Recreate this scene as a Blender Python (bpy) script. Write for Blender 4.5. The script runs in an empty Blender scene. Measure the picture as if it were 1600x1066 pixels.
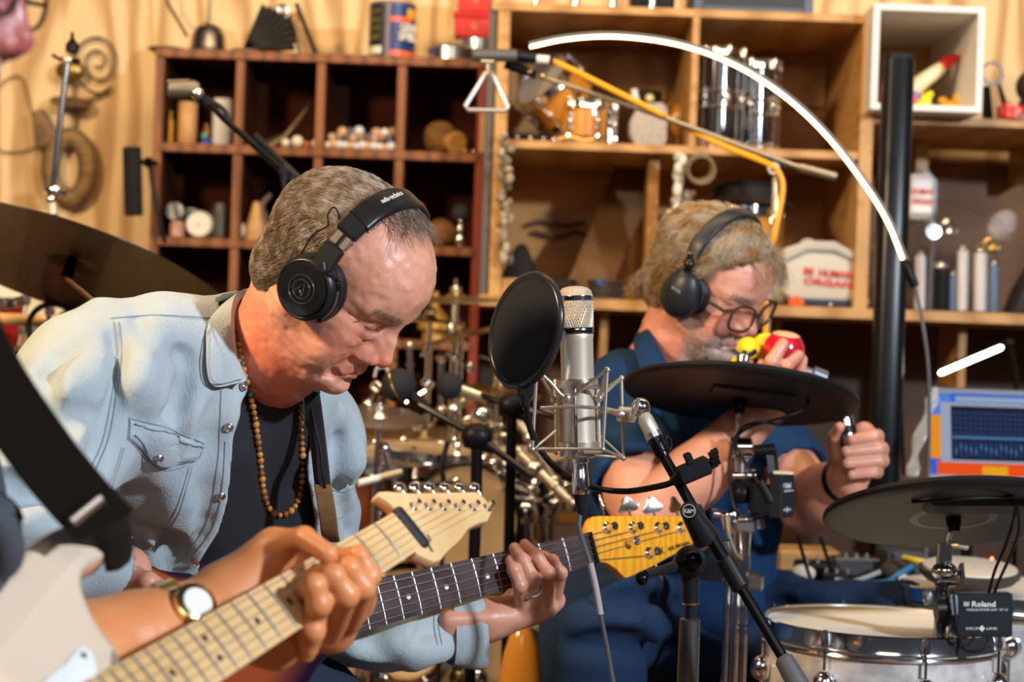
import bpy, math, random
import numpy as np
from mathutils import Vector, Matrix
from mathutils.bvhtree import BVHTree
random.seed(7); rng = np.random.default_rng(7)
sc = bpy.context.scene
COL = sc.collection
# ---------------------------------------------------------------- camera
FPX = 3000.0; ROLL = math.radians(2.05); CAMZ = 1.15
CR = np.array([math.cos(ROLL), 0, math.sin(ROLL)]); CU = np.array([-math.sin(ROLL), 0, math.cos(ROLL)])
CF = np.array([0., 1., 0.]); CC = np.array([0., 0., CAMZ])
cam = bpy.data.cameras.new('camera'); camo = bpy.data.objects.new('camera', cam); COL.objects.link(camo)
camo.matrix_world = Matrix(((CR[0], CU[0], 0, 0), (0, 0, -1, 0), (CR[2], CU[2], 0, CAMZ), (0, 0, 0, 1)))
cam.sensor_width = 36; cam.lens = FPX / 1600 * 36; cam.clip_start = .05
cam.dof.use_dof = True; cam.dof.focus_distance = 2.30; cam.dof.aperture_fstop = 4.9; cam.dof.aperture_blades = 0
sc.camera = camo
# ---------------------------------------------------------------- world, lights, exposure
w = bpy.data.worlds.new('world'); sc.world = w; w.use_nodes = True
w.node_tree.nodes['Background'].inputs[0].default_value = (.62, .66, .8, 1)
w.node_tree.nodes['Background'].inputs[1].default_value = .045
def area(name, loc, to, sx, sy, e, col):
 l = bpy.data.lights.new(name, 'AREA'); l.shape = 'RECTANGLE'; l.size = sx; l.size_y = sy; l.energy = e; l.color = col
 o = bpy.data.objects.new(name, l); COL.objects.link(o); o.location = loc
 o.rotation_euler = (Vector(to) - Vector(loc)).to_track_quat('-Z', 'Y').to_euler(); return o
area('warm_ceiling_lamp', (-1.9, 1.2, 2.6), (0.0, 2.6, 1.0), .35, .35, 84, (1, .72, .42))
area('cool_window_light', (2.3, .3, 2.3), (-.2, 2.7, 1.0), .14, .14, 112, (.78, .88, 1))
area('shelf_lamp', (0.2, 3.0, 2.75), (0.0, 4.9, 1.3), 2.2, .3, 27, (1, .74, .44))
area('room_lamp', (0.3, -.6, 2.4), (0.1, 2.8, 1.0), 1.2, .8, 10, (1, .9, .8))
sc.view_settings.view_transform = 'Standard'; sc.view_settings.look = 'None'
sc.view_settings.exposure = 0.35; sc.view_settings.gamma = 1; sc.view_settings.use_curve_mapping = False
# ---------------------------------------------------------------- helpers
def P(px, py, D): return CC + CF * D + CR * ((px - 800) / FPX * D) + CU * ((533 - py) / FPX * D)
def S(px, D): return px / FPX * D
def A(*a): return np.array(a, dtype=float)
def nrm(v): v = np.asarray(v, float); return v / (np.linalg.norm(v) + 1e-12)
UZ = A(0, 0, 1)
MATS = {}
def M(name, c, rough=.5, metal=0, c2=None, ns=8, stretch=(1, 1, 1), nlo=.35, nhi=.65, bump=0, bs=60, bstretch=None, coat=0, emit=None, es=1,
      alpha=1, trans=0, sss=0, vcol=None, spec=.5, detail=4, sheen=0, ior=1.45, wave=None, rvar=0):
 if name in MATS: return MATS[name]
 m = bpy.data.materials.new(name); m.use_nodes = True; nt = m.node_tree; N = nt.nodes; L = nt.links
 b = N['Principled BSDF']; c = tuple(c) + (1,)
 I = b.inputs
 I['Base Color'].default_value = c; I['Roughness'].default_value = rough; I['Metallic'].default_value = metal
 I['Coat Weight'].default_value = coat; I['Coat Roughness'].default_value = .08; I['Specular IOR Level'].default_value = spec
 I['Transmission Weight'].default_value = trans; I['IOR'].default_value = ior; I['Alpha'].default_value = alpha
 I['Sheen Weight'].default_value = sheen
 if sss: I['Subsurface Weight'].default_value = sss; I['Subsurface Radius'].default_value = (.012, .004, .002); I['Subsurface Scale'].default_value = 1
 if emit: I['Emission Color'].default_value = tuple(emit) + (1,); I['Emission Strength'].default_value = es
 tc = N.new('ShaderNodeTexCoord')
 def noise(scale, st, det=detail):
  mp = N.new('ShaderNodeMapping'); L.new(tc.outputs['Object'], mp.inputs[0]); mp.inputs['Scale'].default_value = st
  n = N.new('ShaderNodeTexNoise'); n.inputs['Scale'].default_value = scale; n.inputs['Detail'].default_value = det
  L.new(mp.outputs[0], n.inputs['Vector']); return n
 src = None
 if vcol:
  a = N.new('ShaderNodeAttribute'); a.attribute_name = vcol; src = a.outputs['Color']
 if wave:
  mp = N.new('ShaderNodeMapping'); L.new(tc.outputs['Object'], mp.inputs[0]); mp.inputs['Scale'].default_value = wave[1]
  wv = N.new('ShaderNodeTexWave'); wv.inputs['Scale'].default_value = wave[0]; wv.inputs['Distortion'].default_value = wave[2]
  wv.inputs['Detail'].default_value = 3; wv.inputs['Detail Scale'].default_value = 1.2; L.new(mp.outputs[0], wv.inputs['Vector'])
  nfac = wv.outputs['Fac']
 elif c2: nfac = noise(ns, stretch).outputs['Fac']
 if c2:
  r = N.new('ShaderNodeMapRange'); r.inputs[1].default_value = nlo; r.inputs[2].default_value = nhi; L.new(nfac, r.inputs[0])
  mx = N.new('ShaderNodeMix'); mx.data_type = 'RGBA'; L.new(r.outputs[0], mx.inputs['Factor'])
  if src: mx.blend_type = 'MULTIPLY'; L.new(src, mx.inputs['A']); mx.inputs['B'].default_value = tuple(c2) + (1,)
  else: mx.inputs['A'].default_value = c; mx.inputs['B'].default_value = tuple(c2) + (1,)
  src = mx.outputs['Result']
 if src: L.new(src, I['Base Color'])
 if bump:
  n = noise(bs, bstretch or (1, 1, 1), 3); bp = N.new('ShaderNodeBump'); bp.inputs['Strength'].default_value = bump
  bp.inputs['Distance'].default_value = .002; L.new(n.outputs['Fac'], bp.inputs['Height']); L.new(bp.outputs[0], I['Normal'])
 if rvar:
  n = noise(9, (1, 1, 1)); r = N.new('ShaderNodeMapRange'); r.inputs[3].default_value = rough - rvar; r.inputs[4].default_value = rough + rvar
  L.new(n.outputs['Fac'], r.inputs[0]); L.new(r.outputs[0], I['Roughness'])
 MATS[name] = m; return m
def frame_of(axis, ref=None):
 a = nrm(axis); ref = A(0, 0, 1) if ref is None else np.asarray(ref, float)
 if abs(a @ nrm(ref)) > .97: ref = A(1, 0, 0) if abs(a[0]) < .9 else A(0, 1, 0)
 u = nrm(np.cross(ref, a)); v = np.cross(a, u); return u, v, a
def catmull(pts, n=6):
 p = [np.asarray(q, float) for q in pts]; p = [2 * p[0] - p[1]] + p + [2 * p[-1] - p[-2]]; out = []
 for i in range(1, len(p) - 2):
  a, b, c, d = p[i - 1:i + 3]
  for j in range(n):
   t = j / n; out.append(.5 * (2 * b + (c - a) * t + (2 * a - 5 * b + 4 * c - d) * t * t + (3 * b - a - 3 * c + d) * t ** 3))
 out.append(p[-2]); return out
def wpos(o):
 l = A(0, 0, 0)
 while o is not None: l = l + np.array(o.location); o = o.parent
 return l
class MB:
 def __init__(s): s.v = []; s.f = []; s.mi = []; s.n = 0; s.m = 0
 def add(s, v, f):
  v = np.asarray(v, float).reshape(-1, 3); s.v.append(v)
  for q in f: s.f.append([i + s.n for i in q]); s.mi.append(s.m)
  s.n += len(v); return s
 def box(s, c, sz, R=None, b=.0):
  c = np.asarray(c, float); h = np.asarray(sz, float) / 2; R = np.eye(3) if R is None else np.asarray(R)   # R rows = axes
  b = min(b, h.min() * .9)
  if b <= 0:
   v = [((i & 1) * 2 - 1, (i >> 1 & 1) * 2 - 1, (i >> 2 & 1) * 2 - 1) for i in range(8)]
   v = (np.array(v) * h) @ R + c
   return s.add(v, [(0, 2, 3, 1), (4, 5, 7, 6), (0, 1, 5, 4), (2, 6, 7, 3), (0, 4, 6, 2), (1, 3, 7, 5)])
  V = []; idx = {}
  for i in range(8):
   sg = np.array(((i & 1) * 2 - 1, (i >> 1 & 1) * 2 - 1, (i >> 2 & 1) * 2 - 1), float)
   for a in range(3):
    q = sg * (h - b); q[a] = sg[a] * h[a]; idx[i, a] = len(V); V.append(q)
  F = []
  for a, (bb, cc) in enumerate(((1, 2), (2, 0), (0, 1))):
   for sg in (0, 1):
    o = [0, 1 << bb, (1 << bb) | (1 << cc), 1 << cc]; o = [x | (sg << a) for x in o]
    q = [idx[x, a] for x in o]; F.append(q if sg else q[::-1])
  for a in range(3):
   bb, cc = (a + 1) % 3, (a + 2) % 3
   for sb in (0, 1):
    for s2 in (0, 1):
     i0 = (sb << bb) | (s2 << cc); i1 = i0 | (1 << a)
     F.append([idx[i0, bb], idx[i1, bb], idx[i1, cc], idx[i0, cc]])
  for i in range(8): F.append([idx[i, 0], idx[i, 1], idx[i, 2]])
  V = np.array(V)
  G = []
  for q in F:
   p = V[q]; nn = np.cross(p[1] - p[0], p[2] - p[0]); G.append(q if nn @ p.mean(0) > 0 else q[::-1])
  return s.add(V @ R + c, G)
 def tube(s, pts, r, n=10, caps=True, closed=False, flat=1, ref=None):
  p = np.array(pts, float); k = len(p); rr = np.broadcast_to(np.asarray(r, float), (k,))
  t = np.gradient(p, axis=0) if not closed else np.roll(p, -1, 0) - np.roll(p, 1, 0)
  u, v, a = frame_of(t[0], ref); V = []
  for i in range(k):
   a = nrm(t[i]); u = nrm(u - a * (u @ a)); v = np.cross(a, u)
   ang = np.arange(n) * 2 * math.pi / n
   V.append(p[i] + rr[i] * (np.cos(ang)[:, None] * u + flat * np.sin(ang)[:, None] * v))
  F = []
  for i in range(k if closed else k - 1):
   i2 = (i + 1) % k
   for j in range(n): F.append((i * n + j, i * n + (j + 1) % n, i2 * n + (j + 1) % n, i2 * n + j))
  if caps and not closed: F.append(tuple(range(n))[::-1]); F.append(tuple((k - 1) * n + j for j in range(n)))
  return s.add(np.concatenate(V), F)
 def cyl(s, a, b, r, r2=None, n=20): return s.tube([a, b], [r, r if r2 is None else r2], n)
 def lathe(s, prof, o, axis=UZ, n=32, ref=None, sx=1, sy=1):
  u, v, a = frame_of(axis, ref); o = np.asarray(o, float); V = []; F = []; k = len(prof)
  ang = np.arange(n) * 2 * math.pi / n; ring = np.cos(ang)[:, None] * u * sx + np.sin(ang)[:, None] * v * sy
  for r, h in prof: V.append(o + a * h + max(r, 1e-5) * ring)
  for i in range(k - 1):
   for j in range(n): F.append((i * n + j, i * n + (j + 1) % n, (i + 1) * n + (j + 1) % n, (i + 1) * n + j))
  if prof[0][0] > 1e-4: F.append(tuple(range(n))[::-1])
  if prof[-1][0] > 1e-4: F.append(tuple((k - 1) * n + j for j in range(n)))
  return s.add(np.concatenate(V), F)
 def sph(s, c, r, R=None, nu=20, nv=12):
  r = np.broadcast_to(np.asarray(r, float), (3,)); R = np.eye(3) if R is None else np.asarray(R); V = []; F = []
  for i in range(nv + 1):
   th = math.pi * i / nv
   for j in range(nu): ph = 2 * math.pi * j / nu; V.append((math.sin(th) * math.cos(ph), math.sin(th) * math.sin(ph), math.cos(th)))
  for i in range(nv):
   for j in range(nu): F.append((i * nu + j, (i + 1) * nu + j, (i + 1) * nu + (j + 1) % nu, i * nu + (j + 1) % nu))
  return s.add((np.array(V) * r) @ R + np.asarray(c, float), F)
 def torus(s, c, axis, R, r, n=32, m=10, a0=0, a1=360, flat=1):
  u, v, a = frame_of(axis); full = a1 - a0 >= 360; k = n if full else n + 1
  pts = [np.asarray(c, float) + R * (math.cos(t) * u + math.sin(t) * v) for t in [math.radians(a0 + (a1 - a0) * i / n) for i in range(k)]]
  return s.tube(pts, r, m, closed=full, ref=a, flat=flat)
 def prism(s, poly, o, u, v, depth, b=0):
  o = np.asarray(o, float); u = np.asarray(u, float); v = np.asarray(v, float); w_ = nrm(np.cross(u, v)); p = np.array(poly, float); n = len(p)
  area_ = np.sum(p[:, 0] * np.roll(p[:, 1], -1) - np.roll(p[:, 0], -1) * p[:, 1])
  if area_ < 0: p = p[::-1]
  base = o + p[:, :1] * u + p[:, 1:] * v
  if b <= 0:
   return s.add(np.concatenate([base, base + w_ * depth]), [tuple(range(n))[::-1], tuple(range(n, 2 * n))] + [(i, (i + 1) % n, n + (i + 1) % n, n + i) for i in range(n)])
  e1 = p - np.roll(p, 1, 0); e2 = np.roll(p, -1, 0) - p
  n1 = np.stack([-e1[:, 1], e1[:, 0]], 1); n2 = np.stack([-e2[:, 1], e2[:, 0]], 1)
  nn = n1 / (np.linalg.norm(n1, axis=1, keepdims=True) + 1e-9) + n2 / (np.linalg.norm(n2, axis=1, keepdims=True) + 1e-9)
  nn /= (np.linalg.norm(nn, axis=1, keepdims=True) + 1e-9); L = []
  for ins, dd in ((b, 0), (b * .3, b * .3), (0, b), (0, depth - b), (b * .3, depth - b * .3), (b, depth)):
   q = p + nn * ins; L.append(o + q[:, :1] * u + q[:, 1:] * v + w_ * dd)
  F = [tuple(range(n))[::-1], tuple(range(5 * n, 6 * n))]
  for k in range(5): F += [(k * n + i, k * n + (i + 1) % n, (k + 1) * n + (i + 1) % n, (k + 1) * n + i) for i in range(n)]
  return s.add(np.concatenate(L), F)
 def raw(s, V, F): return s.add(V, F)
 def build(s, name, mat, parent=None, sharp=35, at=None, vc=None):
  V = np.concatenate(s.v); me = bpy.data.meshes.new(name)
  off = wpos(parent) if parent is not None else A(0, 0, 0)
  loc = A(0, 0, 0)
  if parent is None: loc = A(V[:, 0].mean(), V[:, 1].mean(), V[:, 2].min()) if at is None else np.asarray(at, float)
  V = V - off - loc
  me.from_pydata(V.tolist(), [], s.f)
  mats = mat if isinstance(mat, (list, tuple)) else [mat]
  for m in mats: me.materials.append(m)
  if len(mats) > 1: me.polygons.foreach_set('material_index', s.mi)
  me.polygons.foreach_set('use_smooth', [True] * len(s.f)); me.set_sharp_from_angle(angle=math.radians(sharp))
  if vc is not None:
   at_ = me.color_attributes.new('Col', 'FLOAT_COLOR', 'POINT'); at_.data.foreach_set('color', np.asarray(vc, dtype=np.float32).ravel())
  me.validate(); me.update()
  o = bpy.data.objects.new(name, me); COL.objects.link(o); o.parent = parent; o.location = loc; return o
def tag(o, label=None, cat=None, group=None, kind=None):
 if label: o['label'] = label
 if cat: o['category'] = cat
 if group: o['group'] = group
 if kind: o['kind'] = kind
 return o
def thing(name, loc, label, cat, group=None):
 o = bpy.data.objects.new(name, None); COL.objects.link(o); o.location = tuple(loc); o.empty_display_size = .05
 return tag(o, label, cat, group)
def copy_thing(o, loc, label=None):
 c = o.copy(); COL.objects.link(c); c.location = tuple(loc)
 if label: c['label'] = label
 for ch in o.children:
  d = ch.copy(); COL.objects.link(d); d.parent = c
  for g in ch.children: e = g.copy(); COL.objects.link(e); e.parent = d
 return c
def struct(o): o['kind'] = 'structure'; return o
def text(s_, o, u, v, width=None, height=None, ext=.0006, mat=None, name='lettering', parent=None, bold=0):
 cu = bpy.data.curves.new(name, 'FONT'); cu.body = s_; cu.extrude = 0; cu.size = 1; cu.align_x = 'CENTER'; cu.align_y = 'CENTER'; cu.offset = bold; cu.resolution_u = 3
 t = bpy.data.objects.new(name, cu); COL.objects.link(t); dg = bpy.context.evaluated_depsgraph_get()
 me = bpy.data.meshes.new_from_object(t.evaluated_get(dg)); bpy.data.objects.remove(t); bpy.data.curves.remove(cu)
 V = np.array([q.co[:] for q in me.vertices]); F = [tuple(p.vertices) for p in me.polygons]; bpy.data.meshes.remove(me)
 V[:, :2] -= (V[:, :2].max(0) + V[:, :2].min(0)) / 2; ex = V[:, :2].max(0) - V[:, :2].min(0)
 sx = width / ex[0] if width else height / ex[1]; sy = height / ex[1] if height else sx
 u = nrm(u); v = nrm(v); w_ = np.cross(u, v)
 front = np.asarray(o) + V[:, :1] * sx * u + V[:, 1:2] * sy * v + w_ * ext; mb = MB(); n = len(V)
 cnt = {}
 for f in F:
  for a, b in zip(f, f[1:] + f[:1]): cnt[a, b] = 1
 side = [(b, a, a + n, b + n) for (a, b) in cnt if (b, a) not in cnt]
 mb.add(np.concatenate([front, front - w_ * ext]), F + side)
 return mb.build(name, mat, parent)
# ---------------------------------------------------------------- signed-distance sculpting -> one continuous mesh
class SDF:
 def __init__(s, lo, hi, vox):
  s.lo = np.array(lo, float); s.vox = vox; s.n = np.ceil((np.array(hi, float) - s.lo) / vox).astype(int) + 1
  s.ax = [(s.lo[i] + vox * np.arange(s.n[i])).astype(np.float32) for i in range(3)]
  s.F = np.full(tuple(s.n), .3, np.float32)
 def sub(s, lo, hi, pad):
  sl = []
  for i in range(3):
   a = int(max(0, math.floor((lo[i] - pad - s.lo[i]) / s.vox))); b = int(min(s.n[i], math.ceil((hi[i] + pad - s.lo[i]) / s.vox) + 1))
   if b <= a: return None
   sl.append(slice(a, b))
  return tuple(sl)
 def apply(s, fn, lo, hi, k, op):
  sl = s.sub(lo, hi, max(k * 1.2, 3 * s.vox) + .002)
  if sl is None: return
  X = s.ax[0][sl[0]][:, None, None]; Y = s.ax[1][sl[1]][None, :, None]; Z = s.ax[2][sl[2]][None, None, :]
  d = fn(X, Y, Z); f = s.F[sl]
  if op == 'u':
   if k > 0: h = np.maximum(k - np.abs(f - d), 0) / k; f = np.minimum(f, d) - h * h * k * .25
   else: f = np.minimum(f, d)
  elif op == 's':
   if k > 0: h = np.maximum(k - np.abs(f + d), 0) / k; f = np.maximum(f, -d) + h * h * k * .25
   else: f = np.maximum(f, -d)
  s.F[sl] = f
 def ell(s, c, r, k=.01, R=None, op='u'):
  c = np.asarray(c, float); r = np.broadcast_to(np.asarray(r, float), (3,)).copy(); m = r.max() if R is not None else None
  ext = A(m, m, m) if R is not None else r
  def fn(X, Y, Z):
   x, y, z = X - c[0], Y - c[1], Z - c[2]
   if R is not None: x, y, z = [R[i][0] * x + R[i][1] * y + R[i][2] * z for i in range(3)]
   k0 = np.sqrt((x / r[0]) ** 2 + (y / r[1]) ** 2 + (z / r[2]) ** 2); k1 = np.sqrt((x / r[0] ** 2) ** 2 + (y / r[1] ** 2) ** 2 + (z / r[2] ** 2) ** 2)
   return np.where(k0 < 1e-3, -r.min(), k0 * (k0 - 1) / (k1 + 1e-6)).astype(np.float32)
  s.apply(fn, c - ext, c + ext, k, op)
 def cap(s, a, b, ra, rb=None, k=.01, op='u', flat=None):
  a = np.asarray(a, float); b = np.asarray(b, float); rb = ra if rb is None else rb; ba = b - a; L2 = ba @ ba + 1e-12; m = max(ra, rb)
  if flat: m = m * max(1, flat[1])
  def fn(X, Y, Z):
   x, y, z = X - a[0], Y - a[1], Z - a[2]; h = np.clip((x * ba[0] + y * ba[1] + z * ba[2]) / L2, 0, 1)
   x, y, z = x - h * ba[0], y - h * ba[1], z - h * ba[2]
   if flat:     # (axis, stretch): wider along that axis
    ax, st = nrm(flat[0]), flat[1]; q = (x * ax[0] + y * ax[1] + z * ax[2]) * (1 / st - 1); x, y, z = x + q * ax[0], y + q * ax[1], z + q * ax[2]
   return (np.sqrt(x * x + y * y + z * z) - (ra + (rb - ra) * h)).astype(np.float32)
  s.apply(fn, np.minimum(a, b) - m, np.maximum(a, b) + m, k, op)
 def chain(s, pts, rs, k=.01, kj=None, op='u', flat=None):
  for i in range(len(pts) - 1): s.cap(pts[i], pts[i + 1], rs[i], rs[i + 1], k if i == 0 else (kj if kj is not None else k), op, flat)
 def mesh(s):
  F = s.F; I = F < 0; n = F.shape
  c = np.zeros((n[0] - 1, n[1] - 1, n[2] - 1), np.int8)
  for i in (0, 1):
   for j in (0, 1):
    for k in (0, 1): c += I[i:n[0] - 1 + i, j:n[1] - 1 + j, k:n[2] - 1 + k]
  act = (c > 0) & (c < 8); idx = np.full(act.shape, -1, np.int32); ijk = np.argwhere(act); idx[act] = np.arange(len(ijk))
  val = {}
  for q in range(8):
   o = np.array([q & 1, q >> 1 & 1, q >> 2 & 1]); t = ijk + o; val[q] = F[t[:, 0], t[:, 1], t[:, 2]]
  acc = np.zeros((len(ijk), 3)); cnt = np.zeros(len(ijk))
  for q in range(8):
   for a in range(3):
    if q >> a & 1: continue
    r = q | (1 << a); va, vb = val[q], val[r]; m = (va < 0) != (vb < 0); t = np.where(m, va / (va - vb + 1e-20), 0)
    o = np.array([q & 1, q >> 1 & 1, q >> 2 & 1], float); p = np.tile(o, (len(ijk), 1)); p[:, a] += t
    acc[m] += p[m]; cnt[m] += 1
  V = s.lo + s.vox * (ijk + acc / cnt[:, None]); Q = []
  for a in range(3):
   b, d = (a + 1) % 3, (a + 2) % 3
   sl0 = [slice(None)] * 3; sl1 = [slice(None)] * 3; sl0[a] = slice(0, n[a] - 1); sl1[a] = slice(1, n[a])
   e = I[tuple(sl0)] != I[tuple(sl1)]; pos = np.argwhere(e)
   pos = pos[(pos[:, b] > 0) & (pos[:, d] > 0) & (pos[:, b] < n[b] - 1) & (pos[:, d] < n[d] - 1)]
   ib = np.zeros(3, int); ib[b] = 1; idd = np.zeros(3, int); idd[d] = 1
   g = lambda p: idx[p[:, 0], p[:, 1], p[:, 2]]
   q = np.stack([g(pos - ib - idd), g(pos - idd), g(pos), g(pos - ib)], 1)
   ins = I[pos[:, 0], pos[:, 1], pos[:, 2]]; q[~ins] = q[~ins][:, ::-1]; Q.append(q)
  return V, np.concatenate(Q)
def largest(V, Q, mask=False):
 lab = np.arange(len(V))
 for _ in range(2000):
  m = lab[Q].min(1); new = lab.copy(); [np.minimum.at(new, Q[:, i], m) for i in range(4)]; new = new[new]
  if (new == lab).all(): break
  lab = new
 u, c = np.unique(lab, return_counts=True); keep = lab == u[c.argmax()]; ix = np.cumsum(keep) - 1; r_ = (V[keep], ix[Q[keep[Q].all(1)]]); return r_ + (keep,) if mask else r_
def big_mesh(name, V, Q, mat, parent=None, vc=None, at=None, relax=1):
 if relax:
  for _ in range(relax):
   acc = np.zeros_like(V); cnt = np.zeros(len(V))
   for a, b in ((0, 1), (1, 2), (2, 3), (3, 0)):
    np.add.at(acc, Q[:, a], V[Q[:, b]]); np.add.at(cnt, Q[:, a], 1); np.add.at(acc, Q[:, b], V[Q[:, a]]); np.add.at(cnt, Q[:, b], 1)
   V = V + .5 * (acc / np.maximum(cnt, 1)[:, None] - V)
 off = wpos(parent) if parent is not None else A(0, 0, 0); loc = A(0, 0, 0)
 if parent is None: loc = A(V[:, 0].mean(), V[:, 1].mean(), V[:, 2].min()) if at is None else np.asarray(at, float)
 me = bpy.data.meshes.new(name); W = V - off - loc
 me.vertices.add(len(W)); me.vertices.foreach_set('co', W.astype(np.float32).ravel())
 me.loops.add(Q.size); me.loops.foreach_set('vertex_index', Q.astype(np.int32).ravel())
 me.polygons.add(len(Q)); me.polygons.foreach_set('loop_start', np.arange(0, Q.size, 4, dtype=np.int32))
 me.polygons.foreach_set('use_smooth', np.ones(len(Q), bool)); me.materials.append(mat); me.update(calc_edges=True); me.validate()
 if vc is not None:
  c4 = np.ones((len(V), 4), np.float32); c4[:, :3] = vc
  at_ = me.color_attributes.new('Col', 'FLOAT_COLOR', 'POINT'); at_.data.foreach_set('color', c4.ravel())
 o = bpy.data.objects.new(name, me); COL.objects.link(o); o.parent = parent; o.location = loc; return o, V
class Surf:                                     # a sculpted surface that seams, pockets and buttons are laid onto
 def __init__(s, V, Q): s.t = BVHTree.FromPolygons(V.tolist(), Q.tolist())
 def hit(s, px, py, off=0.0):
  d = Vector(nrm(P(px, py, 1) - CC)); r = s.t.ray_cast(Vector(CC), d)
  if r[0] is None: return None
  n = np.array(r[1]); n = n if n @ np.array(d) < 0 else -n
  return np.array(r[0]) + n * off, n
 def path(s, pts, off=0, n=8):
  q = catmull([A(p[0], p[1], 0) for p in pts], n); h = [s.hit(a[0], a[1], off) for a in q]; return [x for x in h if x]
 def near(s, p, off=0.0):
  r = s.t.find_nearest(Vector(p)); n = np.array(r[1]); return np.array(r[0]) + n * off, n
UY = A(0, 1, 0); UX = A(1, 0, 0)
def flat(name, c, rough=.5, metal=0, **k): return M(name, c, rough, metal, **k)
# ================================================================ the room
ply = M('plywood_wall', (.86, .61, .31), .6, c2=(.46, .235, .07), wave=(1.5, (2.4, 1, .5), 14), nlo=.35, nhi=1.15, bump=.1)
pine = M('pine_board', (.52, .285, .095), .5, c2=(.37, .18, .05), wave=(3, (1, 3, 9), 4), nlo=.3, nhi=1)
pine_back = M('orange_plywood', (.55, .27, .07), .5, c2=(.36, .155, .033), wave=(1.3, (.6, 1, 3.2), 7), nlo=.3, nhi=1)
dkwood = M('stained_frame_wood', (.25, .085, .024), .5, c2=(.13, .042, .013), wave=(2, (4, 4, 1.5), 5), nlo=.3, nhi=1)
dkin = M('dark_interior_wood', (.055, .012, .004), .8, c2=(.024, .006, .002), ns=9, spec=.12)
redwood = M('red_brown_panel', (.24, .035, .012), .4)
white = M('white_paint', (.72, .70, .68), .45)
chrome = M('chrome', (.82, .82, .83), .11, 1)
steel = M('brushed_steel', (.55, .54, .53), .3, 1)
blackp = M('black_plastic', (.005, .005, .006), .42, spec=.2)
blackm = M('black_metal', (.010, .010, .012), .25, .6, spec=.4)
rubber = M('black_rubber', (.010, .010, .011), .55, spec=.3)
gold = M('brass', (.75, .48, .16), .28, 1)
cream = M('drum_head', (.78, .62, .38), .45, c2=(.66, .47, .24), ns=5)
floor = struct(MB().box((0, 2.2, -.03), (8, 6.4, .06)).build('floor', M('floor_boards', (.20, .10, .045), .4, c2=(.13, .06, .03), wave=(2, (3, .5, 1), 3))))
wall = struct(MB().box((0, 4.92, 1.4), (8, .08, 2.8)).build('wall_back', ply))
# ---------------------------------------------------------------- dark cubby unit
def on(px, D, z):
 a = (px - 800) / FPX * D; b = (z - CAMZ - CR[2] * a) / CU[2]; return CC + CF * D + CR * a + CU * b
CX0 = P(243, 76, 4.5)[0]; CX1 = P(762, 100, 4.5)[0]; CZT = P(243, 74, 4.5)[2]; ROW = .2212; CT = .021
pitch = (CX1 - CX0 - CT) / 4
def row_z(i): return CZT - ROW * i               # top face of shelf i (0 = the top board)
cub = thing('cubby_shelf', ((CX0 + CX1) / 2, 4.62, 0), 'dark stained wooden cubby shelf of square compartments against the plywood wall', 'shelf')
CD = 4.61
for i in range(9):
 zt = row_z(i)
 if zt > .05: MB().box(((CX0 + CX1) / 2, CD, zt - CT / 2), (CX1 - CX0 - (0 if i == 0 else .03), .22, CT), b=.0015).build('shelf_board', dkwood, cub)
for j in range(5):
 x = CX0 + CT / 2 + j * pitch
 MB().box((x, CD + .002, (CZT - CT) / 2), (CT, .212, CZT - CT), b=.0015).build('upright', dkwood if j < 4 else redwood, cub)
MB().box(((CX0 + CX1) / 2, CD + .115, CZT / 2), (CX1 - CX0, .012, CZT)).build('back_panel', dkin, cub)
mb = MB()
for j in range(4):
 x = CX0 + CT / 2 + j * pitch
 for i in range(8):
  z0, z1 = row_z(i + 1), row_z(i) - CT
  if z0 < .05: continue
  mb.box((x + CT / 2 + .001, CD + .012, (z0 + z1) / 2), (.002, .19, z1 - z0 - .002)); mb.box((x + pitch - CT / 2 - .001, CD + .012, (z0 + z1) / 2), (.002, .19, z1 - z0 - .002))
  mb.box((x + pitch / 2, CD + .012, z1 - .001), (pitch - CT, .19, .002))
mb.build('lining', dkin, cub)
# ---------------------------------------------------------------- light plywood cabinet
LF = 4.3; LB = 4.84
def LX(px, py=250): return P(px, py, LF)[0]
BT = P(1000, 470, LF)[2]                        # top of the long bottom board
topz = P(1090, 14, LF)[2]; midz = P(1078, 228, LF)[2]
x0, xd, x1 = LX(775, 120), LX(1080, 120), LX(1352, 250)
cab = thing('plywood_cabinet', ((x0 + x1) / 2, LF + .2, BT), 'light plywood cabinet of open bays holding drums behind the arc lamp', 'cabinet')
bd = .5; yc = LF + bd / 2
MB().box(((x0 + x1) / 2, yc, topz - .009), (x1 - x0 + .03, bd, .018), b=.001).build('top_board', pine, cab)
MB().box((x0 + .014, yc, (BT + topz - .018) / 2), (.028, bd - .004, topz - .018 - BT), b=.001).build('upright', pine, cab)
MB().box((x1 + .001, yc, (BT + topz - .018) / 2), (.03, bd - .004, topz - .018 - BT), b=.001).build('upright', pine, cab)
MB().box((xd + .008, yc, (midz + topz - .018) / 2), (.016, bd - .004, topz - .018 - midz), b=.001).build('upright', pine, cab)
MB().box(((x0 + x1) / 2, yc, midz - .009), (x1 - x0 - .032, bd - .004, .018), b=.001).build('shelf_board', pine, cab)
MB().box((LX(1022, 360) + .0, LF + .12, (BT + midz - .018) / 2), (.024, .1, midz - .018 - BT - .001), b=.001).build('brace', pine, cab)
MB().box(((x0 + x1) / 2, LF + bd + .006, (BT + topz) / 2), (x1 - x0, .01, topz - BT)).build('back_panel', pine_back, cab)
MB().box(((x0 + xd) / 2 + .02, LF + bd - .012, topz - .09), (xd - x0 - .08, .018, .11)).build('cleat', pine, cab)
MB().box(((xd + x1) / 2 + .02, LF + bd - .012, topz - .10), (x1 - xd - .08, .018, .10)).build('cleat', pine, cab)
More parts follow.
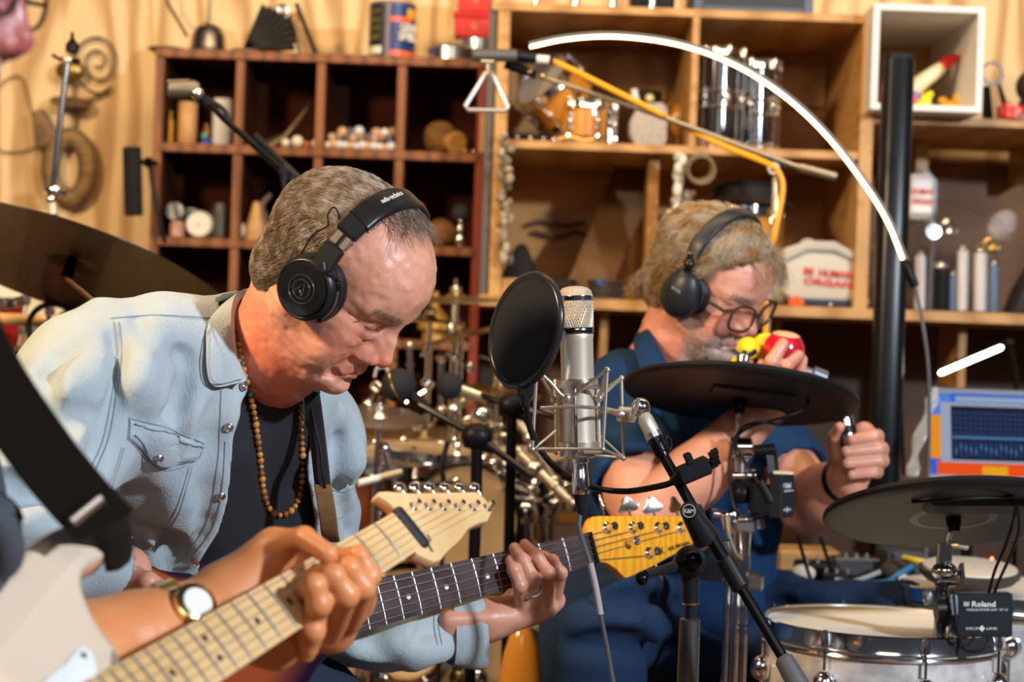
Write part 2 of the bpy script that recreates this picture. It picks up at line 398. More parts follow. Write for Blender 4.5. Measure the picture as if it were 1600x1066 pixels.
gz = MB().box((x0 - .012, LF + .2, (topz + BT) / 2), (.016, .38, topz - BT)).build('side_panel', M('grey_edge', (.09, .08, .07), .6), cab)
MB().box((x0 + .05, LF + .02, BT + .02), (.04, .03, .04)).build('corner_block', pine, cab)
# long board and the dark bays under it
lb = thing('bench', (.55, 4.5, 0), 'long pine bench board running under the cabinet with dark open bays below', 'workbench')
bx0, bx1 = x0 - .02, 2.1
MB().box(((bx0 + bx1) / 2, LF + .23, BT - .012), (bx1 - bx0, .54, .024), b=.001).build('worktop', pine, lb)
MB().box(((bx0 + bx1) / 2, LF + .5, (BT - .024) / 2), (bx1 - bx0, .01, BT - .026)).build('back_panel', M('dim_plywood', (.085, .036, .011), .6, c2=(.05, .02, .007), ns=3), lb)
for px, d_ in ((945, .1), (1222, .14), (1512, .1)):
 MB().box((P(px, 540, LF)[0], LF + d_ + .05, (BT - .026) / 2), (.018, .2, BT - .028), b=.001).build('divider', pine, lb)
MB().box(((bx0 + bx1) / 2, LF + .2, .55), (bx1 - bx0 - .02, .4, .02)).build('lower_shelf', pine, lb)
# right hand wall shelf and the white cube
sz = P(1500, 183, LF)[2]
ws = thing('wall_shelf', (LX(1500, 183), LF + .25, sz), 'plain wooden wall shelf at upper right carrying the white cube', 'shelf')
MB().box(((x1 + .016 + 2.1) / 2, LF + .27, sz - .009), (2.1 - x1 - .018, .52, .018), b=.001).build('board', pine, ws)
for q in (1490, 1680): MB().box((LX(q, 200), LF + .42, sz - .058), (.03, .2, .08), b=.002).build('bracket', pine, ws)
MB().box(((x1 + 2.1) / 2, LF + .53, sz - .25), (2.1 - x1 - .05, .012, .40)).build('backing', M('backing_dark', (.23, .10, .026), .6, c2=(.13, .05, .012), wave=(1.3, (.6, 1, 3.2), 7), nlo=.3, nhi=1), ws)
bq = LF - .08; wx0, wx1 = P(1363, 90, bq)[0], P(1537, 90, bq)[0]; wz0 = sz + .0005; wz1 = P(1450, 8, bq)[2]; wt = .014
wc = thing('white_cube_shelf', ((wx0 + wx1) / 2, bq + .25, wz0), 'open white wooden cube standing on the wall shelf with toys inside', 'shelf')
MB().box(((wx0 + wx1) / 2, bq + .25, wz1 - wt / 2), (wx1 - wx0, .5, wt), b=.001).build('top_board', white, wc)
MB().box(((wx0 + wx1) / 2, bq + .25, wz0 + wt / 2), (wx1 - wx0, .5, wt), b=.001).build('bottom_board', white, wc)
for x in (wx0 + wt / 2, wx1 - wt / 2): MB().box((x, bq + .25, (wz0 + wz1) / 2), (wt, .498, wz1 - wz0 - 2 * wt)).build('side_board', white, wc)
MB().box(((wx0 + wx1) / 2, bq + .494, (wz0 + wz1) / 2), (wx1 - wx0 - 2 * wt, .01, wz1 - wz0 - 2 * wt)).build('back_panel', pine_back, wc)
WFL = wz0 + wt
# ================================================================ things on and in the cubby shelf


ivory = flat('ivory', (.72, .66, .52), .4); tan = flat('tan_wood', (.55, .30, .10), .5, c2=(.42, .2, .06), ns=20)
amber = flat('amber_plastic', (.62, .30, .03), .4); orangew = flat('orange_wood', (.62, .27, .035), .3, c2=(.5, .19, .02), ns=6, coat=.5)
rust = flat('rusty_iron', (.16, .09, .05), .6, .6, c2=(.28, .17, .08), ns=25); bronze = flat('aged_bronze', (.30, .20, .09), .45, .8, c2=(.16, .1, .05), ns=20)
redp = flat('red_lacquer', (.55, .012, .01), .35); tin = flat('tin', (.6, .62, .64), .25, 1)
glass = flat('clear_plastic', (.9, .9, .9), .12, trans=1, ior=1.2, alpha=.22)
DT = 4.6
def one(name, mb, mat, label, cat, group=None, **k): return tag(mb.build(name, mat, **k), label, cat, group)
z0 = row_z(0) + .0005
# bell with handle
c = on(325, DT, z0)
t = thing('hand_bell', c, 'dull metal dome bell with spring handle at the left end of the cubby shelf top', 'bell')
MB().lathe([(.046, 0), (.048, .004), (.042, .02), (.04, .045), (.03, .066), (.012, .076), (0, .078)], c).build('dome', flat('pewter', (.30, .25, .22), .28, 1), t)
mb = MB(); mb.tube(catmull([c + A(.006 * math.cos(i * 1.6), .006 * math.sin(i * 1.6), .074 + i * .0035) for i in range(24)], 3), .0022, 6); mb.build('spring_handle', steel, t)
c = on(262, DT, z0); one('shallow_dish', MB().lathe([(.03, 0), (.045, .008), (.048, .01), (.046, .012), (.028, .004), (0, .004)], c), rust, 'dark shallow metal dish left of the dome bell', 'dish')
c = on(385, DT, z0); one('iron_ring', MB().torus(c + A(0, -.01, .007), UZ, .033, .0065), rust, 'dark iron ring lying between the dome bell and the black bellows', 'ring')
mb = MB(); mb.tube([P(255, -60, 4.8), P(262, 5, 4.8), P(292, 56, 4.72)], .0045, 8); one('iron_rod', mb, rust, 'thin rusty rod leaning on the wall behind the dome bell', 'rod')
# bellows
c = on(432, DT, z0)
t = thing('hand_bellows', c, 'black pleated hand bellows lying open on the cubby shelf', 'bellows')
mb = MB()
for k in range(9):
 a = math.radians(8 + k * 7.5); L = .125 - .003 * abs(k - 4); d = A(math.cos(a), 0, math.sin(a)); w = A(-math.sin(a), 0, math.cos(a))
 mb.prism([(0, -.002), (L, -.0045), (L + .006, 0), (L, .0045), (0, .002)], c + A(-.075, .035, .012) + w * 0, d, w, .07)
mb.build('pleats', blackp, t, sharp=20)
mb = MB(); mb.torus(c + A(.01, -.0, .115), UY, .011, .005, 20, 8); mb.build('clasp', steel, t)
mb = MB(); mb.tube([c + A(.045, -.02, .128), c + A(.098, -.02, .006)], .0055, 8); mb.tube([c + A(.03, -.02, .10), c + A(.06, -.02, .006)], .004, 8); mb.build('arm', blackp, t)
t2 = one('wooden_slat', MB().box(on(474, 4.66, z0 + .062), (.026, .012, .125), R=np.array([[math.cos(.38), 0, math.sin(.38)], [0, 1, 0], [-math.sin(.38), 0, math.cos(.38)]]), b=.002), tan, 'pale wooden slat leaning behind the black bellows', 'slat')  # just a wooden slat
c = on(517, DT - .02, z0); one('chrome_knob', MB().sph(c + A(0, 0, .0065), .0065).cyl(c + A(.004, 0, .003), c + A(.05, 0, .003), .003), chrome, 'small chrome knob with a stem lying left of the tin can', 'knob')  # a small knob on its stem
# tin can
c = on(611, DT, z0); r = .055; h = .138
t = thing('tin_can', c, 'tall tin can with a dark label and blue and orange bands on the cubby shelf', 'can')
MB().lathe([(r - .002, 0), (r, .002), (r, h - .002), (r - .002, h), (r - .004, h - .003), (0, h - .004)], c).build('can_body', flat('can_metal', (.16, .13, .18), .5, .3), t)
def band(a0, a1, hz0, hz1, mat, name, rr=.0008):
 V = []; F = []; n = 24
 for i in range(n + 1):
  a = math.radians(a0 + (a1 - a0) * i / n); u = A(math.sin(a), -math.cos(a), 0)
  V += [c + u * (r + .0002) + UZ * hz0, c + u * (r + rr) + UZ * hz0, c + u * (r + rr) + UZ * hz1, c + u * (r + .0002) + UZ * hz1]
 for i in range(n):
  for j in range(4): F.append((4 * i + j, 4 * i + (j + 1) % 4, 4 * i + 4 + (j + 1) % 4, 4 * i + 4 + j))
 F += [(0, 1, 2, 3), (4 * n + 3, 4 * n + 2, 4 * n + 1, 4 * n)]
 return MB().raw(V, F).build(name, mat, t)
band(-92, -12, .006, .13, flat('label_black', (.012, .014, .02), .4), 'dark_label'); band(-1, 92, .006, .13, flat('label_blue', (.01, .03, .14), .4), 'blue_label')
band(0, 92, .008, .02, flat('label_orange', (.85, .13, .02), .4), 'orange_band', .0012); band(0, 60, .088, .1, MATS['label_orange'], 'orange_band', .0012)
band(42, 92, .1, .122, flat('label_yellow', (.85, .42, .03), .4), 'yellow_patch', .0012); band(-70, -22, .012, .03, flat('label_white', (.8, .78, .7), .4), 'white_patch', .0012)
for q, zz in enumerate((.045, .066, .086, .107)): band(-66, -26, zz, zz + .013, flat('label_olive', (.16, .15, .03), .4, c2=(.04, .04, .02), ns=90), 'gilt_print', .0012)
for s_, zz, wd in (('GEN', .074, .042), ('SMIL', .053, .052)):
 a = math.radians(40); u = A(math.sin(a), -math.cos(a), 0); text(s_, c + u * (r + .0045) + UZ * zz, A(math.cos(a), math.sin(a), 0), UZ, width=wd, height=.02, ext=.004, mat=MATS['label_white'], parent=t, bold=.02)
# tins and red chest
c = on(705, DT - .02, z0); one('round_tin', MB().lathe([(.05, 0), (.056, .003), (.056, .02), (.058, .021), (.058, .03), (.054, .035), (.03, .037), (0, .036)], c), tin, 'round silver tin at the right end of the cubby shelf top', 'tin')
c = on(748, DT + .045, z0); 
one('shallow_tin', MB().lathe([(.048, 0), (.05, .003), (.05, .052), (.052, .053), (.052, .063), (.046, .068), (0, .068)], c), tin, 'taller silver tin carrying the red lacquered chest', 'tin')
c2_ = c + A(-.012, 0, .0685)
t = thing('lacquer_chest', c2_, 'small red lacquered two-tier chest standing on the silver tin', 'chest')
MB().box(c2_ + A(0, 0, .024), (.098, .07, .048), b=.003).build('lower_tier', redp, t); MB().box(c2_ + A(0, 0, .054), (.106, .076, .012), b=.003).build('middle_lip', redp, t)
MB().box(c2_ + A(0, 0, .095), (.084, .062, .07), b=.003).build('upper_tier', redp, t)
for zz in (.025, .09): MB().torus(c2_ + A(0, -.037 if zz < .05 else -.033, zz), UY, .006, .0016, 16, 6).build('gilt_handle', gold, t)
# row 1
z1 = row_z(1) + .0005
def item(px, prof, mat, name, label, cat, row, D=DT, group=None, **k):
 return one(name, MB().lathe(prof, on(px, D, row), **k), mat, label, cat, group)
c = on(259, DT, z1); t = thing('yellow_bottle', c, 'yellow plastic bottle at the left of the top row of cubbies', 'bottle')
MB().lathe([(.015, 0), (.017, .003), (.017, .06), (.012, .068), (0, .07)], c).build('body', amber, t); MB().lathe([(.0125, .068), (.0125, .084), (0, .085)], c).build('cap', amber, t)
item(291, [(.022, 0), (.024, .003), (.024, .103), (.022, .106), (0, .106)], tan, 'wooden_cylinder', 'plain tan wooden cylinder beside the yellow bottle', 'cylinder', z1)
item(346, [(.022, 0), (.024, .003), (.024, .113), (.022, .117), (.015, .117), (.013, .1), (0, .1)], flat('matte_white', (.68, .66, .66), .5), 'white_cylinder', 'white open topped cylinder at the right of the first cubby', 'cylinder', z1)
c = on(322, DT - .03, z1); one('blue_trinket', MB().box(c + A(0, 0, .008), (.026, .02, .016), b=.005), flat('deep_blue', (.02, .04, .3), .3), 'small deep blue trinket in front of the white cylinder', 'trinket')
c = on(319, DT - .03, z1 + .0165); one('green_bead', MB().sph(c + A(0, 0, .007), .0072), flat('green_glass', (.02, .4, .2), .2), 'shiny green bead on top of the blue trinket', 'bead')
c = on(322, DT + .04, z1); one('amber_jar', MB().lathe([(.014, 0), (.016, .04), (.01, .05), (.01, .06), (0, .061)], c), flat('dark_amber', (.2, .04, .01), .15), 'dark amber jar half hidden behind the tan cylinder', 'jar')
t = thing('horn_rattle', on(430, DT, z1), 'dark pointed horn rattle with a pale split stick in the second cubby', 'rattle')
c = on(430, DT, z1); MB().tube(catmull([c + A(-.035, .03, .012), c + A(0, .03, .03), c + A(.04, .04, .055), c + A(.075, .045, .12)], 5), np.linspace(.012, .003, 16), 8).build('horn', flat('dark_horn', (.02, .014, .01), .5), t)
mb = MB(); mb.tube([c + A(-.02, 0, .006), c + A(.02, 0, .03)], .005, 8); mb.tube([c + A(.02, 0, .03), c + A(.07, .02, .105)], [.0045, .002], 8); mb.build('stick', flat('pale_stick', (.25, .16, .07), .6), t)
for px, rr, mt, nm in ((446, .0105, ivory, 'small ivory ball leftmost in the second cubby'), (464, .0145, ivory, 'larger ivory ball next to the leftmost one'), (479, .0085, flat('terracotta', (.5, .1, .02), .5), 'small terracotta ball between two ivory balls'), (493, .011, ivory, 'ivory ball beside the divider of the second cubby')):
 c = on(px, 4.53, z1); one('ball', MB().sph(c + A(0, 0, rr), rr), mt, nm, 'ball', 'balls in the second cubby')
seedm = [flat('seed_%d' % i, q, .35) for i, q in enumerate(((.65, .6, .5), (.5, .3, .2), (.62, .62, .66), (.1, .09, .1), (.6, .35, .18), (.35, .2, .1)))]
ORD = ['leftmost', 'second', 'third', 'fourth', 'fifth', 'sixth', 'seventh', 'eighth', 'ninth', 'tenth', 'eleventh', 'twelfth', 'last']
adj = ['cream', 'brown', 'pale grey', 'black', 'copper', 'dark brown']
k = 0
for lay, (xs, zr) in enumerate(((range(512, 622, 9), .0085), (range(518, 612, 11), .024), (range(534, 600, 13), .038))):
 for oi, px in enumerate(xs):
  if lay == 2 and px > 560: px += 14
  for dy in ((0, .024) if lay < 2 else (.01,)):
   mi = (k * 5 + lay * 3) % 6; rr = .0088 + .0022 * ((k * 7) % 5) / 4; k += 1
   c = on(px + 2 * ((k * 3) % 3), 4.525 + dy, z1); cc = c + A(0, 0, zr + .002 * ((k * 7) % 3) + rr * .3)
   if lay == 0: cc[2] = z1 + rr
   if lay == 2: rr *= 1.25
   one('rattle_bead', MB().sph(cc, rr, nu=14, nv=8), seedm[mi], '%s bead, %s from the left in the %s layer of the heap%s' % (adj[mi], ORD[oi], ('bottom', 'middle', 'top')[lay], ', front row' if dy < .01 and lay < 2 else ', back row' if lay < 2 else ''), 'bead', 'beads heaped in the third cubby')
# woven jug
woven = flat('woven_straw', (.28, .13, .035), .7, c2=(.14, .06, .015), ns=30, stretch=(1, 1, 3), bump=.6, bs=150)
c = on(690, DT, z1); t = thing('gourd_jug', c, 'brown gourd jug lying on its side with an open spout in the fourth cubby', 'jug')
MB().sph(c + A(-.005, .02, .044), (.044, .04, .042)).build('gourd_body', woven, t)
ax = nrm(A(.5, -.8, -.1)); MB().lathe([(.02, 0), (.021, .03), (.026, .034), (.0285, .03), (.026, .026)], c + A(.02, -.012, .031), ax).lathe([(.026, .034), (.019, .036), (.015, .01), (0, .0)], c + A(.02, -.012, .031), ax).build('spout', tan, t)
for px in (727, 739, 750):
 c = on(px, 4.52, z1); one('small_bell', MB().sph(c + A(0, 0, .006), .006, nu=12, nv=8), gold if px != 739 else chrome, {727: 'tiny brass bell nearest the gourd jug', 739: 'tiny chrome bell between two brass ones', 750: 'tiny brass bell in the right corner of the fourth cubby'}[px], 'bell', 'tiny bells by the gourd jug')
mb = MB(); a_ = P(757, 172, 4.47); b_ = P(750, 238, 4.47); mb.box((a_ + b_) / 2, (.012, .008, .10)); mb.m = 0
one('wooden_chime', mb, tan, 'flat wooden chime bar hanging at the right edge of the cubby shelf', 'chime')
# row 2
z2 = row_z(2) + .0005
def lying_disc(px, zc, rr, face, name, label, mat2, D=4.53, L=.05):
 c = on(px, D, z2); c[2] = z2 + zc; t = thing(name, c, label, 'shaker')
 MB().lathe([(rr * .9, 0), (rr, .004), (rr, L - .004), (rr * .9, L)], c, UY).build('shell', mat2, t)
 MB().lathe([(rr * .88, .0), (rr * .86, -.003), (0, -.003)], c, UY).build('face', face, t); MB().torus(c + A(0, -.001, 0), UY, rr * .9, .0022).build('rim', steel, t)
 MB().sph(c + A(0, -.004, 0), (rr * .12, .002, rr * .12), nu=10, nv=6).build('stud', steel, t)
c = on(276, 4.54, z2); one('pink_bottle', MB().lathe([(.017, 0), (.019, .003), (.018, .03), (.013, .039), (0, .04)], c), flat('dusty_pink', (.45, .22, .16), .3), 'dusty pink bottle holding up the silver faced shaker', 'bottle')
lying_disc(271, .062, .0215, tin, 'round_shaker', 'silver faced round shaker perched on the pink bottle', steel)
lying_disc(310, .033, .032, ivory, 'round_shaker', 'cream faced round shaker standing on edge in the first cubby of the second row', ivory)
lying_disc(297, .05, .025, flat('dark_green', (.02, .12, .04), .4), 'round_shaker', 'dark green shaker behind the cream faced one', MATS['dark_green'], D=4.60)
c = on(343, 4.56, z2); one('ribbed_tube', MB().lathe([(.02, .0)] + [(.02 + .0015 * (i % 2), .006 + .008 * i) for i in range(9)] + [(.018, .085), (0, .085)], c), flat('dark_olive', (.05, .045, .03), .4), 'dark ribbed tube standing beside the cream faced shaker', 'tube')
c = on(375, 4.55, z2); one('cream_shell', MB().sph(c + A(0, 0, .022), (.012, .02, .022)), ivory, 'cream shell tucked beside the divider in the second row', 'shell')
c = on(399, 4.55, z2); one('wooden_cone', MB().lathe([(.026, 0), (.024, .03), (.012, .075), (.009, .09), (0, .094)], c), tan, 'tan wooden cone in the second cubby of the second row', 'cone')
c = on(420, 4.6, z2); one('driftwood_figure', MB().tube(catmull([c, c + A(-.01, 0, .05), c + A(-.02, 0, .085), c + A(.0, 0, .115)], 5), np.linspace(.012, .005, 16), 8), flat('grey_driftwood', (.12, .09, .07), .7), 'gnarled dark wooden figure behind the tan cone', 'figure')
c = on(438, 4.55, z2); one('glass_bottle', MB().lathe([(.014, 0), (.016, .003), (.014, .035), (.006, .05), (.006, .07), (0, .071)], c), flat('smoky_glass', (.3, .3, .28), .1, trans=.5), 'small smoky glass bottle near the boom stand clutch', 'bottle')
c = on(600, 4.56, z2); one('yellow_vase', MB().lathe([(.014, 0), (.02, .02), (.02, .06), (.013, .085), (.017, .095), (0, .096)], c), amber, 'amber vase in the third cubby of the second row just above the grey hair', 'vase')
c = on(655, 4.55, z2); t = thing('striped_cone_toy', c, 'cone shaped toy in red and orange stripes on a white base', 'toy')
prof = [(.020, .0), (.022, .004), (.02, .018)]; MB().lathe(prof + [(0, .018)], c).build('base', flat('chalk', (.7, .7, .68), .3), t)
for i, (mt) in enumerate((flat('stripe_dark', (.12, .02, .05), .4), flat('stripe_orange', (.7, .22, .03), .4), flat('stripe_red', (.5, .03, .02), .4), MATS['stripe_orange'], MATS['stripe_red'])):
 MB().lathe([(.021 - .0032 * i, .018 + .017 * i), (.0218 - .0032 * i, .026 + .017 * i), (.018 - .0032 * i, .035 + .017 * i), (0, .0352 + .017 * i)], c).build('stripe', mt, t)
c = on(688, 4.55, z2); one('woven_ball', MB().sph(c + A(0, 0, .034), .034), woven, 'round woven straw ball in the fourth cubby of the second row', 'ball')
c = on(718, 4.54, z2); one('glass_figurine', MB().sph(c + A(0, 0, .018), (.016, .016, .018)).sph(c + A(0, 0, .044), (.013, .013, .014)).sph(c + A(0, 0, .062), .007).lathe([(.012, 0), (.008, .006), (.006, .02)], c), chrome, 'silvery two bulb figurine right of the woven ball', 'figurine')
c = on(718, 4.6, z2); one('dark_pom_pom', MB().sph(c + A(0, 0, .085), .022).cyl(c, c + A(0, 0, .07), .004), flat('charcoal_fluff', (.03, .035, .045), .9, bump=1, bs=200), 'dark fluffy ball on a stem behind the silvery figurine', 'ball')
# row 3
z3 = row_z(3) + .0005
c = on(679, 4.55, z3); one('funnel_bell', MB().lathe([(.040, .0), (.042, .004), (.034, .03), (.02, .046), (.011, .055), (.0095, .085), (.005, .092), (0, .093)], c + A(0, 0, .024)).cyl(c, c + A(0, 0, .026), .03), flat('brass_matte', (.55, .33, .08), .45, .4), 'tan funnel shaped bell on the third row of cubbies', 'bell')
c = on(709, 4.53, z3); one('desk_bell', MB().lathe([(.025, 0), (.026, .022), (.02, .032), (.005, .036), (.005, .044)], c + A(0, 0, .02)).sph(c + A(0, 0, .07), .009).cyl(c, c + A(0, 0, .022), .02), tin, 'silver desk bell with a ball on top beside the tan funnel bell', 'bell')
# ================================================================ left wall
iron = flat('wrought_iron', (.06, .045, .035), .5, .5)
WY = 4.86
pts = []
for i in range(60):
 f = i / 59; a = math.radians(-150 + f * 800); rr = S(6 + 42 * f ** 1.1, WY); pts.append(P(153, 97, WY) + (CR * math.cos(a) * rr * (.85) + CU * math.sin(a) * rr * 1.05))
mb = MB(); mb.tube(pts + [P(175, 135, WY), P(150, 152, WY), P(135, 158, WY)], .0035, 6)
t = thing('scroll_bracket', P(115, 160, WY), 'wrought iron scroll bracket hanging on the plywood wall at left', 'bracket')
mb.build('scroll', iron, t)
MB().tube([P(112, 70, WY), P(118, 200, WY)], .0035, 6).build('hanger_rod', iron, t)
c = P(113, 112, WY); one('brass_cup_cymbal', MB().sph(c + A(0, -.02, -.0), (.038, .022, .028)), flat('old_brass', (.35, .24, .07), .35, .9), 'small dull brass cup cymbal hung from the scroll bracket', 'cymbal')
c = P(114, 160, WY); one('plate_gong', MB().lathe([(.052, -.002), (.053, .001), (.03, .006), (0, .008)], c + A(0, -.02, 0), nrm(A(.1, -.35, 1))), rust, 'flat rusty plate gong hung edge-on below the cup cymbal', 'gong')
c = P(68, 200, WY - .01); one('iron_cowbell', MB().prism([(-.012, .045), (.014, .045), (.032, -.045), (-.034, -.045)], c + A(.0, .02, 0) , nrm(A(.93, 0, .35)) , nrm(A(-.35, 0, .93)), .035, b=.003), rust, 'rusty wedge shaped cowbell hanging left of the ring gong', 'cowbell')
coil = flat('coiled_bronze', (.16, .095, .04), .55, .55, c2=(.28, .17, .07), ns=14, stretch=(1, 1, 12), bump=.5, bs=100)
c = P(108, 262, WY - .02); mb = MB(); mb.tube([c + A(-.006, 0, 0) * 0 + (CR * math.cos(a) * .047 + CU * math.sin(a) * .078) for a in np.linspace(0, 2 * math.pi, 41)[:-1]], .024, 12, closed=True, flat=.35, ref=UY)
ringg = one('ring_gong', mb, coil, 'large brown oval ring gong with an off-centre hole on the plywood wall', 'gong')
pts = [P(20 + 38 * math.cos(a) + 6 * math.sin(3 * a), 190 + 60 * math.sin(a) + 12 * math.cos(2 * a), WY + .005) for a in np.linspace(0, 12.5, 70)]
one('wire_coil', MB().tube(pts, .0022, 5), flat('old_wire', (.32, .17, .06), .6), 'loose coil of thin brown wire on the wall at the far left', 'wire')
# dark tube on the cubby's side
a_, b_ = P(206, 230, 4.4), P(209, 337, 4.4)
t = thing('tube_speaker', b_, 'black cylindrical tube clamped beside the left side of the cubby shelf', 'speaker')
MB().tube([a_, a_ + (b_ - a_) * .02, b_ - (b_ - a_) * .02, b_], [.019, .0215, .0215, .019], 20).build('tube', flat('black_foam', (.006, .006, .006), .9), t)
mb = MB(); q0 = P(220, 253, 4.4); q1 = P(243, 255, 4.49); mb.cyl(q0, q1, .007, .007, 10); mb.box((q0 + q1) / 2, (.016, .016, .024), b=.003); mb.build('clamp', blackm, t)
MB().tube(catmull([P(235, 262, 4.44), P(240, 300, 4.42), P(250, 345, 4.42), P(258, 380, 4.44)], 5), .006, 8).build('cable', rubber, t)
# ================================================================ plywood cabinet contents
blk = flat('black_gloss', (.012, .013, .016), .2); slate = flat('slate_blue_edge', (.06, .09, .13), .4)
zt = topz + .0005
c = on(1168, 4.45, zt); t = thing('black_crate', c, 'black crate with blue grey corner edges on top of the plywood cabinet', 'crate')
wd = S(186, 4.42)
MB().box(c + A(0, 0, .06), (wd, .2, .12), b=.004).build('crate_body', flat('crate_black', (.012, .014, .02), .5), t)
for sx in (-1, 1): MB().box(c + A(sx * (wd / 2 - .012), -.102, .06), (.02, .006, .118)).build('edge_strip', slate, t)
MB().box(c + A(0, -.102, .012), (wd - .05, .006, .008)).build('bottom_rail', slate, t)
labs = ['leftmost chrome cymbal fitting on top of the plywood cabinet', 'second chrome fitting from the left on the plywood cabinet top', 'third chrome fitting on the plywood cabinet top', 'chrome fitting nearest the black crate on the cabinet top']
for (px, rr), lb_ in zip(((838, .012), (900, .016), (958, .014), (1020, .016)), labs):
 c = on(px, 4.36, zt); one('cymbal_fitting', MB().lathe([(rr, 0), (rr, .01), (rr * .5, .014), (rr * .5, .03), (rr * .8, .034), (0, .036)], c).cyl(c + A(-.03, .01, .004), c + A(.03, .02, .004), .0042), chrome, lb_, 'fitting', 'chrome fittings on the cabinet top')
c = on(1030, 4.47, zt); one('toolbox', MB().box(c + A(-.02, 0, .06), (.10, .14, .12), b=.006), blackp, 'black box behind the chrome fittings on the cabinet top', 'box')
# a drum maker: shell, hoops, lugs with rods, heads
def drum(name, o, ax, R, h, shell, label, n=8, group=None, headm=None, hoop=None, bottom=True, ph=0, rim=.012, double=False, cat='drum', gap=0):
 o = np.asarray(o, float); u, v, a = frame_of(ax); hoop = hoop or chrome
 t = thing(name, o if gap == 0 else o, label, cat, group)
 MB().lathe([(R, .0), (R, h), (R - .006, h), (R - .006, 0), (R, 0)], o, ax, 48).build('shell', shell, t)
 MB().lathe([(R - .001, h), (R - .004, h + .0035), (R - .012, h + .002), (0, h + .002)], o, ax, 48).build('batter_head', headm or cream, t)
 MB().lathe([(R + .002, h - rim), (R + .007, h - rim), (R + .0055, h - rim + .004), (R + .004, h + .008), (R + .001, h + .0095), (R + .0005, h + .006), (R + .002, h - rim)], o, ax, 48).build('hoop', hoop, t)
 if bottom:
  MB().lathe([(R + .002, rim), (R + .007, rim), (R + .004, -.008), (R + .0005, -.0085), (R + .002, rim)], o, ax, 48).build('hoop', hoop, t)
  MB().lathe([(0, -.002), (R - .004, -.002), (R - .001, 0)], o, ax, 48).build('resonant_head', headm or cream, t)
 for i in range(n):
  an = ph + 2 * math.pi * i / n; d = math.cos(an) * u + math.sin(an) * v; p = o + d * (R + .006)
  mb = MB(); L = min(.045, h * .45)
  mb.cyl(p + a * (h / 2 - L / 2) - d * .003, p + a * (h / 2 + L / 2) - d * .003, .0055, n=10); mb.sph(p + a * (h / 2), (.009, .009, .009), nu=12, nv=8)
  mb.cyl(p + a * (h / 2) - d * .01, p + a * h / 2 + d * .006, .006, n=10)
  lug = mb.build('lug', hoop, t)
  mb = MB(); q = o + d * (R + .0095); mb.cyl(q + a * (h / 2), q + a * (h + .002), .0022, n=6); mb.lathe([(.005, h - rim + .002), (.006, h - .002), (.004, h + .004), (.0035, h + .012), (0, h + .0125)], q, ax, 10)
  if bottom: mb.cyl(q + a * (h / 2), q + a * 0, .0022, n=6); mb.lathe([(.005, rim), (.006, 0), (.0035, -.008), (0, -.009)], q, ax, 10)
  mb.build('tension_rod', hoop, t)
 return t
zb = midz + .0005
ax = nrm(A(-.62, -.42, .55)); cc = P(868, 147, 4.47)
drum('snare_drum', cc - ax * .045, ax, .075, .09, orangew, 'tilted snare drum with chrome hoops in the upper left bay', n=6, headm=flat('clear_head', (.35, .33, .32), .3))
cc = P(905, 115, 4.60); ax2 = nrm(A(-.5, -.5, .6)); 
c = on(828, 4.43, zb); t = thing('kick_pedal', c, 'black kick drum pedal with round bolts lying under the tilted snare', 'pedal')
MB().box(c + A(.01, 0, .012), (.11, .06, .024), b=.006).build('footboard', blackp, t)
for dx in (-.03, .0, .03, .055): MB().sph(c + A(dx, -.031, .014), .006, nu=12, nv=8).build('bolt', chrome, t)
c = on(917, 4.42, zb); drum('side_drum', c + A(0, .02, .012), UZ, .058, .088, orangew, 'small orange wooden drum standing right of the tilted snare', n=6, headm=flat('dark_head', (.05, .03, .02), .4), ph=.35)
t = one('chrome_clamp', MB().lathe([(.011, 0), (.011, .03), (.006, .034), (.009, .042), (.009, .052), (.006, .056), (.009, .062), (.009, .074), (.004, .08), (0, .081)], on(951, 4.33, zb)), chrome, 'stacked chrome clamp in front of the small orange drum', 'clamp')
c = on(905, 4.33, zb); one('wing_nut_pile', MB().tube(catmull([c + A(-.05, 0, .006), c + A(-.02, .0, .012), c + A(.01, 0, .005), c + A(.035, 0, .01)], 5), .005, 8), gold, 'thin brass chain lying before the small orange drum', 'chain')
c = on(1012, 4.40, zb)
t = thing('temple_block', c, 'pale grey rounded block with a white handle in the upper left bay', 'block')
MB().prism([(-.045, .03), (-.03, .005), (.0, 0), (.036, 0), (.044, .02), (.045, .09), (.03, .108), (-.01, .104), (-.03, .09), (-.045, .06)], c + A(0, .04, 0), UX, UZ, .05, b=.01).build('block_body', flat('speckled_grey', (.42, .38, .33), .6, c2=(.3, .27, .24), ns=120), t)
mb = MB(); mb.tube(catmull([c + A(-.022, 0, .09), c + A(-.032, 0, .115), c + A(-.036, 0, .135)], 4), .008, 8); mb.build('handle', flat('white_gloss', (.7, .68, .64), .3), t)
MB().sph(c + A(.0, -.006, .115), .010, nu=14, nv=8).build('knob', flat('pale_yellow', (.6, .55, .25), .5), t)
c = on(1008, 4.55, zb); one('felt_hat', MB().lathe([(.06, 0), (.062, .006), (.04, .012), (.038, .08), (.034, .15), (.0, .155)], c), flat('black_felt', (.02, .012, .01), .9), 'dark felt hat shape behind the pale grey block', 'hat')
c = on(1060, 4.6, zb); one('orange_maraca', MB().sph(c + A(0, 0, .09), (.04, .03, .045)).cyl(c, c + A(0, 0, .06), .01), orangew, 'orange maraca behind the pale grey block beside the divider', 'maraca')
zb2 = zb
black_shell = flat('black_shell', (.012, .012, .014), .12, coat=1)
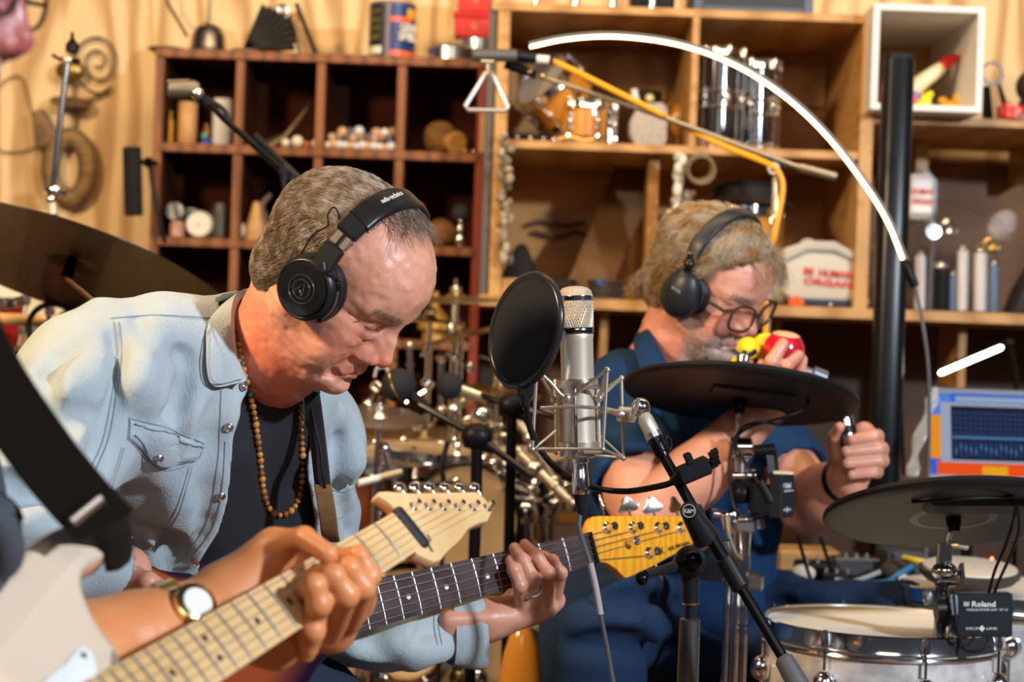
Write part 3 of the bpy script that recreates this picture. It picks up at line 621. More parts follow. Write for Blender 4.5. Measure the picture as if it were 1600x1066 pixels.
for px, D_, lb_ in ((1120, 4.40, 'taller black chrome hooped drum left in the upper right bay'), (1178, 4.44, 'black chrome hooped drum right in the upper right bay')):
 c = on(px, D_, zb); hh = .215 if px < 1150 else .195
 drum('chrome_drum', c + A(0, 0, .0105), UZ, .047, hh, black_shell, lb_, n=6, group=None, headm=flat('grey_head', (.3, .3, .3), .3), ph=.3 if px < 1150 else .7)
 mb = MB(); [mb.torus(c + A(0, 0, q), UZ, .05, .0035, 32, 8) for q in (hh * .45, hh * .62)]
 tag(mb.build('chrome_band_pair', chrome), 'pair of chrome bands around the %s black drum' % ('left' if px < 1150 else 'right'), 'band')
# lower left bay
def shells(px0, y0, y1, D_, nm, lb_, cat, n=26, sp=7, cols=(ivory, seedm[1], seedm[2])):
 t = thing(nm, P(px0, y1, D_), lb_, cat)
 MB().tube([P(px0, y0, D_), P(px0 - 2, y1, D_)], .0016, 5).build('cord', flat('cord', (.3, .26, .2), .8), t)
 for i in range(n):
  f = (i + .5) / n; py = y0 + (y1 - y0) * f; p = P(px0 + random.uniform(-sp, sp), py, D_ - .01 + random.uniform(-.012, .012)); r_ = random.uniform(.006, .011)
  MB().sph(p, (r_, r_ * .7, r_ * random.uniform(.7, 1.6)), nu=8, nv=6).build('shell_piece', cols[i % len(cols)], t)
shc = (flat('shell_dirty', (.40, .33, .22), .5), flat('shell_dark', (.10, .075, .05), .5), flat('shell_mid', (.25, .19, .12), .5))
shells(790, 208, 408, 4.285, 'shell_string', 'long string of dirty shells hanging down the left cabinet post', 'rattle', n=44, sp=9, cols=shc)
c = on(955, 4.55, BT); a_ = on(915, 4.48, BT + .01); b_ = P(1002, 250, 4.72); d = nrm(b_ - a_); n_ = nrm(A(0, -1, .2)); s_ = nrm(np.cross(d, n_)); n_ = np.cross(s_, d)
one('leaning_washboard', MB().box((a_ + b_) / 2, (.105, np.linalg.norm(b_ - a_), .018), R=np.array([s_, d, n_]), b=.003), flat('ribbed_brown', (.17, .085, .03), .6, c2=(.10, .05, .018), wave=(30, (1, 1, 1), .5)), 'brown ribbed washboard leaning diagonally in the lower left bay', 'washboard')
for i, (pp, lb_) in enumerate((([(823, 352), (850, 346), (880, 352), (915, 347)], 'upper dark driftwood stick across the lower left bay'), ([(832, 362), (870, 370), (900, 362), (918, 368)], 'lower dark driftwood stick across the lower left bay'))):
 one('driftwood_stick', MB().tube(catmull([P(x, y, 4.78) for x, y in pp], 4), .0055, 8), flat('dark_stick', (.10, .06, .03), .7), lb_, 'stick', 'driftwood sticks')
c = on(812, 4.42, BT); one('black_bag', MB().lathe([(.045, 0), (.05, .02), (.035, .07), (.012, .12), (0, .125)], c), flat('black_cloth', (.012, .011, .011), .9), 'slumped black cloth bag at the left of the lower left bay', 'bag')
c = on(868, 4.45, BT); one('black_strap_heap', MB().tube([c + A(-.05 + .1 * (i % 9) / 8, .02 * math.sin(i), .012 + .028 * math.sin(i * .6) ** 2) for i in range(40)], .009, 8), flat('dark_strap', (.015, .012, .01), .8), 'heap of dark straps beside the black bag', 'strap')
c = on(945, 4.40, BT); t = thing('cable_coil', c, 'dark coiled cable with blue tape on the bench board', 'cable')
for i in range(4): MB().torus(c + A(0, 0, .008 + .011 * i), UZ, .035 + .002 * (i % 2), .006, 28, 8, flat=1).build('cable_turn', flat('dark_cable', (.04, .03, .028), .6), t)
MB().box(c + A(-.01, -.035, .04), (.024, .012, .012), b=.003).build('tape', flat('blue_tape', (.03, .08, .4), .5), t)
# lower right bay
shells(1062, 238, 305, 4.27, 'bone_rattle', 'white bone rattle hanging in strands from the divider above the second head', 'rattle', n=12, sp=5, cols=(ivory, shc[0]))
shells(1060, 300, 400, 4.27, 'shell_rattle', 'cluster of pale shells hanging under the bone rattle', 'rattle', n=26, sp=14, cols=(shc[0], shc[2], ivory))
shells(1077, 300, 385, 4.29, 'seed_rattle', 'darker hanging seed rattle right of the pale shells', 'rattle', n=20, sp=9, cols=(shc[2], shc[1]))
mb = MB()
for i in range(5): mb.torus(P(1092 + i, 262 + i, 4.26 - .006 * i), A(.1, -1, 0), .028 + .002 * (i % 3), .0028, 28, 6)
one('rope_coil', mb, flat('old_rope', (.22, .16, .09), .8), 'coil of old rope hanging from the shelf edge beside the bone rattle', 'rope')
c = on(1155, 4.44, BT)
drum('parade_drum', c + A(0, 0, .0105), UZ, .088, .205, orangew, 'orange wooden drum with chrome hoop standing behind the second head', n=8, headm=cream, ph=.2)
mb = MB().torus(c + A(0, 0, .155), UZ, .0895, .005, 40, 8); tag(mb.build('chrome_hoop', chrome), 'loose chrome hoop around the orange drum under the black hat', 'hoop')
t = thing('black_hat', c + A(0, 0, .228), 'wide brimmed black hat resting on the orange drum', 'hat')
MB().lathe([(0, .004), (.105, .0), (.112, .004), (.108, .01), (.08, .016), (.075, .02)], c + A(.005, 0, .228)).build('brim', MATS['black_felt'] if 'black_felt' in MATS else blackp, t)
MB().lathe([(.075, .016), (.078, .04), (.055, .058), (0, .062)], c + A(.005, 0, .228)).build('crown', flat('black_wool', (.016, .016, .02), .8), t)
# white bag
fab = flat('white_canvas', (.54, .51, .44), .7, bump=.3, bs=40); redi = flat('red_ink', (.62, .05, .04), .6)
c = on(1275, 4.37, BT); t = thing('canvas_bag', c, 'off-white canvas bag with red lettering on the bench board', 'bag')
MB().prism([(-.085, .02), (-.06, .0), (.06, .0), (.09, .006), (.092, .035), (.086, .105), (.03, .125), (-.03, .128), (-.085, .11)], c + A(0, .05, 0) + A(0, 0, .012), UX, UZ, .09, b=.02).build('bag_body', fab, t)
MB().prism([(-.082, .09), (-.03, .115), (.03, .115), (.085, .092), (.087, .108), (.03, .138), (-.03, .138), (-.084, .118)], c + A(0, .055, 0) + A(0, 0, .012), UX, UZ, .105, b=.005).build('zip_flap', flat('canvas_grey', (.50, .47, .40), .7), t)
MB().sph(c + A(-.020, .02, .140), (.022, .016, .018)).sph(c + A(.024, .02, .138), (.020, .015, .014)).build('handle', fab, t)
MB().box(c + A(.015, .0, .011), (.13, .08, .018), b=.006).build('base', flat('navy_cloth', (.02, .04, .08), .7), t)
ru, rv = nrm(A(1, 0, -.06)), nrm(A(.06, 0, 1))
text('BE  HUMAN', c + A(.018, -.0425, .078), ru, rv, width=.11, height=.016, ext=.002, mat=redi, parent=t, bold=.03)
text('ORGAN', c + A(.018, -.0425, .056), ru, rv, width=.11, height=.016, ext=.002, mat=redi, parent=t, bold=.03)
c = on(1336, 4.46, BT); one('black_cap', MB().sph(c + A(-.012, 0, .055), (.035, .05, .055)), flat('cap_black', (.02, .018, .018), .9), 'black cap pushed in behind the canvas bag', 'cap')  # a soft black cap
c = on(1341, 4.34, BT); one('torn_carton', MB().box(c + A(0, 0, .022), (.034, .03, .036), R=np.array([[.85, 0, .5], [0, 1, 0], [-.5, 0, .85]]), b=.001), flat('kraft', (.5, .33, .2), .7), 'small tipped brown carton right of the canvas bag', 'carton')
c = on(1244, 4.315, BT); one('orange_toy_car', MB().box(c + A(0, 0, .008), (.036, .02, .014), b=.005).sph(c + A(0, -.004, .018), .007, nu=12, nv=8), flat('vivid_orange', (.9, .12, .01), .35), 'vivid orange toy in front of the canvas bag', 'toy')
c = on(1216, 4.40, BT); one('khaki_cloth', MB().sph(c + A(0, 0, .045), (.035, .05, .045)), flat('khaki', (.3, .27, .18), .9), 'crumpled khaki cloth left of the canvas bag', 'cloth')
c = on(1298, 4.312, BT); one('steel_ball', MB().sph(c + A(0, 0, .006), .006, nu=14, nv=8), chrome, 'tiny chrome ball in front of the canvas bag', 'ball')
# clear box of tubes, on the bench board at right
c = on(1512, 4.45, BT); bw = S(180, 4.4); t = thing('clear_tub', c, 'clear plastic tub of whistles and tubes on the bench board at right', 'tub')
h = .205
for o_, sz_ in ((A(0, 0, .003), (bw, .2, .006)), (A(-bw / 2, 0, h / 2), (.003, .2, h)), (A(bw / 2, 0, h / 2), (.003, .2, h)), (A(0, -.1, h / 2), (bw, .003, h)), (A(0, .1, h / 2), (bw, .003, h))): MB().box(c + o_, sz_).build('side', glass, t)
MB().tube([c + A(a, b, h + .003) for a, b in ((-bw / 2, -.1), (bw / 2, -.1), (bw / 2, .1), (-bw / 2, .1))], .005, 8, closed=True).build('rim', glass, t)
tubes = ((1437, 400, .012, 'matte_white', 'white card tube at the left of the clear tub'), (1455, 330, .006, 'chrome', 'thin chrome whistle, tallest at the left of the clear tub'), (1470, 420, .02, 'black_plastic', 'black tube in the clear tub beside the thin whistle'), (1487, 432, .009, 'steel_blue', 'short steel blue tube in the clear tub'),
         (1503, 392, .0125, 'matte_white', 'white tube, left of the white pair in the clear tub'), (1531, 396, .0145, 'matte_white', 'white tube, right of the white pair in the clear tub'), (1552, 416, .012, 'steel_blue', 'steel blue tube rightmost in the clear tub'))
flat('steel_blue', (.13, .20, .30), .35, .3)
for px, yt, rr, mt, lb_ in tubes:
 b_ = on(px, 4.42, BT + .0065); tp = P(px, yt, 4.42); tt = thing('whistle_tube', b_, lb_, 'tube', 'tubes in the clear tub')
 MB().cyl(b_, A(b_[0] + (tp[0] - b_[0]) * .5, b_[1], tp[2]), rr, n=16).build('barrel', MATS[mt], tt); q = A(b_[0] + (tp[0] - b_[0]) * .5, b_[1], tp[2])
 MB().sph(q + A(0, 0, .004), rr * .75, nu=12, nv=8).cyl(q, q + A(0, 0, .02), rr * .4, n=10).build('tip', chrome, tt)
c = P(1458, 362, 4.36); one('pocket_mirror', MB().lathe([(.016, 0), (.017, .004), (0, .005)], c, A(0, -1, .1)), tin, 'round silver disc shining at the top left of the clear tub', 'disc')
for px, py, lb_ in ((1546, 382, 'small brass whistle end at the top right of the clear tub'), (1480, 355, 'chrome valve at the top of the clear tub')):
 c = P(px, py, 4.42); mt = gold if px > 1500 else chrome
 one('horn_piece', MB().torus(c, UY, .012, .004, 20, 8).torus(c + A(.014, .01, -.006), A(.5, -1, 0), .010, .0035, 20, 8).torus(c + A(-.016, .01, -.008), A(-.5, -1, .3), .009, .0035, 20, 8), mt, lb_, 'fitting')
one('clear_hose', MB().tube(catmull([P(1420, 312, 4.40), P(1460, 308, 4.37), P(1510, 318, 4.36), P(1555, 345, 4.36), P(1575, 375, 4.4)], 6), .009, 10), glass, 'clear plastic hose arching over the tub of tubes', 'hose')
one('plastic_bag', MB().sph(P(1566, 352, 4.46), (.03, .012, .04), R=np.array([[.8, 0, -.6], [0, 1, 0], [.6, 0, .8]])), flat('grey_film', (.45, .4, .42), .4, alpha=.45), 'torn translucent plastic film at the end of the clear hose', 'bag')
c = on(1592, 4.40, BT); one('leather_case', MB().prism([(-.03, 0), (.09, 0), (.09, .16), (.03, .13), (-.01, .06)], c + A(0, .05, 0), UX, UZ, .12, b=.01), flat('case_black', (.014, .012, .011), .6), 'black leather case leaning at the right edge of the bench board', 'case')
# jug above tub
c = on(1437, 4.5, BT + .2105); c = c
zj = BT + h + .009
c = on(1436, 4.44, zj); t = thing('white_canister', c, 'white canister with red lettering standing on the rim of the clear tub', 'canister')
MB().box(c + A(0, 0, .052), (.07, .06, .104), b=.014).build('canister_body', flat('white_satin', (.68, .67, .66), .4), t)
text('HUMAN', c + A(.0, -.0305, .062), UX, UZ, width=.05, height=.014, ext=.0015, mat=redi, parent=t, bold=.03); text('ORGAN', c + A(.0, -.0305, .040), UX, UZ, width=.05, height=.014, ext=.0015, mat=redi, parent=t, bold=.03)
MB().box(c + A(.01, 0, .109), (.02, .02, .012), b=.003).build('spout_cap', flat('cap_grey', (.3, .3, .3), .5), t)
MB().tube([c + A(-.05, 0, -.005), c + A(.06, 0, -.005)], .004, 8).build('tray', glass, t)
# toys in the white cube
c = on(1428, LF + .08, WFL); t = thing('rubber_chicken', c, 'rubber chicken toy with cream neck and red head in the white cube', 'toy')
ye = flat('toy_yellow', (.85, .68, .02), .35); cr_ = flat('toy_cream', (.78, .68, .42), .4); rd = flat('toy_red', (.55, .01, .01), .35)
g = SDF(c + A(-.06, -.05, -.005), c + A(.08, .05, .08), .0025)
g.ell(c + A(-.01, 0, .022), (.034, .026, .022)); g.cap(c + A(.0, 0, .02), c + A(.036, 0, .045), .012, .008); g.cap(c + A(0, -.01, .01), c + A(.04, -.02, .012), .011, .007); g.cap(c + A(0, .0, .02), c + A(.028, -.01, .03), .012, .009)
V, Q = g.mesh(); big_mesh('body', V, Q, ye, t)
nk = catmull([P(1424, 142, LF + .08), P(1440, 128, LF + .08), P(1462, 112, LF + .08), P(1472, 104, LF + .08)], 5)
MB().tube(nk, np.linspace(.022, .013, len(nk)), 14).build('neck', cr_, t)
MB().tube(catmull([P(1468, 106, LF + .08), P(1478, 98, LF + .08), P(1490, 92, LF + .08), P(1500, 88, LF + .08)], 4), [.009, .011, .013, .0145, .015, .0145, .014, .013, .0115, .01, .008, .006, .004][:13], 14).build('head', rd, t)
MB().sph(P(1428, 150, LF + .06), (.018, .012, .01)).build('collar', flat('toy_violet', (.22, .18, .4), .4), t); MB().sph(P(1428, 156, LF + .05), (.009, .009, .009)).build('ball', flat('toy_pink', (.8, .1, .2), .4), t)
c = on(1486, LF + .1, WFL); one('rubber_duck', MB().sph(c + A(0, 0, .018), (.028, .022, .018)).sph(c + A(.016, 0, .04), .014).sph(c + A(-.02, 0, .034), (.012, .01, .009)), flat('duck_amber', (.75, .40, .02), .4), 'amber yellow rubber toy right of the rubber chicken', 'toy')
c = on(1384, LF + .12, WFL); one('red_toy', MB().sph(c + A(0, 0, .035), (.02, .02, .035)), rd, 'red toy at the left inside the white cube behind the black column', 'toy')
zs = sz + .0005
c = on(1560, LF + .1, zs); t = thing('folded_stand', c, 'black folded instrument stand leaning right of the white cube', 'stand')
MB().tube([c + A(-.024, 0, 0), c + A(-.03, 0, .085)], [.014, .009], 8).build('leg', blackm, t); MB().tube([c + A(.024, -.01, 0), c + A(-.002, 0, .09)], [.010, .004], 8).build('leg', blackm, t)
MB().torus(c + A(-.018, 0, .115), UY, .024, .0032, 24, 6).build('hook', blackm, t)
c = on(1580, LF + .03, zs); one('red_tambourine', MB().lathe([(.03, 0), (.034, .006), (.033, .03), (.0, .034)], c).sph(c + A(.008, -.03, .018), .011).sph(c + A(-.012, -.012, .034), .009), flat('red_speckle', (.7, .03, .02), .4, c2=(.8, .5, .45), ns=60, nlo=.5, nhi=.7), 'red speckled toy with pink spots on the wall shelf', 'toy')
c = on(1604, LF + .12, zs); one('dark_gourd', MB().sph(c + A(0, 0, .09), (.028, .03, .035)).sph(c + A(0, 0, .035), (.022, .03, .04)), flat('gourd_brown', (.05, .02, .012), .5), 'dark brown gourd at the right edge of the wall shelf', 'gourd')
# ================================================================ people: shared sculpting
def sdf_noise(g, cell, amp, seed, R=None):
 r = np.random.default_rng(seed); X, Y, Z = np.meshgrid(*g.ax, indexing='ij', sparse=True)
 X = X - g.lo[0]; Y = Y - g.lo[1]; Z = Z - g.lo[2]
 if R is None: c = [X / cell[0], Y / cell[1], Z / cell[2]]
 else: c = [(R[i][0] * X + R[i][1] * Y + R[i][2] * Z) / cell[i] + 40 for i in range(3)]
 band = np.abs(g.F) < .03; sh = g.F.shape
 c = [np.broadcast_to(q, sh)[band] for q in c]; n = 96; T = r.standard_normal((n, n, n)).astype(np.float32)
 i0 = [np.floor(q).astype(int) for q in c]; f = [q - i for q, i in zip(c, i0)]; f = [q * q * (3 - 2 * q) for q in f]; out = 0
 for a in (0, 1):
  for b in (0, 1):
   for d in (0, 1):
    wgt = (f[0] if a else 1 - f[0]) * (f[1] if b else 1 - f[1]) * (f[2] if d else 1 - f[2])
    out = out + wgt * T[(i0[0] + a) % n, (i0[1] + b) % n, (i0[2] + d) % n]
 g.F[band] += (amp * out).astype(np.float32)
def head_frame(o, yaw, pitch, roll, toward=1):
 """x forward (yaw: 0 = image right, + turns to the camera), z up, y the person's left; rows of the result are world axes"""
 y, p, r = [math.radians(q) for q in (yaw, pitch, roll)]
 f = A(math.cos(p) * math.cos(y), -math.cos(p) * math.sin(y), -math.sin(p)); u = A(math.sin(p) * math.cos(y), -math.sin(p) * math.sin(y), math.cos(p))
 l = np.cross(u, f); u2 = u * math.cos(r) + l * math.sin(r); l2 = l * math.cos(r) - u * math.sin(r)
 return np.array([f, l2, u2]), np.asarray(o, float)
def sculpt_head(R, o, neck, vox=.0015, fat=0.0, age=1.0, mouth_open=0):
 """neck: list of (world point, radius); returns world verts, quads and canonical verts"""
 loc = lambda p: R @ (np.asarray(p, float) - o)
 npts = [(loc(p), r) for p, r in neck]; lo = A(-.125, -.1, -.14); hi = A(.135, .1, .14)
 for p, r in npts: lo = np.minimum(lo, p - r - .01); hi = np.maximum(hi, p + r + .01)
 g = SDF(lo, hi, vox)
 g.ell((-.008, 0, .04), (.098, .077, .077), 0); g.ell((.022, 0, .044), (.07, .066, .06), .03)
 g.ell((.026, 0, -.022), (.06, .060 + fat, .072), .03)
 g.ell((.058, 0, -.056), (.030, .036 + fat, .036), .02)
 for i in range(len(npts) - 1): g.cap(npts[i][0], npts[i + 1][0], npts[i][1], npts[i + 1][1], .035 if i == 0 else .02)
 for s_ in (-1, 1):
  g.cap((-.004, s_ * .054, -.042), (.055, s_ * .022, -.084), .019, .016, .025)                 # jaw
  g.cap((.0815, s_ * .010, .0275), (.066, s_ * .047, .0265), .0105, .0092, .014)               # brow ridge
  g.cap((.060, s_ * .044, -.020), (.018, s_ * .064, -.010), .015, .012, .02)                   # cheekbone
  g.ell((.050, s_ * .046, -.05), (.022, .014, .026), .02)                                      # cheek / jowl
 g.ell((.073, 0, -.088), (.0185, .023, .0165), .016)
 for s_ in (-1, 1):
  g.ell((.0985, s_ * .030, .0075), (.0190, .0185, .0145), .010, op='s')                        # eye socket
  g.ell((.0690, s_ * .0305, .0080), (.0150, .0160, .0125), .003)                                # eyeball under lids
  g.cap((.0835, s_ * .016, .0225), (.0735, s_ * .047, .0180), .0042 * age, .0042 * age, .005)  # heavy fold above the lid
  for zz, rr in ((-.0045, .0010), ):
   g.chain([(.0800, s_ * .0165, zz + .0065), (.0836, s_ * .0245, zz + .0040), (.0828, s_ * .033, zz + .0038), (.0765, s_ * .0445, zz + .0062)], [rr] * 4, .0022, .002, op='s')   # the closed lid line
  g.chain([(.080, s_ * .018, -.0060), (.0785, s_ * .031, -.0085), (.0705, s_ * .044, -.0060)], [.0042 * age] * 3, .006, .004)    # eye bag
  g.chain([(.0840, s_ * .021, -.0135), (.0810, s_ * .031, -.0155), (.073, s_ * .045, -.0120)], [.0003] * 3, .0026 * age, .0026, op='s')
  for q in (-.007, .000, .008): g.cap((.0690, s_ * .0510, .006 + q * .5), (.0565, s_ * .0600, .006 + q * 1.7), .0003, .0002, .0016 * age, op='s')   # crow's feet
  g.chain([(.062, s_ * .052, -.030), (.050, s_ * .058, -.045), (.043, s_ * .057, -.060)], [.0006] * 3, .005 * age, .004, op='s')
 g.chain([(.084, 0, .014), (.094, 0, -.006), (.1035, 0, -.024)], [.0075, .0078, .0095], .011, .006)
 g.ell((.1035, 0, -.0290), (.0095, .0088, .0088), .006)
 for s_ in (-1, 1):
  g.ell((.0910, s_ * .0095, -.0225), (.0075, .0065, .011), .009); g.ell((.0935, s_ * .0125, -.0335), (.0105, .0062, .0078), .005)
  g.ell((.099, s_ * .0062, -.0425), (.0052, .0032, .004), .002, op='s')
  g.ell((.084, s_ * .0165, -.033), (.009, .009, .011), .008); g.cap((.0825, s_ * .027, -.047), (.076, s_ * .033, -.066), .001, .0008, .010 * age, op='s')  # nasolabial
  g.cap((.074, s_ * .030, -.072), (.066, s_ * .028, -.088), .0008, .0006, .007 * age, op='s')
 g.cap((.0885, 0, -.0465), (.0905, 0, -.055), .0035, .004, .008)
 for s_ in (-1, 1):
  g.cap((.0885, 0, -.0580), (.0785, s_ * .0225, -.0660), .0046, .0026, .005); g.cap((.0865, 0, -.0690), (.0775, s_ * .0205, -.0700), .0054, .0032, .005)
  g.cap((.0965, 0, -.0634), (.0775, s_ * .0262, -.0705), .0015, .0012, .0026, op='s'); g.ell((.078, s_ * .0275, -.0725), (.004, .004, .005), .006 * age, op='s')
 g.ell((.0935, 0, -.0775), (.009, .018, .0042), .008, op='s')
 for i, z in enumerate((.052, .065, .078)):                                                      # forehead lines
  for s_ in (-1, 1): g.cap((.0915 - .006 * i, 0, z), (.078 - .006 * i, s_ * .042, z - .002), .0004, .0004, .0022 * age, op='s')
 for s_ in (-1, 1):                                                                               # ears
  RE = np.array([[1, 0, 0], [0, 1, 0], [0, 0, 1]]); g.ell((-.006, s_ * .0765, .0), (.018, .0075, .031), .006)
  g.ell((-.004, s_ * .083, .002), (.0105, .005, .02), .004, op='s'); g.ell((.002, s_ * .078, -.006), (.005, .006, .006), .003)
 sdf_noise(g, (.007, .007, .007), .00028 * age, 77); sdf_noise(g, (.02, .02, .009), .0004 * age, 78)
 V, Q = g.mesh(); return V @ R + o, Q, V
def head_colors(C, base, ruddy=.5, stub=0, seed=1):
 n = len(C); c = np.tile(np.array(base, float), (n, 1)); x, y, z = C[:, 0], C[:, 1], C[:, 2]
 def blob(cx, cy, cz, r): return np.exp(-(((x - cx) ** 2 + (np.abs(y) - cy) ** 2 + (z - cz) ** 2) / r ** 2))
 red = blob(.105, 0, -.03, .018) * .8 + blob(.062, .044, -.025, .026) * .6 + blob(0, .07, 0, .03) * .5 + np.clip((-z - .06) / .05, 0, 1) * (x < .05) * .75
 c *= 1 + red[:, None] * ruddy * np.array([.10, -.22, -.30])
 lip = np.exp(-((z + .0635) / .007) ** 2) * (np.abs(y) < .024) * (x > .074); c *= 1 + lip[:, None] * np.array([-.12, -.34, -.28])
 eye = blob(.078, .031, .006, .016); c *= 1 - eye[:, None] * np.array([.12, .2, .16])
 brow = np.exp(-((z - .028 + (np.abs(y) - .03) ** 2 * 6) / .004) ** 2) * (np.abs(y) > .012) * (np.abs(y) < .05) * (x > .055); c *= 1 - brow[:, None] * .38
 if stub:
  s = np.clip((-z - .045) / .02, 0, 1) * (x > .03) + np.exp(-((z + .05) / .007) ** 2) * (x > .075); s = np.clip(s, 0, 1) * (1 - lip); r = np.random.default_rng(seed).random(n)
  c = c * (1 - stub * s[:, None]) + stub * s[:, None] * (np.array([.5, .42, .38]) * (.7 + .6 * r[:, None]))
 for fq, am, sd in ((90, .05, 1), (210, .045, 2), (45, .05, 3)):
  q = np.sin(x * fq + 3 * np.sin(z * fq * .7 + sd)) * np.sin(y * fq * 1.1 + sd * 2 + 2 * np.sin(x * fq * .6)) * np.sin(z * fq * .9 + sd); c *= 1 + q[:, None] * am * np.array([.5, 1.6, 1.8])
 r = np.random.default_rng(seed + 5).standard_normal((n, 1)); return np.clip(c * (1 + .025 * r), 0, 1)
def skin(name, rough=.40, ns=26, tint=(.86, .74, .70)):
 return M(name, (1, 1, 1), rough, vcol='Col', c2=tint, ns=ns, nlo=.42, nhi=.72, bump=.16, bs=420, sss=.10, spec=.5, coat=.03)
def join(parts):
 Vs, Qs, Cs, n = [], [], [], 0
 for V, Q, C in parts:
  C = np.broadcast_to(np.asarray(C, float), (len(V), 3)); V, Q, kp = largest(V, Q, True); Vs.append(V); Qs.append(Q + n); Cs.append(C[kp]); n += len(V)
 return np.concatenate(Vs), np.concatenate(Qs), np.concatenate(Cs)
def limb(pts, rs, k=.02, vox=.003, extra=None, noise=None):
 p = np.array(pts, float); m = max(rs) + .02; g = SDF(p.min(0) - m, p.max(0) + m, vox); g.chain(p, rs, 0, k)
 if extra: extra(g)
 if noise: sdf_noise(g, *noise)
 return g.mesh()
def hand_sdf(wrist, mcps, fingers, thumb, wr=.026, fr=.0092, vox=.0014, arm=None, armr=None, palmk=.012, pr=.0125, flatn=None):
 """fingers: lists of world joints from the knuckle on; every finger keeps its own length and bend"""
 allp = [np.asarray(wrist)] + [np.asarray(q) for f in fingers for q in f] + [np.asarray(q) for q in thumb] + ([np.asarray(q) for q in arm] if arm else [])
 P_ = np.array(allp); g = SDF(P_.min(0) - .04, P_.max(0) + .04, vox)
 if arm: g.chain(arm, armr, 0, .012)
 for i, m in enumerate(mcps):
  g.cap(wrist, m, wr * .72, pr, palmk)
  if i: g.cap(mcps[i - 1], m, pr, pr, .008); g.cap((np.asarray(mcps[i - 1]) + wrist) / 2, (np.asarray(m) + wrist) / 2, pr, pr, .01)
 for f, L in zip(fingers, (1.0, 1.05, 1.0, .88) if len(fingers) == 4 else [1] * len(fingers)):
  n = len(f); rs = [fr * L * q for q in (1.18, 1.02, .92, .80, .72)[:n]]
  g2 = [np.asarray(q, float) for q in f]
  for i in range(n - 1):
   g.cap(g2[i], g2[i + 1], rs[i], rs[i + 1], .006 if i == 0 else .0025)
   if i: g.ell(g2[i], rs[i] * 1.07, .003)
 th = [np.asarray(q, float) for q in thumb]; g.cap(wrist, th[0], wr * .55, .015, palmk); rs = [.0165, .0118, .0108, .0088][:len(th)]
 for i in range(len(th) - 1): g.cap(th[i], th[i + 1], rs[i], rs[i + 1], .012 if i == 0 else .003)
 return g
def surf_D(g, px, py, d0, d1):
 for D in np.arange(d0, d1, g.vox * .6):
  i = np.round((P(px, py, D) - g.lo) / g.vox).astype(int)
  if (i >= 0).all() and (i < g.n).all() and g.F[tuple(i)] < 0: return D
 return None
def folds(g, F0, rng_, k=.024):
 """ridges (r>0) and creases (r<0) that ride on the cloth surface, given as pixel paths"""
 for pts, r_ in rng_:
  q = catmull([A(a, b, 0) for a, b in pts], 3); P3 = []
  for a in q:
   D = surf_D(g, a[0], a[1], *F0)
   if D: P3.append(P(a[0], a[1], D + (abs(r_) * .35 if r_ > 0 else 0)))
  if len(P3) > 1:
   n_ = len(P3); rs = [max(.0012, abs(r_) * math.sin(math.pi * (i + .5) / n_) ** .5) for i in range(n_)]; g.chain(P3, rs, k, k, 'u' if r_ > 0 else 's')
def strands(C2W, gen, name, mat, parent, sides=3, seg=5, cols=None):
 V = []; F = []; n = 0; W = []
 for pts, r in gen:
  p = np.array(pts, float); k = len(p); t = np.gradient(p, axis=0); t /= np.linalg.norm(t, axis=1, keepdims=True) + 1e-9
  u = np.cross(t, A(.3, .5, .8)); u /= np.linalg.norm(u, axis=1, keepdims=True) + 1e-9; v = np.cross(t, u); rr = r * np.linspace(1, .25, k)[:, None]
  for j in range(sides): a = 2 * math.pi * j / sides; W.append(p + rr * (math.cos(a) * u + math.sin(a) * v))
  for j in range(sides):
   b, c = n + j * k, n + (j + 1) % sides * k
   F.append(np.stack([b + np.arange(k - 1), b + np.arange(1, k), c + np.arange(1, k), c + np.arange(k - 1)], 1))
  n += sides * k
 V = np.concatenate(W); Q = np.concatenate(F)
 if C2W: V = V @ C2W[0] + C2W[1]
 return big_mesh(name, V, Q, mat, parent, relax=0)
def grow(V, Q, n, flow, Lr, r0, lift, r, keep=None, seg=5, wav=.2, thin=.0005):
 bv = BVHTree.FromPolygons(V.tolist(), Q.tolist()); a, b, c = V[Q[:, 0]], V[Q[:, 1]], V[Q[:, 2]]; nn = np.cross(b - a, c - a); nn /= np.linalg.norm(nn, axis=1, keepdims=True) + 1e-12
 G = []; tries = 0
 while len(G) < n and tries < n * 6:
  tries += 1; i = r.integers(len(Q)); p = (a[i] + c[i]) / 2
  if keep and not keep(p, nn[i]): continue
  L = r.uniform(*Lr); pts = [p]; q = p; ph = r.random(3) * 6.28
  for k in range(1, seg):
   h = bv.find_nearest(Vector(q)); N_ = np.array(h[1]); d = np.asarray(flow(q), float) + wav * np.sin(ph * .35 + k * .9 + q * 60)
   d = d - N_ * (d @ N_); q = np.array(h[0]) + nrm(d) * L / (seg - 1) + N_ * (r0 + lift * k * (1 + r.random())); pts.append(q)
  G.append((pts, thin * r.uniform(.7, 1.3)))
 return G
# ================================================================ the bassist
HB, OB = head_frame(P(527, 437, 2.2), 18, 42, -7)
def hb(x, y, z): return A(x, y, z) @ HB + OB
skinb = skin('skin_bassist')
bass_t = thing('person', P(330, 1500, 2.3) * A(1, 1, 0), 'seated man in light denim shirt and black tee looking down at his bass', 'person')
VB, QB, CB = sculpt_head(HB, OB, [(hb(-.028, 0, -.04), .056), (P(440, 540, 2.25), .060), (P(392, 605, 2.345), .062)], age=1.25)
cb = head_colors(CB, (.70, .325, .215), 1.7)
VH, QH, ch = VB, QB, cb
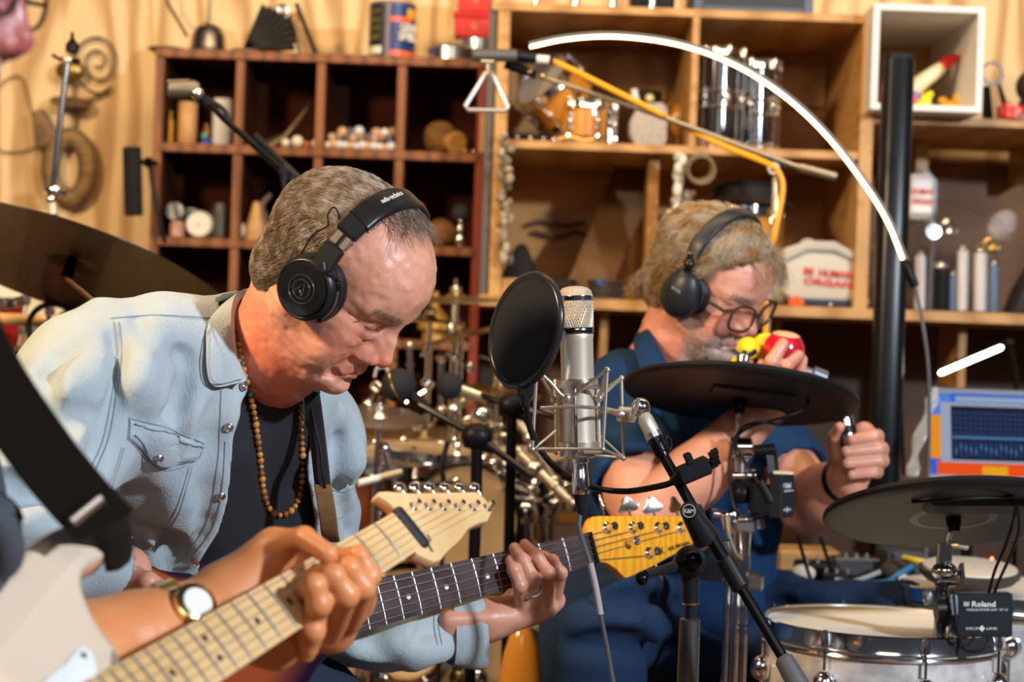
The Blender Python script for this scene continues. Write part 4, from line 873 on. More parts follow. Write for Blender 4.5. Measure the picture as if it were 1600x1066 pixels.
# left hand on the neck of the bass
def PJ(l): return [P(*q) for q in l]
NUT = P(923, 857, 2.70); BA = nrm(NUT - P(627.5, 933, 2.468))
gl = hand_sdf(P(762, 968, 2.60), PJ([(820, 958, 2.615), (836, 957, 2.628), (851, 950, 2.642), (866, 938, 2.655)]),
 [PJ([(818, 957, 2.61), (813, 915, 2.562), (803, 891, 2.563), (798, 876, 2.585)]), PJ([(836, 956, 2.62), (832, 905, 2.567), (817, 876, 2.571), (804, 857, 2.592)]),
     PJ([(852, 950, 2.635), (856, 896, 2.577), (838, 869, 2.582), (820, 851, 2.60)]), PJ([(866, 938, 2.65), (876, 896, 2.60), (863, 876, 2.597), (848, 868, 2.615)])],
 PJ([(775, 960, 2.63), (800, 935, 2.66), (820, 900, 2.69), (828, 878, 2.695)]), wr=.033, fr=.0096, arm=PJ([(708, 978, 2.588), (735, 975, 2.597), (765, 968, 2.605)]), armr=[.029, .030, .029], pr=.0135)
for a_, b_ in (((700, 968, 2.56), (800, 965, 2.59)),): gl.cap(P(*a_), P(*b_), .006, .004, .02)
Vl, Ql = gl.mesh()
Va, Qa = limb(PJ([(-40, 790, 1.98), (110, 872, 2.06), (196, 893, 2.12)]), [.045, .036, .029], vox=.003)
gr = hand_sdf(P(192, 899, 2.12), PJ([(231, 927, 2.11), (234, 939, 2.115), (232, 951, 2.12), (224, 962, 2.125)]), [PJ([(231, 927, 2.11), (251, 947, 2.1), (258, 970, 2.13)]), PJ([(234, 939, 2.115), (246, 962, 2.1), (248, 984, 2.13)]), PJ([(232, 951, 2.12), (239, 974, 2.1), (238, 994, 2.13)]), PJ([(224, 962, 2.125), (228, 982, 2.11), (226, 1000, 2.13)])], PJ([(201, 907, 2.1), (231, 910, 2.08), (254, 922, 2.09)]), vox=.002)
Vr, Qr = gr.mesh()
g = SDF(P(60, 1180, 2.1) - .1, P(620, 500, 2.7) + .1, .006)
g.cap(P(175, 630, 2.2), P(470, 690, 2.48), .05, .05, 0); g.ell(P(330, 745, 2.45), (.10, .09, .15), .05); g.cap(P(395, 600, 2.37), P(350, 680, 2.44), .05, .065, .04)
Vt, Qt = g.mesh(); VV, QQ, CCb = join([(VH, QH, ch), (Vl, Ql, (.66, .32, .215)), (Va, Qa, (.62, .29, .19)), (Vr, Qr, (.62, .29, .19)), (Vt, Qt, (.62, .29, .19))])
big_mesh('body', VV, QQ, skinb, bass_t, vc=CCb, relax=1)
# eyebrows and hair
hairb = M('hair_grey_brown', (.16, .10, .06), .5, c2=(.40, .34, .28), ns=70, nlo=.38, nhi=.66, spec=.4)
gh = SDF((-.14, -.11, -.10), (.11, .11, .14), .0022)
gh.ell((-.010, 0, .0405), (.1005, .0805, .0790), 0); gh.ell((-.045, 0, -.015), (.052, .066, .06), .02)
gh.ell((.125, 0, .03), (.118, .3, .2), .006, op='s'); gh.ell((0, 0, -.17), (.4, .4, .102), .004, op='s')
for s_ in (-1, 1): gh.ell((.01, s_ * .08, -.02), (.035, .03, .045), .006, op='s')
sdf_noise(gh, (.02, .008, .02), .0006, 4)
V, Q = gh.mesh(); big_mesh('hair_cap', V @ HB + OB, Q, M('hair_under', (.15, .10, .065), .7, c2=(.30, .24, .19), ns=60), bass_t)
r = np.random.default_rng(3)
def flowb(p):
 if p[2] > .06 and p[0] > -.06: return A(-.9, -.35, -.1)
 return A(-.55, .1 * np.sign(p[1]), -.85) if p[0] > -.08 or p[2] > 0 else A(.15, 0, -1)
G = grow(V, Q, 11000, flowb, (.022, .046), .0008, .0004, r, keep=lambda p, n: p[2] > -.064 and n @ (p - A(-.01, 0, .03)) > 0, wav=.22)
for i in range(420):                                   # thin tuft at the front of the crown
 y = r.uniform(-.045, .045); b = A(r.uniform(.0, .035), y, 0); b[2] = .04 + .082 * math.sqrt(max(.05, 1 - ((b[0] + .008) / .098) ** 2 - (y / .077) ** 2)); d = nrm(A(1.0, r.normal() * .5, .25 + .3 * r.random())); L = r.uniform(.018, .042)
 G.append(([b + d * L * q + A(0, 0, -.016 * q * q) + A(r.normal(), r.normal(), r.normal()) * .0012 * q for q in (0, .25, .5, .75, 1)], .00032))
for i in range(500):                                   # sparse greying hair on the temple
 s_ = -1 if r.random() < .7 else 1; x = r.uniform(.0, .035); z = r.uniform(.035, .085); y = s_ * .0775 * math.sqrt(max(.02, 1 - ((x + .008) / .1) ** 2 - ((z - .04) / .083) ** 2)); b = A(x, y, z); d = nrm(A(-.8, 0, -.5)); L = r.uniform(.012, .022)
 G.append(([b + d * L * q + A(0, s_ * .002 * math.sin(q * 3), 0) for q in (0, .33, .66, 1)], .00028))
strands((HB, OB), G, 'hair', hairb, bass_t)
BHD = BVHTree.FromPolygons(CB.tolist(), QB.tolist())
G = []
for s_ in (-1, 1):
 for i in range(170):
  f = r.random(); x, y, z = .088 - .018 * f ** 1.5, s_ * (.014 + .036 * f), .0265 + .004 * math.sin(f * 2.4) + r.uniform(-.0025, .0025)
  b = A(x, y, z); d = nrm(A(.05, s_ * 1.0, .05 + .25 * r.random() - .3 * f)); b = np.array(BHD.find_nearest(Vector(b))[0]); G.append(([b - A(.001, 0, 0), b + d * .0045 + A(.0010, 0, -.0006), b + d * .0100 + A(-.0006, 0, -.0018)], .00022))
[strands((HB, OB), G[i * 170:(i + 1) * 170], 'eyebrow', M('brow_hair', (.24, .15, .10), .6), bass_t) for i in (0, 1)]
G = []
for s_ in (-1, 1):
 for i in range(30):
  f = i / 29; b = A(.0832 - .0085 * abs(f - .3) ** 1.6 * 1.9, s_ * (.0180 + .0255 * f), .0010 + .0010 * math.sin(f * 3.1)); b = np.array(BHD.find_nearest(Vector(b))[0])
  G.append(([b - A(.001, 0, 0), b + A(.0016, s_ * .0004, -.0010), b + A(.0026, s_ * .001, -.0026)], .0002))
[strands((HB, OB), G[i * 30:(i + 1) * 30], 'eyelashes', M('lash', (.06, .035, .025), .6), bass_t) for i in (0, 1)]
# shirt: a cloth shell with a real opening over the tee
lo = np.minimum(P(-120, 1200, 1.8), P(-120, 1200, 2.75)); lo = A(P(-150, 600, 2.0)[0], 1.84, P(300, 1230, 2.3)[2]); hi = A(P(800, 600, 2.7)[0], 2.82, P(300, 430, 2.0)[2])
def torso(g, off):
 g.cap(P(165, 622, 2.19), P(470, 685, 2.47), .084 + off, .068 + off, 0)
 g.cap(P(380, 560, 2.30), P(290, 600, 2.28), .066 + off, .082 + off, .05)
 g.ell(P(325, 745, 2.43), A(.155, .135, .17) + off, .06); g.ell(P(318, 905, 2.62), A(.172, .13, .2) + off, .06); g.ell(P(308, 1080, 2.60), A(.185, .14, .13) + off, .05)
 g.cap(P(240, 560, 2.2), P(420, 610, 2.36), .062 + off, .06 + off, .05); g.cap(P(235, 700, 2.27), P(240, 855, 2.425), .08 + off, .075 + off, .07); g.cap(P(320, 700, 2.29), P(310, 850, 2.42), .07 + off, .065 + off, .06)
gs = SDF(lo, hi, .0042); torso(gs, .012)
gs.chain(PJ([(140, 618, 2.15), (60, 720, 2.06), (-30, 815, 1.98)]), [.086, .078, .07], .04, .03)                    # right sleeve
gs.chain(PJ([(-40, 800, 1.98), (60, 835, 2.03), (150, 880, 2.09)]), [.078, .06, .05], .02, .02)
gs.chain(PJ([(470, 695, 2.48), (478, 830, 2.56), (480, 970, 2.60)]), [.068, .064, .058], .04, .03)                 # left sleeve
gs.chain(PJ([(480, 972, 2.60), (600, 985, 2.60), (712, 980, 2.603)]), [.058, .053, .044], .02, .03)
gs.cap(P(640, 1010, 2.55), P(690, 1018, 2.56), .02, .012, .02); gs.cap(P(560, 985, 2.53), P(640, 1010, 2.55), .035, .03, .02)
# folds
folds(gs, (1.85, 2.8), (([(184, 520), (186, 580), (172, 650), (155, 715), (138, 760)], -.005), ([(205, 560), (236, 620), (246, 690), (240, 745)], .007), ([(292, 560), (280, 620), (262, 655)], -.004), ([(318, 610), (300, 690), (304, 760), (290, 830)], .008),
 ([(330, 640), (322, 720), (322, 800), (300, 860)], -.004), ([(275, 740), (268, 800), (240, 850)], .007), ([(250, 840), (275, 850), (262, 885)], -.007), ([(60, 630), (110, 600), (160, 560)], .008), ([(30, 690), (90, 660), (140, 640)], -.005), ([(0, 730), (70, 725), (130, 742)], .008), ([(0, 760), (60, 780), (120, 800)], -.005), ([(20, 820), (90, 820), (150, 850)], .007),
 ([(90, 560), (70, 620), (60, 680)], -.004), ([(535, 660), (528, 740), (540, 830)], -.004), ([(515, 620), (545, 700), (548, 780)], .007), ([(500, 760), (515, 840), (505, 900)], .006), ([(215, 500), (245, 540), (290, 560)], -.003), ([(240, 520), (225, 570), (215, 630)], .005)))
folds(gs, (2.3, 2.8), (([(560, 1000), (600, 960), (640, 945)], -.006), ([(600, 1015), (650, 985), (690, 950)], .009), ([(655, 1010), (672, 975), (700, 950)], -.005), ([(540, 980), (580, 955)], .007), ([(590, 1030), (540, 1010), (500, 990)], .008), ([(640, 1020), (690, 1010)], .006)), .02)
Rd = np.array([nrm(A(1, 0, .35)), A(0, 1, 0), nrm(A(-.35, 0, 1))])
sdf_noise(gs, (.035, .035, .10), .0030, 11, Rd); sdf_noise(gs, (.10, .1, .04), .0022, 12)
# hollow it, cut the front opening, neck hole and cuff
gi = SDF(lo, hi, .0042); gi.F[:] = gs.F + .009
open_px = [(386, 585), (388, 610), (376, 631), (376, 648), (364, 686), (361, 737), (355, 787), (342, 830), (313, 876), (300, 1000), (320, 1160), (455, 1160), (478, 1000), (490, 880), (492, 809), (478, 730), (486, 686), (476, 640), (473, 600), (470, 560), (400, 540)]
X, Y, Z = np.meshgrid(*gs.ax, indexing='ij', sparse=True)
def px_of(X, Y, Z):
 a = (X * CR[0] + (Z - CAMZ) * CR[2]) / Y * FPX + 800; b = 533 - (X * CU[0] + (Z - CAMZ) * CU[2]) / Y * FPX; return a, b
def poly_sd(a, b, poly):                          # signed distance in pixels to a polygon, negative inside
 d = np.full(np.broadcast(a, b).shape, 1e9, np.float32); s = np.ones(d.shape, np.float32); n = len(poly)
 for i in range(n):
  (x0, y0), (x1, y1) = poly[i], poly[i - 1]; ex, ey = x1 - x0, y1 - y0; wx, wy = a - x0, b - y0
  t = np.clip((wx * ex + wy * ey) / (ex * ex + ey * ey + 1e-9), 0, 1); d = np.minimum(d, (wx - ex * t) ** 2 + (wy - ey * t) ** 2)
  c1, c2, c3 = b >= y0, b < y1, ex * wy > ey * wx; s = np.where((c1 & c2 & c3) | (~c1 & ~c2 & ~c3), -s, s)
 return s * np.sqrt(d)
a, b = px_of(X, Y, Z); cut = poly_sd(a, b, open_px) * (2.3 / FPX); cut = np.maximum(cut, (Y - 2.42) + 0 * cut).astype(np.float32)
Fs = np.maximum(gs.F, -gi.F); Fs = np.maximum(Fs, -cut)
gn = SDF(lo, hi, .0042); gn.cap(P(402, 582, 2.29), P(440, 520, 2.27), .060, .085, 0); gn.cap(P(790, 970, 2.61), P(860, 970, 2.66), .035, .045, 0); gn.cap(P(150, 880, 2.09), P(260, 910, 2.12), .04, .04, 0)
gs2 = gs.F.copy(); gs.F = np.maximum(Fs, -gn.F)
gs.F = np.maximum(gs.F, (P(0, 1190, 2.3)[2] - Z) + 0 * gs.F)
Vs, Qs = largest(*gs.mesh())
denim = M('washed_denim', (.40, .46, .48), .85, c2=(.27, .33, .38), ns=7, nlo=.4, nhi=.75, bump=.5, bs=420, bstretch=(1, 1, .3), sheen=.2)
seam = M('denim_seam', (.25, .30, .34), .85); lining = M('denim_pale', (.50, .55, .56), .85, c2=(.36, .42, .46), ns=40, bump=.4, bs=300)
shirt, Vs = big_mesh('shirt', Vs, Qs, denim, bass_t, relax=2); SB = Surf(Vs, Qs)
# tee
gt = SDF(P(250, 1230, 2.3) - A(.1, .2, .0), P(560, 540, 2.3) + A(.1, .45, .03), .0045); torso(gt, -.010)
sdf_noise(gt, (.06, .06, .03), .003, 21, np.array([nrm(A(1, 0, .8)), A(0, 1, 0), nrm(A(-.8, 0, 1))])); sdf_noise(gt, (.02, .05, .09), .0015, 22)
gt.cap(P(418, 580, 2.320), P(395, 645, 2.36), .070, .088, .03); X, Y, Z = np.meshgrid(*gt.ax, indexing='ij', sparse=True); q = P(425, 590, 2.26); n_ = nrm(CR * .40 + CU * .90 + A(0, -.22, 0)); gt.F = np.maximum(gt.F, ((X - q[0]) * n_[0] + (Y - q[1]) * n_[1] + (Z - q[2]) * n_[2]).astype(np.float32))
Vk, Qk = largest(*gt.mesh()); tee, Vk = big_mesh('tee_shirt', Vk, Qk, M('black_cotton', (.010, .011, .016), .8, bump=.2, bs=300, sheen=.05), bass_t, relax=2); SK = Surf(Vk, Qk)
def strip(surf, pts, wpx, off, thick, name, mat, parent, n=8, D=2.2):
 h = surf.path(pts, off, n); p = [q[0] for q in h]; mb = MB()
 mb.tube(p, wpx, 8, flat=thick / wpx, ref=h[0][1]); return mb.build(name, mat, parent)
def cord(surf, pts, r_, off, name, mat, parent, n=8):
 h = surf.path(pts, off, n)
 if len(h) > 2: return MB().tube([q[0] for q in h], r_, 5).build(name, mat, parent)
# seams (stitched ridges) on the shirt
for k, pts in enumerate(([(178, 503), (182, 560), (172, 634), (160, 690), (141, 733)], [(186, 504), (190, 560), (180, 634), (168, 690), (149, 735)], [(173, 498), (240, 493), (328, 497)],
 [(202, 653), (258, 668), (319, 693)], [(203, 659), (258, 674), (318, 699)], [(199, 686), (251, 733), (305, 721), (319, 693)], [(202, 680), (250, 725), (303, 714)], [(202, 653), (199, 686)],
 [(190, 700), (178, 740), (169, 770), (197, 805), (256, 826), (277, 808), (292, 760), (300, 728)], [(194, 700), (182, 740), (175, 768), (200, 799), (254, 820), (272, 804), (287, 760), (295, 730)],
 [(352, 690), (349, 740), (343, 790), (330, 830), (303, 868)], [(345, 610), (343, 690), (338, 740), (331, 790), (317, 830), (290, 868)])):
 cord(SB, pts, .0009, .0004, 'seam', seam, bass_t)
def panel(surf, poly, off, thick, name, mat, parent, step=7, bulge=0):
 """a cloth piece laid on a surface: grid of ray hits inside a pixel outline, given its own thickness"""
 poly = [A(*q) for q in poly]; xs = [q[0] for q in poly]; ys = [q[1] for q in poly]; pl = [tuple(q) for q in poly]
 nu = int((max(xs) - min(xs)) / step) + 2; cx, cy = sum(xs) / len(xs), sum(ys) / len(ys); dense = []
 for i in range(len(poly)):
  a_, b_ = poly[i], poly[(i + 1) % len(poly)]; k = max(1, int(np.linalg.norm(b_ - a_) / step)); dense += [a_ + (b_ - a_) * j / k for j in range(k)]
 rings = 7; V = []; F = []; n = len(dense); c0 = A(cx, cy)
 for q in range(rings):
  f = 1 - q / rings
  for d in dense:
   p = c0 + (d - c0) * f; h = surf.hit(p[0], p[1], off + thick * min(1, (q + .35) * 1.1) + bulge * math.sin(math.pi / 2 * (1 - f))); h = h or surf.hit(cx, cy, off)
   V.append(h[0])
 h = surf.hit(cx, cy, off + thick + bulge); V.append(h[0]); top = len(V)
 for q in range(rings - 1):
  for i in range(n): F.append((q * n + i, q * n + (i + 1) % n, (q + 1) * n + (i + 1) % n, (q + 1) * n + i))
 for i in range(n): F.append(((rings - 1) * n + i, (rings - 1) * n + (i + 1) % n, top - 1))
 base = len(V)
 for d in dense: h = surf.hit(d[0], d[1], off - .003) or surf.hit(cx, cy, off); V.append(h[0])
 for i in range(n): F.append((base + i, base + (i + 1) % n, (i + 1) % n, i))
 return MB().raw(V, F).build(name, mat, parent, sharp=60)
panel(SB, [(202, 656), (258, 671), (318, 696), (304, 720), (251, 731), (200, 685)], .0015, .003, 'pocket_flap', denim, bass_t, bulge=.002)
def snap(surf, px, py, r_=.0055, par=None, off=.002):
 h = surf.hit(px, py, off)
 if h: MB().lathe([(r_, 0), (r_, .0012), (r_ * .8, .0022), (r_ * .72, .0014), (r_ * .5, .0014), (r_ * .3, .0024), (0, .0028)], h[0], h[1], 20).build('snap', steel, par)
snap(SB, 246, 711, par=bass_t, off=.0065)
for k, pts in enumerate(([(206, 661), (258, 676), (314, 699)], [(205, 680), (251, 723), (299, 713)])): cord(SB, pts, .0009, .0062, 'seam', seam, bass_t)
for q in ((378, 604), (357, 667), (345, 774), (306, 876)): snap(SB, *q, par=bass_t)
# collar, built as folded cloth bands round the neck
def collar(rows, thick, name, mat, parent):
 rows = [catmull(r_, 6) for r_ in rows]; n = len(rows[0]); V = []; F = []; R_ = np.array(rows)
 nr = np.cross(np.gradient(R_, axis=0), np.gradient(R_, axis=1)); nr /= np.linalg.norm(nr, axis=2, keepdims=True) + 1e-9
 m = len(rows); V = np.concatenate([R_.reshape(-1, 3), (R_ + nr * thick).reshape(-1, 3)])
 idx = lambda i, j, s: s * m * n + i * n + j
 for s in (0, 1):
  for i in range(m - 1):
   for j in range(n - 1): q = (idx(i, j, s), idx(i, j + 1, s), idx(i + 1, j + 1, s), idx(i + 1, j, s)); F.append(q if s == 0 else q[::-1])
 per = [(0, j) for j in range(n)] + [(i, n - 1) for i in range(1, m)] + [(m - 1, j) for j in range(n - 2, -1, -1)] + [(i, 0) for i in range(m - 2, 0, -1)]
 for a_, b_ in zip(per, per[1:] + per[:1]): F.append((idx(*a_, 0), idx(*a_, 1), idx(*b_, 1), idx(*b_, 0)))
 return MB().raw(V, F).build(name, mat, parent, sharp=50)
collar([[P(388, 596, 2.20), P(373, 560, 2.19), P(367, 515, 2.20), P(371, 478, 2.24), P(384, 460, 2.30), P(410, 452, 2.38)],
  [P(386, 592, 2.185), P(368, 556, 2.172), P(361, 510, 2.185), P(364, 470, 2.225), P(378, 453, 2.30), P(408, 448, 2.39)],
  [P(383, 596, 2.175), P(352, 568, 2.158), P(342, 520, 2.170), P(346, 482, 2.21), P(362, 465, 2.29), P(398, 458, 2.40)],
  [P(381, 597, 2.172), P(331, 601, 2.148), P(324, 535, 2.155), P(328, 495, 2.19), P(345, 480, 2.28), P(385, 470, 2.41)]], .0028, 'collar', denim, bass_t)
MB().tube(catmull([P(379, 592, 2.168), P(333, 596, 2.144), P(327, 535, 2.150), P(332, 498, 2.185)], 8), .0008, 5).build('seam', seam, bass_t)
collar([[P(478, 600, 2.24), P(488, 560, 2.27), P(480, 510, 2.34), P(450, 470, 2.40)], [P(486, 604, 2.245), P(500, 570, 2.275), P(492, 515, 2.35), P(455, 466, 2.41)], [P(492, 612, 2.26), P(520, 600, 2.30), P(512, 540, 2.38), P(462, 472, 2.43)]], .0028, 'collar', denim, bass_t)
# far side placket, pale, beside the strap
cord(SB, [(500, 640), (497, 700), (503, 760), (512, 830)], .0009, .0004, 'seam', seam, bass_t); cord(SB, [(512, 764), (535, 768), (556, 762)], .0009, .0005, 'seam', seam, bass_t); cord(SB, [(515, 815), (535, 808), (552, 796)], .0009, .0005, 'seam', seam, bass_t)
cord(SB, [(680, 940), (678, 975), (683, 1008)], .0009, .0005, 'seam', seam, bass_t); cord(SB, [(687, 938), (685, 975), (690, 1008)], .0009, .0005, 'seam', seam, bass_t); cord(SB, [(733, 940), (732, 975), (736, 1005)], .0009, .0005, 'seam', seam, bass_t)
rows = []
ca, cb_ = P(700, 978, 2.60), P(748, 974, 2.612); ax = nrm(cb_ - ca); u_, v_, _ = frame_of(ax)
for f, rr, dz in ((0, .0465, .004), (.35, .0475, .007), (.8, .0485, .011), (1, .048, .012), (.97, .0455, .012), (.5, .0445, .009)):
 ring = []
 for a in np.linspace(0, 2 * math.pi, 40):
  d = math.cos(a) * u_ + math.sin(a) * v_; low = max(0, -d[2]); ring.append(ca + (cb_ - ca) * (f + .12 * low * f * math.sin(a * 2 + .6)) + d * rr * (1 + .10 * low * (1 + .6 * math.sin(5 * a))) - A(0, 0, dz * low))
 rows.append(ring)
def loft(rows, name, mat, parent):
 n = len(rows[0]); V = np.array(rows).reshape(-1, 3); F = [(i * n + j, i * n + j + 1, (i + 1) * n + j + 1, (i + 1) * n + j) for i in range(len(rows) - 1) for j in range(n - 1)]
 return MB().raw(V, F).build(name, mat, parent, sharp=60)
loft(rows, 'cuff', denim, bass_t)
# legs and stool (below the frame, so that he sits on something)
jean = M('dark_jeans', (.02, .028, .05), .85)
g = SDF(A(-.65, 1.9, .03), A(.25, 2.8, .85), .012)
hz = .80
for sx, kx in ((-.11, 0.0), (.08, .14)):
 hp = A(-.42 + .08 + sx, 2.56, .60); kn = A(-.16 + kx, 2.10 + (sx > 0) * .16, .575); an = A(-.18 + kx, 2.14 + (sx > 0) * .16, .12)
 g.chain([hp, kn], [.10, .072], .04); g.chain([kn, an], [.07, .055], .03)
g.ell(A(-.38, 2.57, .64), (.19, .15, .13), .05)
V, Q = g.mesh(); big_mesh('jeans', V, Q, jean, bass_t, relax=1)
for kx, dy in ((0.0, 0), (.14, .16)):
 g = SDF(A(-.3, 1.8, 0), A(.3, 2.5, .16), .006); c = A(-.18 + kx, 2.14 + dy, .05); g.cap(c + A(0, .03, .0), c + A(.06, -.15, -.01), .045, .036, 0); g.cap(c, c + A(0, 0, .06), .045, .045, .02); g.F = np.maximum(g.F, (.003 - g.ax[2])[None, None, :])
 V, Q = g.mesh(); big_mesh('shoe', V, Q, blackp, bass_t)
st = thing('stool', A(-.36, 2.58, 0), 'round black stool beneath the man in the denim shirt', 'stool')
MB().lathe([(.17, 0), (.175, .01), (.175, .04), (.16, .055), (0, .055)], A(-.36, 2.58, .445)).build('seat', blackp, st)
for i in range(4):
 an = .785 + i * math.pi / 2; MB().cyl(A(-.36 + .1 * math.cos(an), 2.58 + .1 * math.sin(an), .445), A(-.36 + .2 * math.cos(an), 2.58 + .2 * math.sin(an), 0), .011, n=10).build('leg', blackm, st)
# wedding ring
rp = P(832.5, 922, 2.571); tag(MB().torus(rp, nrm(P(836, 956, 2.62) - P(832, 905, 2.567)), .0112, .0016, 28, 8).build('ring', steel), 'silver wedding band on the ring finger over the bass neck', 'ring')
# necklace
tiger = [M('tiger_eye_%d' % i, q, .2, coat=.6) for i, q in enumerate(((.50, .21, .03), (.20, .07, .02), (.36, .14, .025)))]
nk = thing('necklace', P(425, 700, 2.24), 'long necklace of tiger eye beads with one turquoise bead worn over the black tee', 'necklace')
pth = [(371, 500), (374, 540), (380, 572), (388, 605), (396, 640), (402, 680), (407, 720), (411, 760), (417, 786), (430, 803), (445, 804), (460, 793), (469, 770), (473, 735), (472, 690), (470, 640), (472, 612)]
pp = catmull([A(x, y, 0) for x, y in pth], 30); acc = 0; last = pp[0]; beads = [pp[0]]
for q in pp[1:]:
 acc += np.linalg.norm(q - last); last = q
 if acc >= 9.3: beads.append(q); acc = 0
for i, q in enumerate(beads):
 h = SK.hit(q[0], q[1], .006); h2 = SB.hit(q[0], q[1], .006)
 d = min([np.linalg.norm(x[0] - CC) for x in (h, h2) if x] or [2.25]); p = CC + nrm(P(q[0], q[1], 1) - CC) * d; r_ = .0029 + .0008 * ((i * 7) % 3) / 2
 if q[1] < 560: p = P(q[0], q[1], 2.185 + .0006 * (560 - q[1]))
 turq = abs(q[1] - 620) < 4.8 and q[0] < 430
 MB().sph(p, r_ * (1.25 if 9 < i < len(beads) - 9 else 1), nu=12, nv=8).build('bead', flat('turquoise', (.03, .42, .42), .3) if turq else tiger[(i * 5 + i // 3) % 3], nk)
 if turq: nk.children[-1]['label'] = 'turquoise bead'
# headphones (canonical frame)
def ribbon(pts, across, wdt, th):
 V = []; F = []; k = len(pts); pts = np.array(pts); t = np.gradient(pts, axis=0)
 for i in range(k):
  nn = nrm(np.cross(across, t[i]))
  for a in np.arange(16) * math.pi / 8: ca, sa = math.cos(a), math.sin(a); V.append(pts[i] + across * wdt / 2 * np.sign(ca) * abs(ca) ** .35 + nn * th / 2 * np.sign(sa) * abs(sa) ** .6)
 for i in range(k - 1):
  for j in range(16): F.append((16 * i + j, 16 * i + (j + 1) % 16, 16 * i + 16 + (j + 1) % 16, 16 * i + 16 + j))
 F += [tuple(range(16))[::-1], tuple(range(16 * (k - 1), 16 * k))]; return MB().raw(V, F)
hp = thing('headphones', hb(-.01, 0, .02), 'black studio headphones on the grey haired man in denim, round closed ear cup', 'headphones')
soft = M('black_leatherette', (.010, .009, .010), .38, spec=.4); gloss = M('gloss_black', (.01, .01, .011), .16); satin = M('satin_black', (.011, .011, .013), .36, spec=.35)
dv = lambda x, y, z: A(x, y, z) @ HB
for s_ in (-1, 1):
 c = hb(.012, s_ * .068, .006); ax = nrm(dv(0, s_, -.06)); k_ = .83
 MB().lathe([(.026 * k_, .0), (.040 * k_, -.001), (.0475 * k_, .005), (.0485 * k_, .011), (.0455 * k_, .016), (.036 * k_, .018), (0, .018)], c, ax, 48).build('ear_pad', soft, hp)
 MB().lathe([(.0445 * k_, .016), (.0455 * k_, .020), (.0435 * k_, .030), (.040 * k_, .034), (.0385 * k_, .0345), (.0365 * k_, .0335), (.0, .0335)], c, ax, 56).build('ear_cup', satin, hp)
 MB().lathe([(.036 * k_, .0335), (.0355 * k_, .0365), (.033 * k_, .0372), (.0, .0372)], c, ax, 56).build('cup_plate', gloss, hp)
 u_ = nrm(HB[0] - ax * (HB[0] @ ax)); v_ = nrm(HB[2] - ax * (HB[2] @ ax)); q = c + ax * .0375
 lg = MB().torus(q, ax, .0105, .0005, 40, 6).torus(q, ax, .0160, .0005, 48, 6)
 lg.tube([q - u_ * .0052 - v_ * .006, q + v_ * .0072, q + u_ * .0052 - v_ * .006], .0010, 6).tube([q + u_ * .0052 - v_ * .006, q - u_ * .001 - v_ * .002], .0009, 6)
 lg.build('logo', M('dark_grey_mark', (.05, .05, .052), .3), hp)
 fr = [c + ax * .022 + dv(.0385 * math.cos(a), 0, .0385 * math.sin(a)) for a in np.linspace(-.5, 1.0, 10)] + [hb(.022, s_ * .1015, .037), hb(.012, s_ * .1005, .043)]
 MB().tube(catmull(fr, 3), .0042, 8, flat=.7).build('yoke', gloss, hp); MB().tube([p + ax * .0042 for p in fr[1:8]], .0018, 8).build('yoke_trim', steel, hp)
 def plate(p0, p1, wd, th, nm, mt, b=.002):
  p0 = hb(*p0); p1 = hb(*p1); t_ = nrm(p1 - p0); sd_ = nrm(HB[0] - t_ * (HB[0] @ t_)); return MB().box((p0 + p1) / 2, (wd, np.linalg.norm(p1 - p0), th), R=np.array([sd_, t_, np.cross(sd_, t_)]), b=b).build(nm, mt, hp)
 plate((.013, s_ * .101, .030), (.007, s_ * .0925, .064), .026, .008, 'arm_cover', satin, .0025)
 plate((.007, s_ * .0925, .064), (.005, s_ * .086, .082), .021, .0025, 'slider', steel, .0006); plate((.007, s_ * .0945, .064), (.005, s_ * .088, .082), .0025, .0025, 'slider_slot', blackp, 0)
 plate((.0055, s_ * .0885, .078), (.003, s_ * .071, .100), .028, .010, 'band_end', satin, .003)
band = catmull([hb(.004, -.076, .096), hb(.002, -.058, .111), hb(0, -.022, .1235), hb(0, .022, .1235), hb(.002, .058, .111), hb(.004, .076, .096)], 8)
ribbon(band, HB[0], .031, .011).build('headband', soft, hp, sharp=45)
q = hb(.0005, -.034, .1265); text('audio-technica', q + dv(0, -.0012, .0022), dv(0, .93, .36), dv(-1, 0, 0), width=.036, height=.0062, ext=.0008, mat=M('print_white', (.6, .6, .6), .5), parent=hp)
MB().tube(catmull([hb(-.018, -.094, .028), hb(-.02, -.097, .055), hb(-.014, -.095, .074), hb(-.022, -.094, .082), hb(-.024, -.090, .092), hb(-.016, -.088, .090), hb(-.012, -.084, .084)], 6), .0011, 6).build('wire', rubber, hp)
# ================================================================ electric bass held by the man in denim
BS = 864.0
bn = nrm(A(0, -1, .12) - BA * (A(0, -1, .12) @ BA)); btv = np.cross(bn, BA); btv = btv if btv[2] > 0 else -btv     # face normal, across (up)
def bp(s, t, h=0): return NUT - BA * s + btv * t + bn * h      # s metres from the nut to the body, t across (up +), h out of the face
fret = lambda n_: .864 * (1 - 2 ** (-n_ / 12))
bw_ = lambda s: .0225 + .0095 * s / .56                         # half width
bt_ = thing('bass_guitar', bp(.5, 0), 'five string bass with dark fretboard and amber headstock held by the man in denim', 'bass guitar')
rose = M('rosewood', (.085, .055, .055), .28, c2=(.045, .028, .028), ns=30, stretch=(1, 1, 1), spec=.7)
maple = M('flamed_amber_maple', (.88, .40, .025), .25, c2=(.74, .30, .015), wave=(30, (1, .2, .3), 9), nlo=.1, nhi=.9, coat=.7)
nickel = M('nickel', (.72, .70, .66), .22, 1)
L = .56
V = []; F = []; n_ = 9; segs = 12
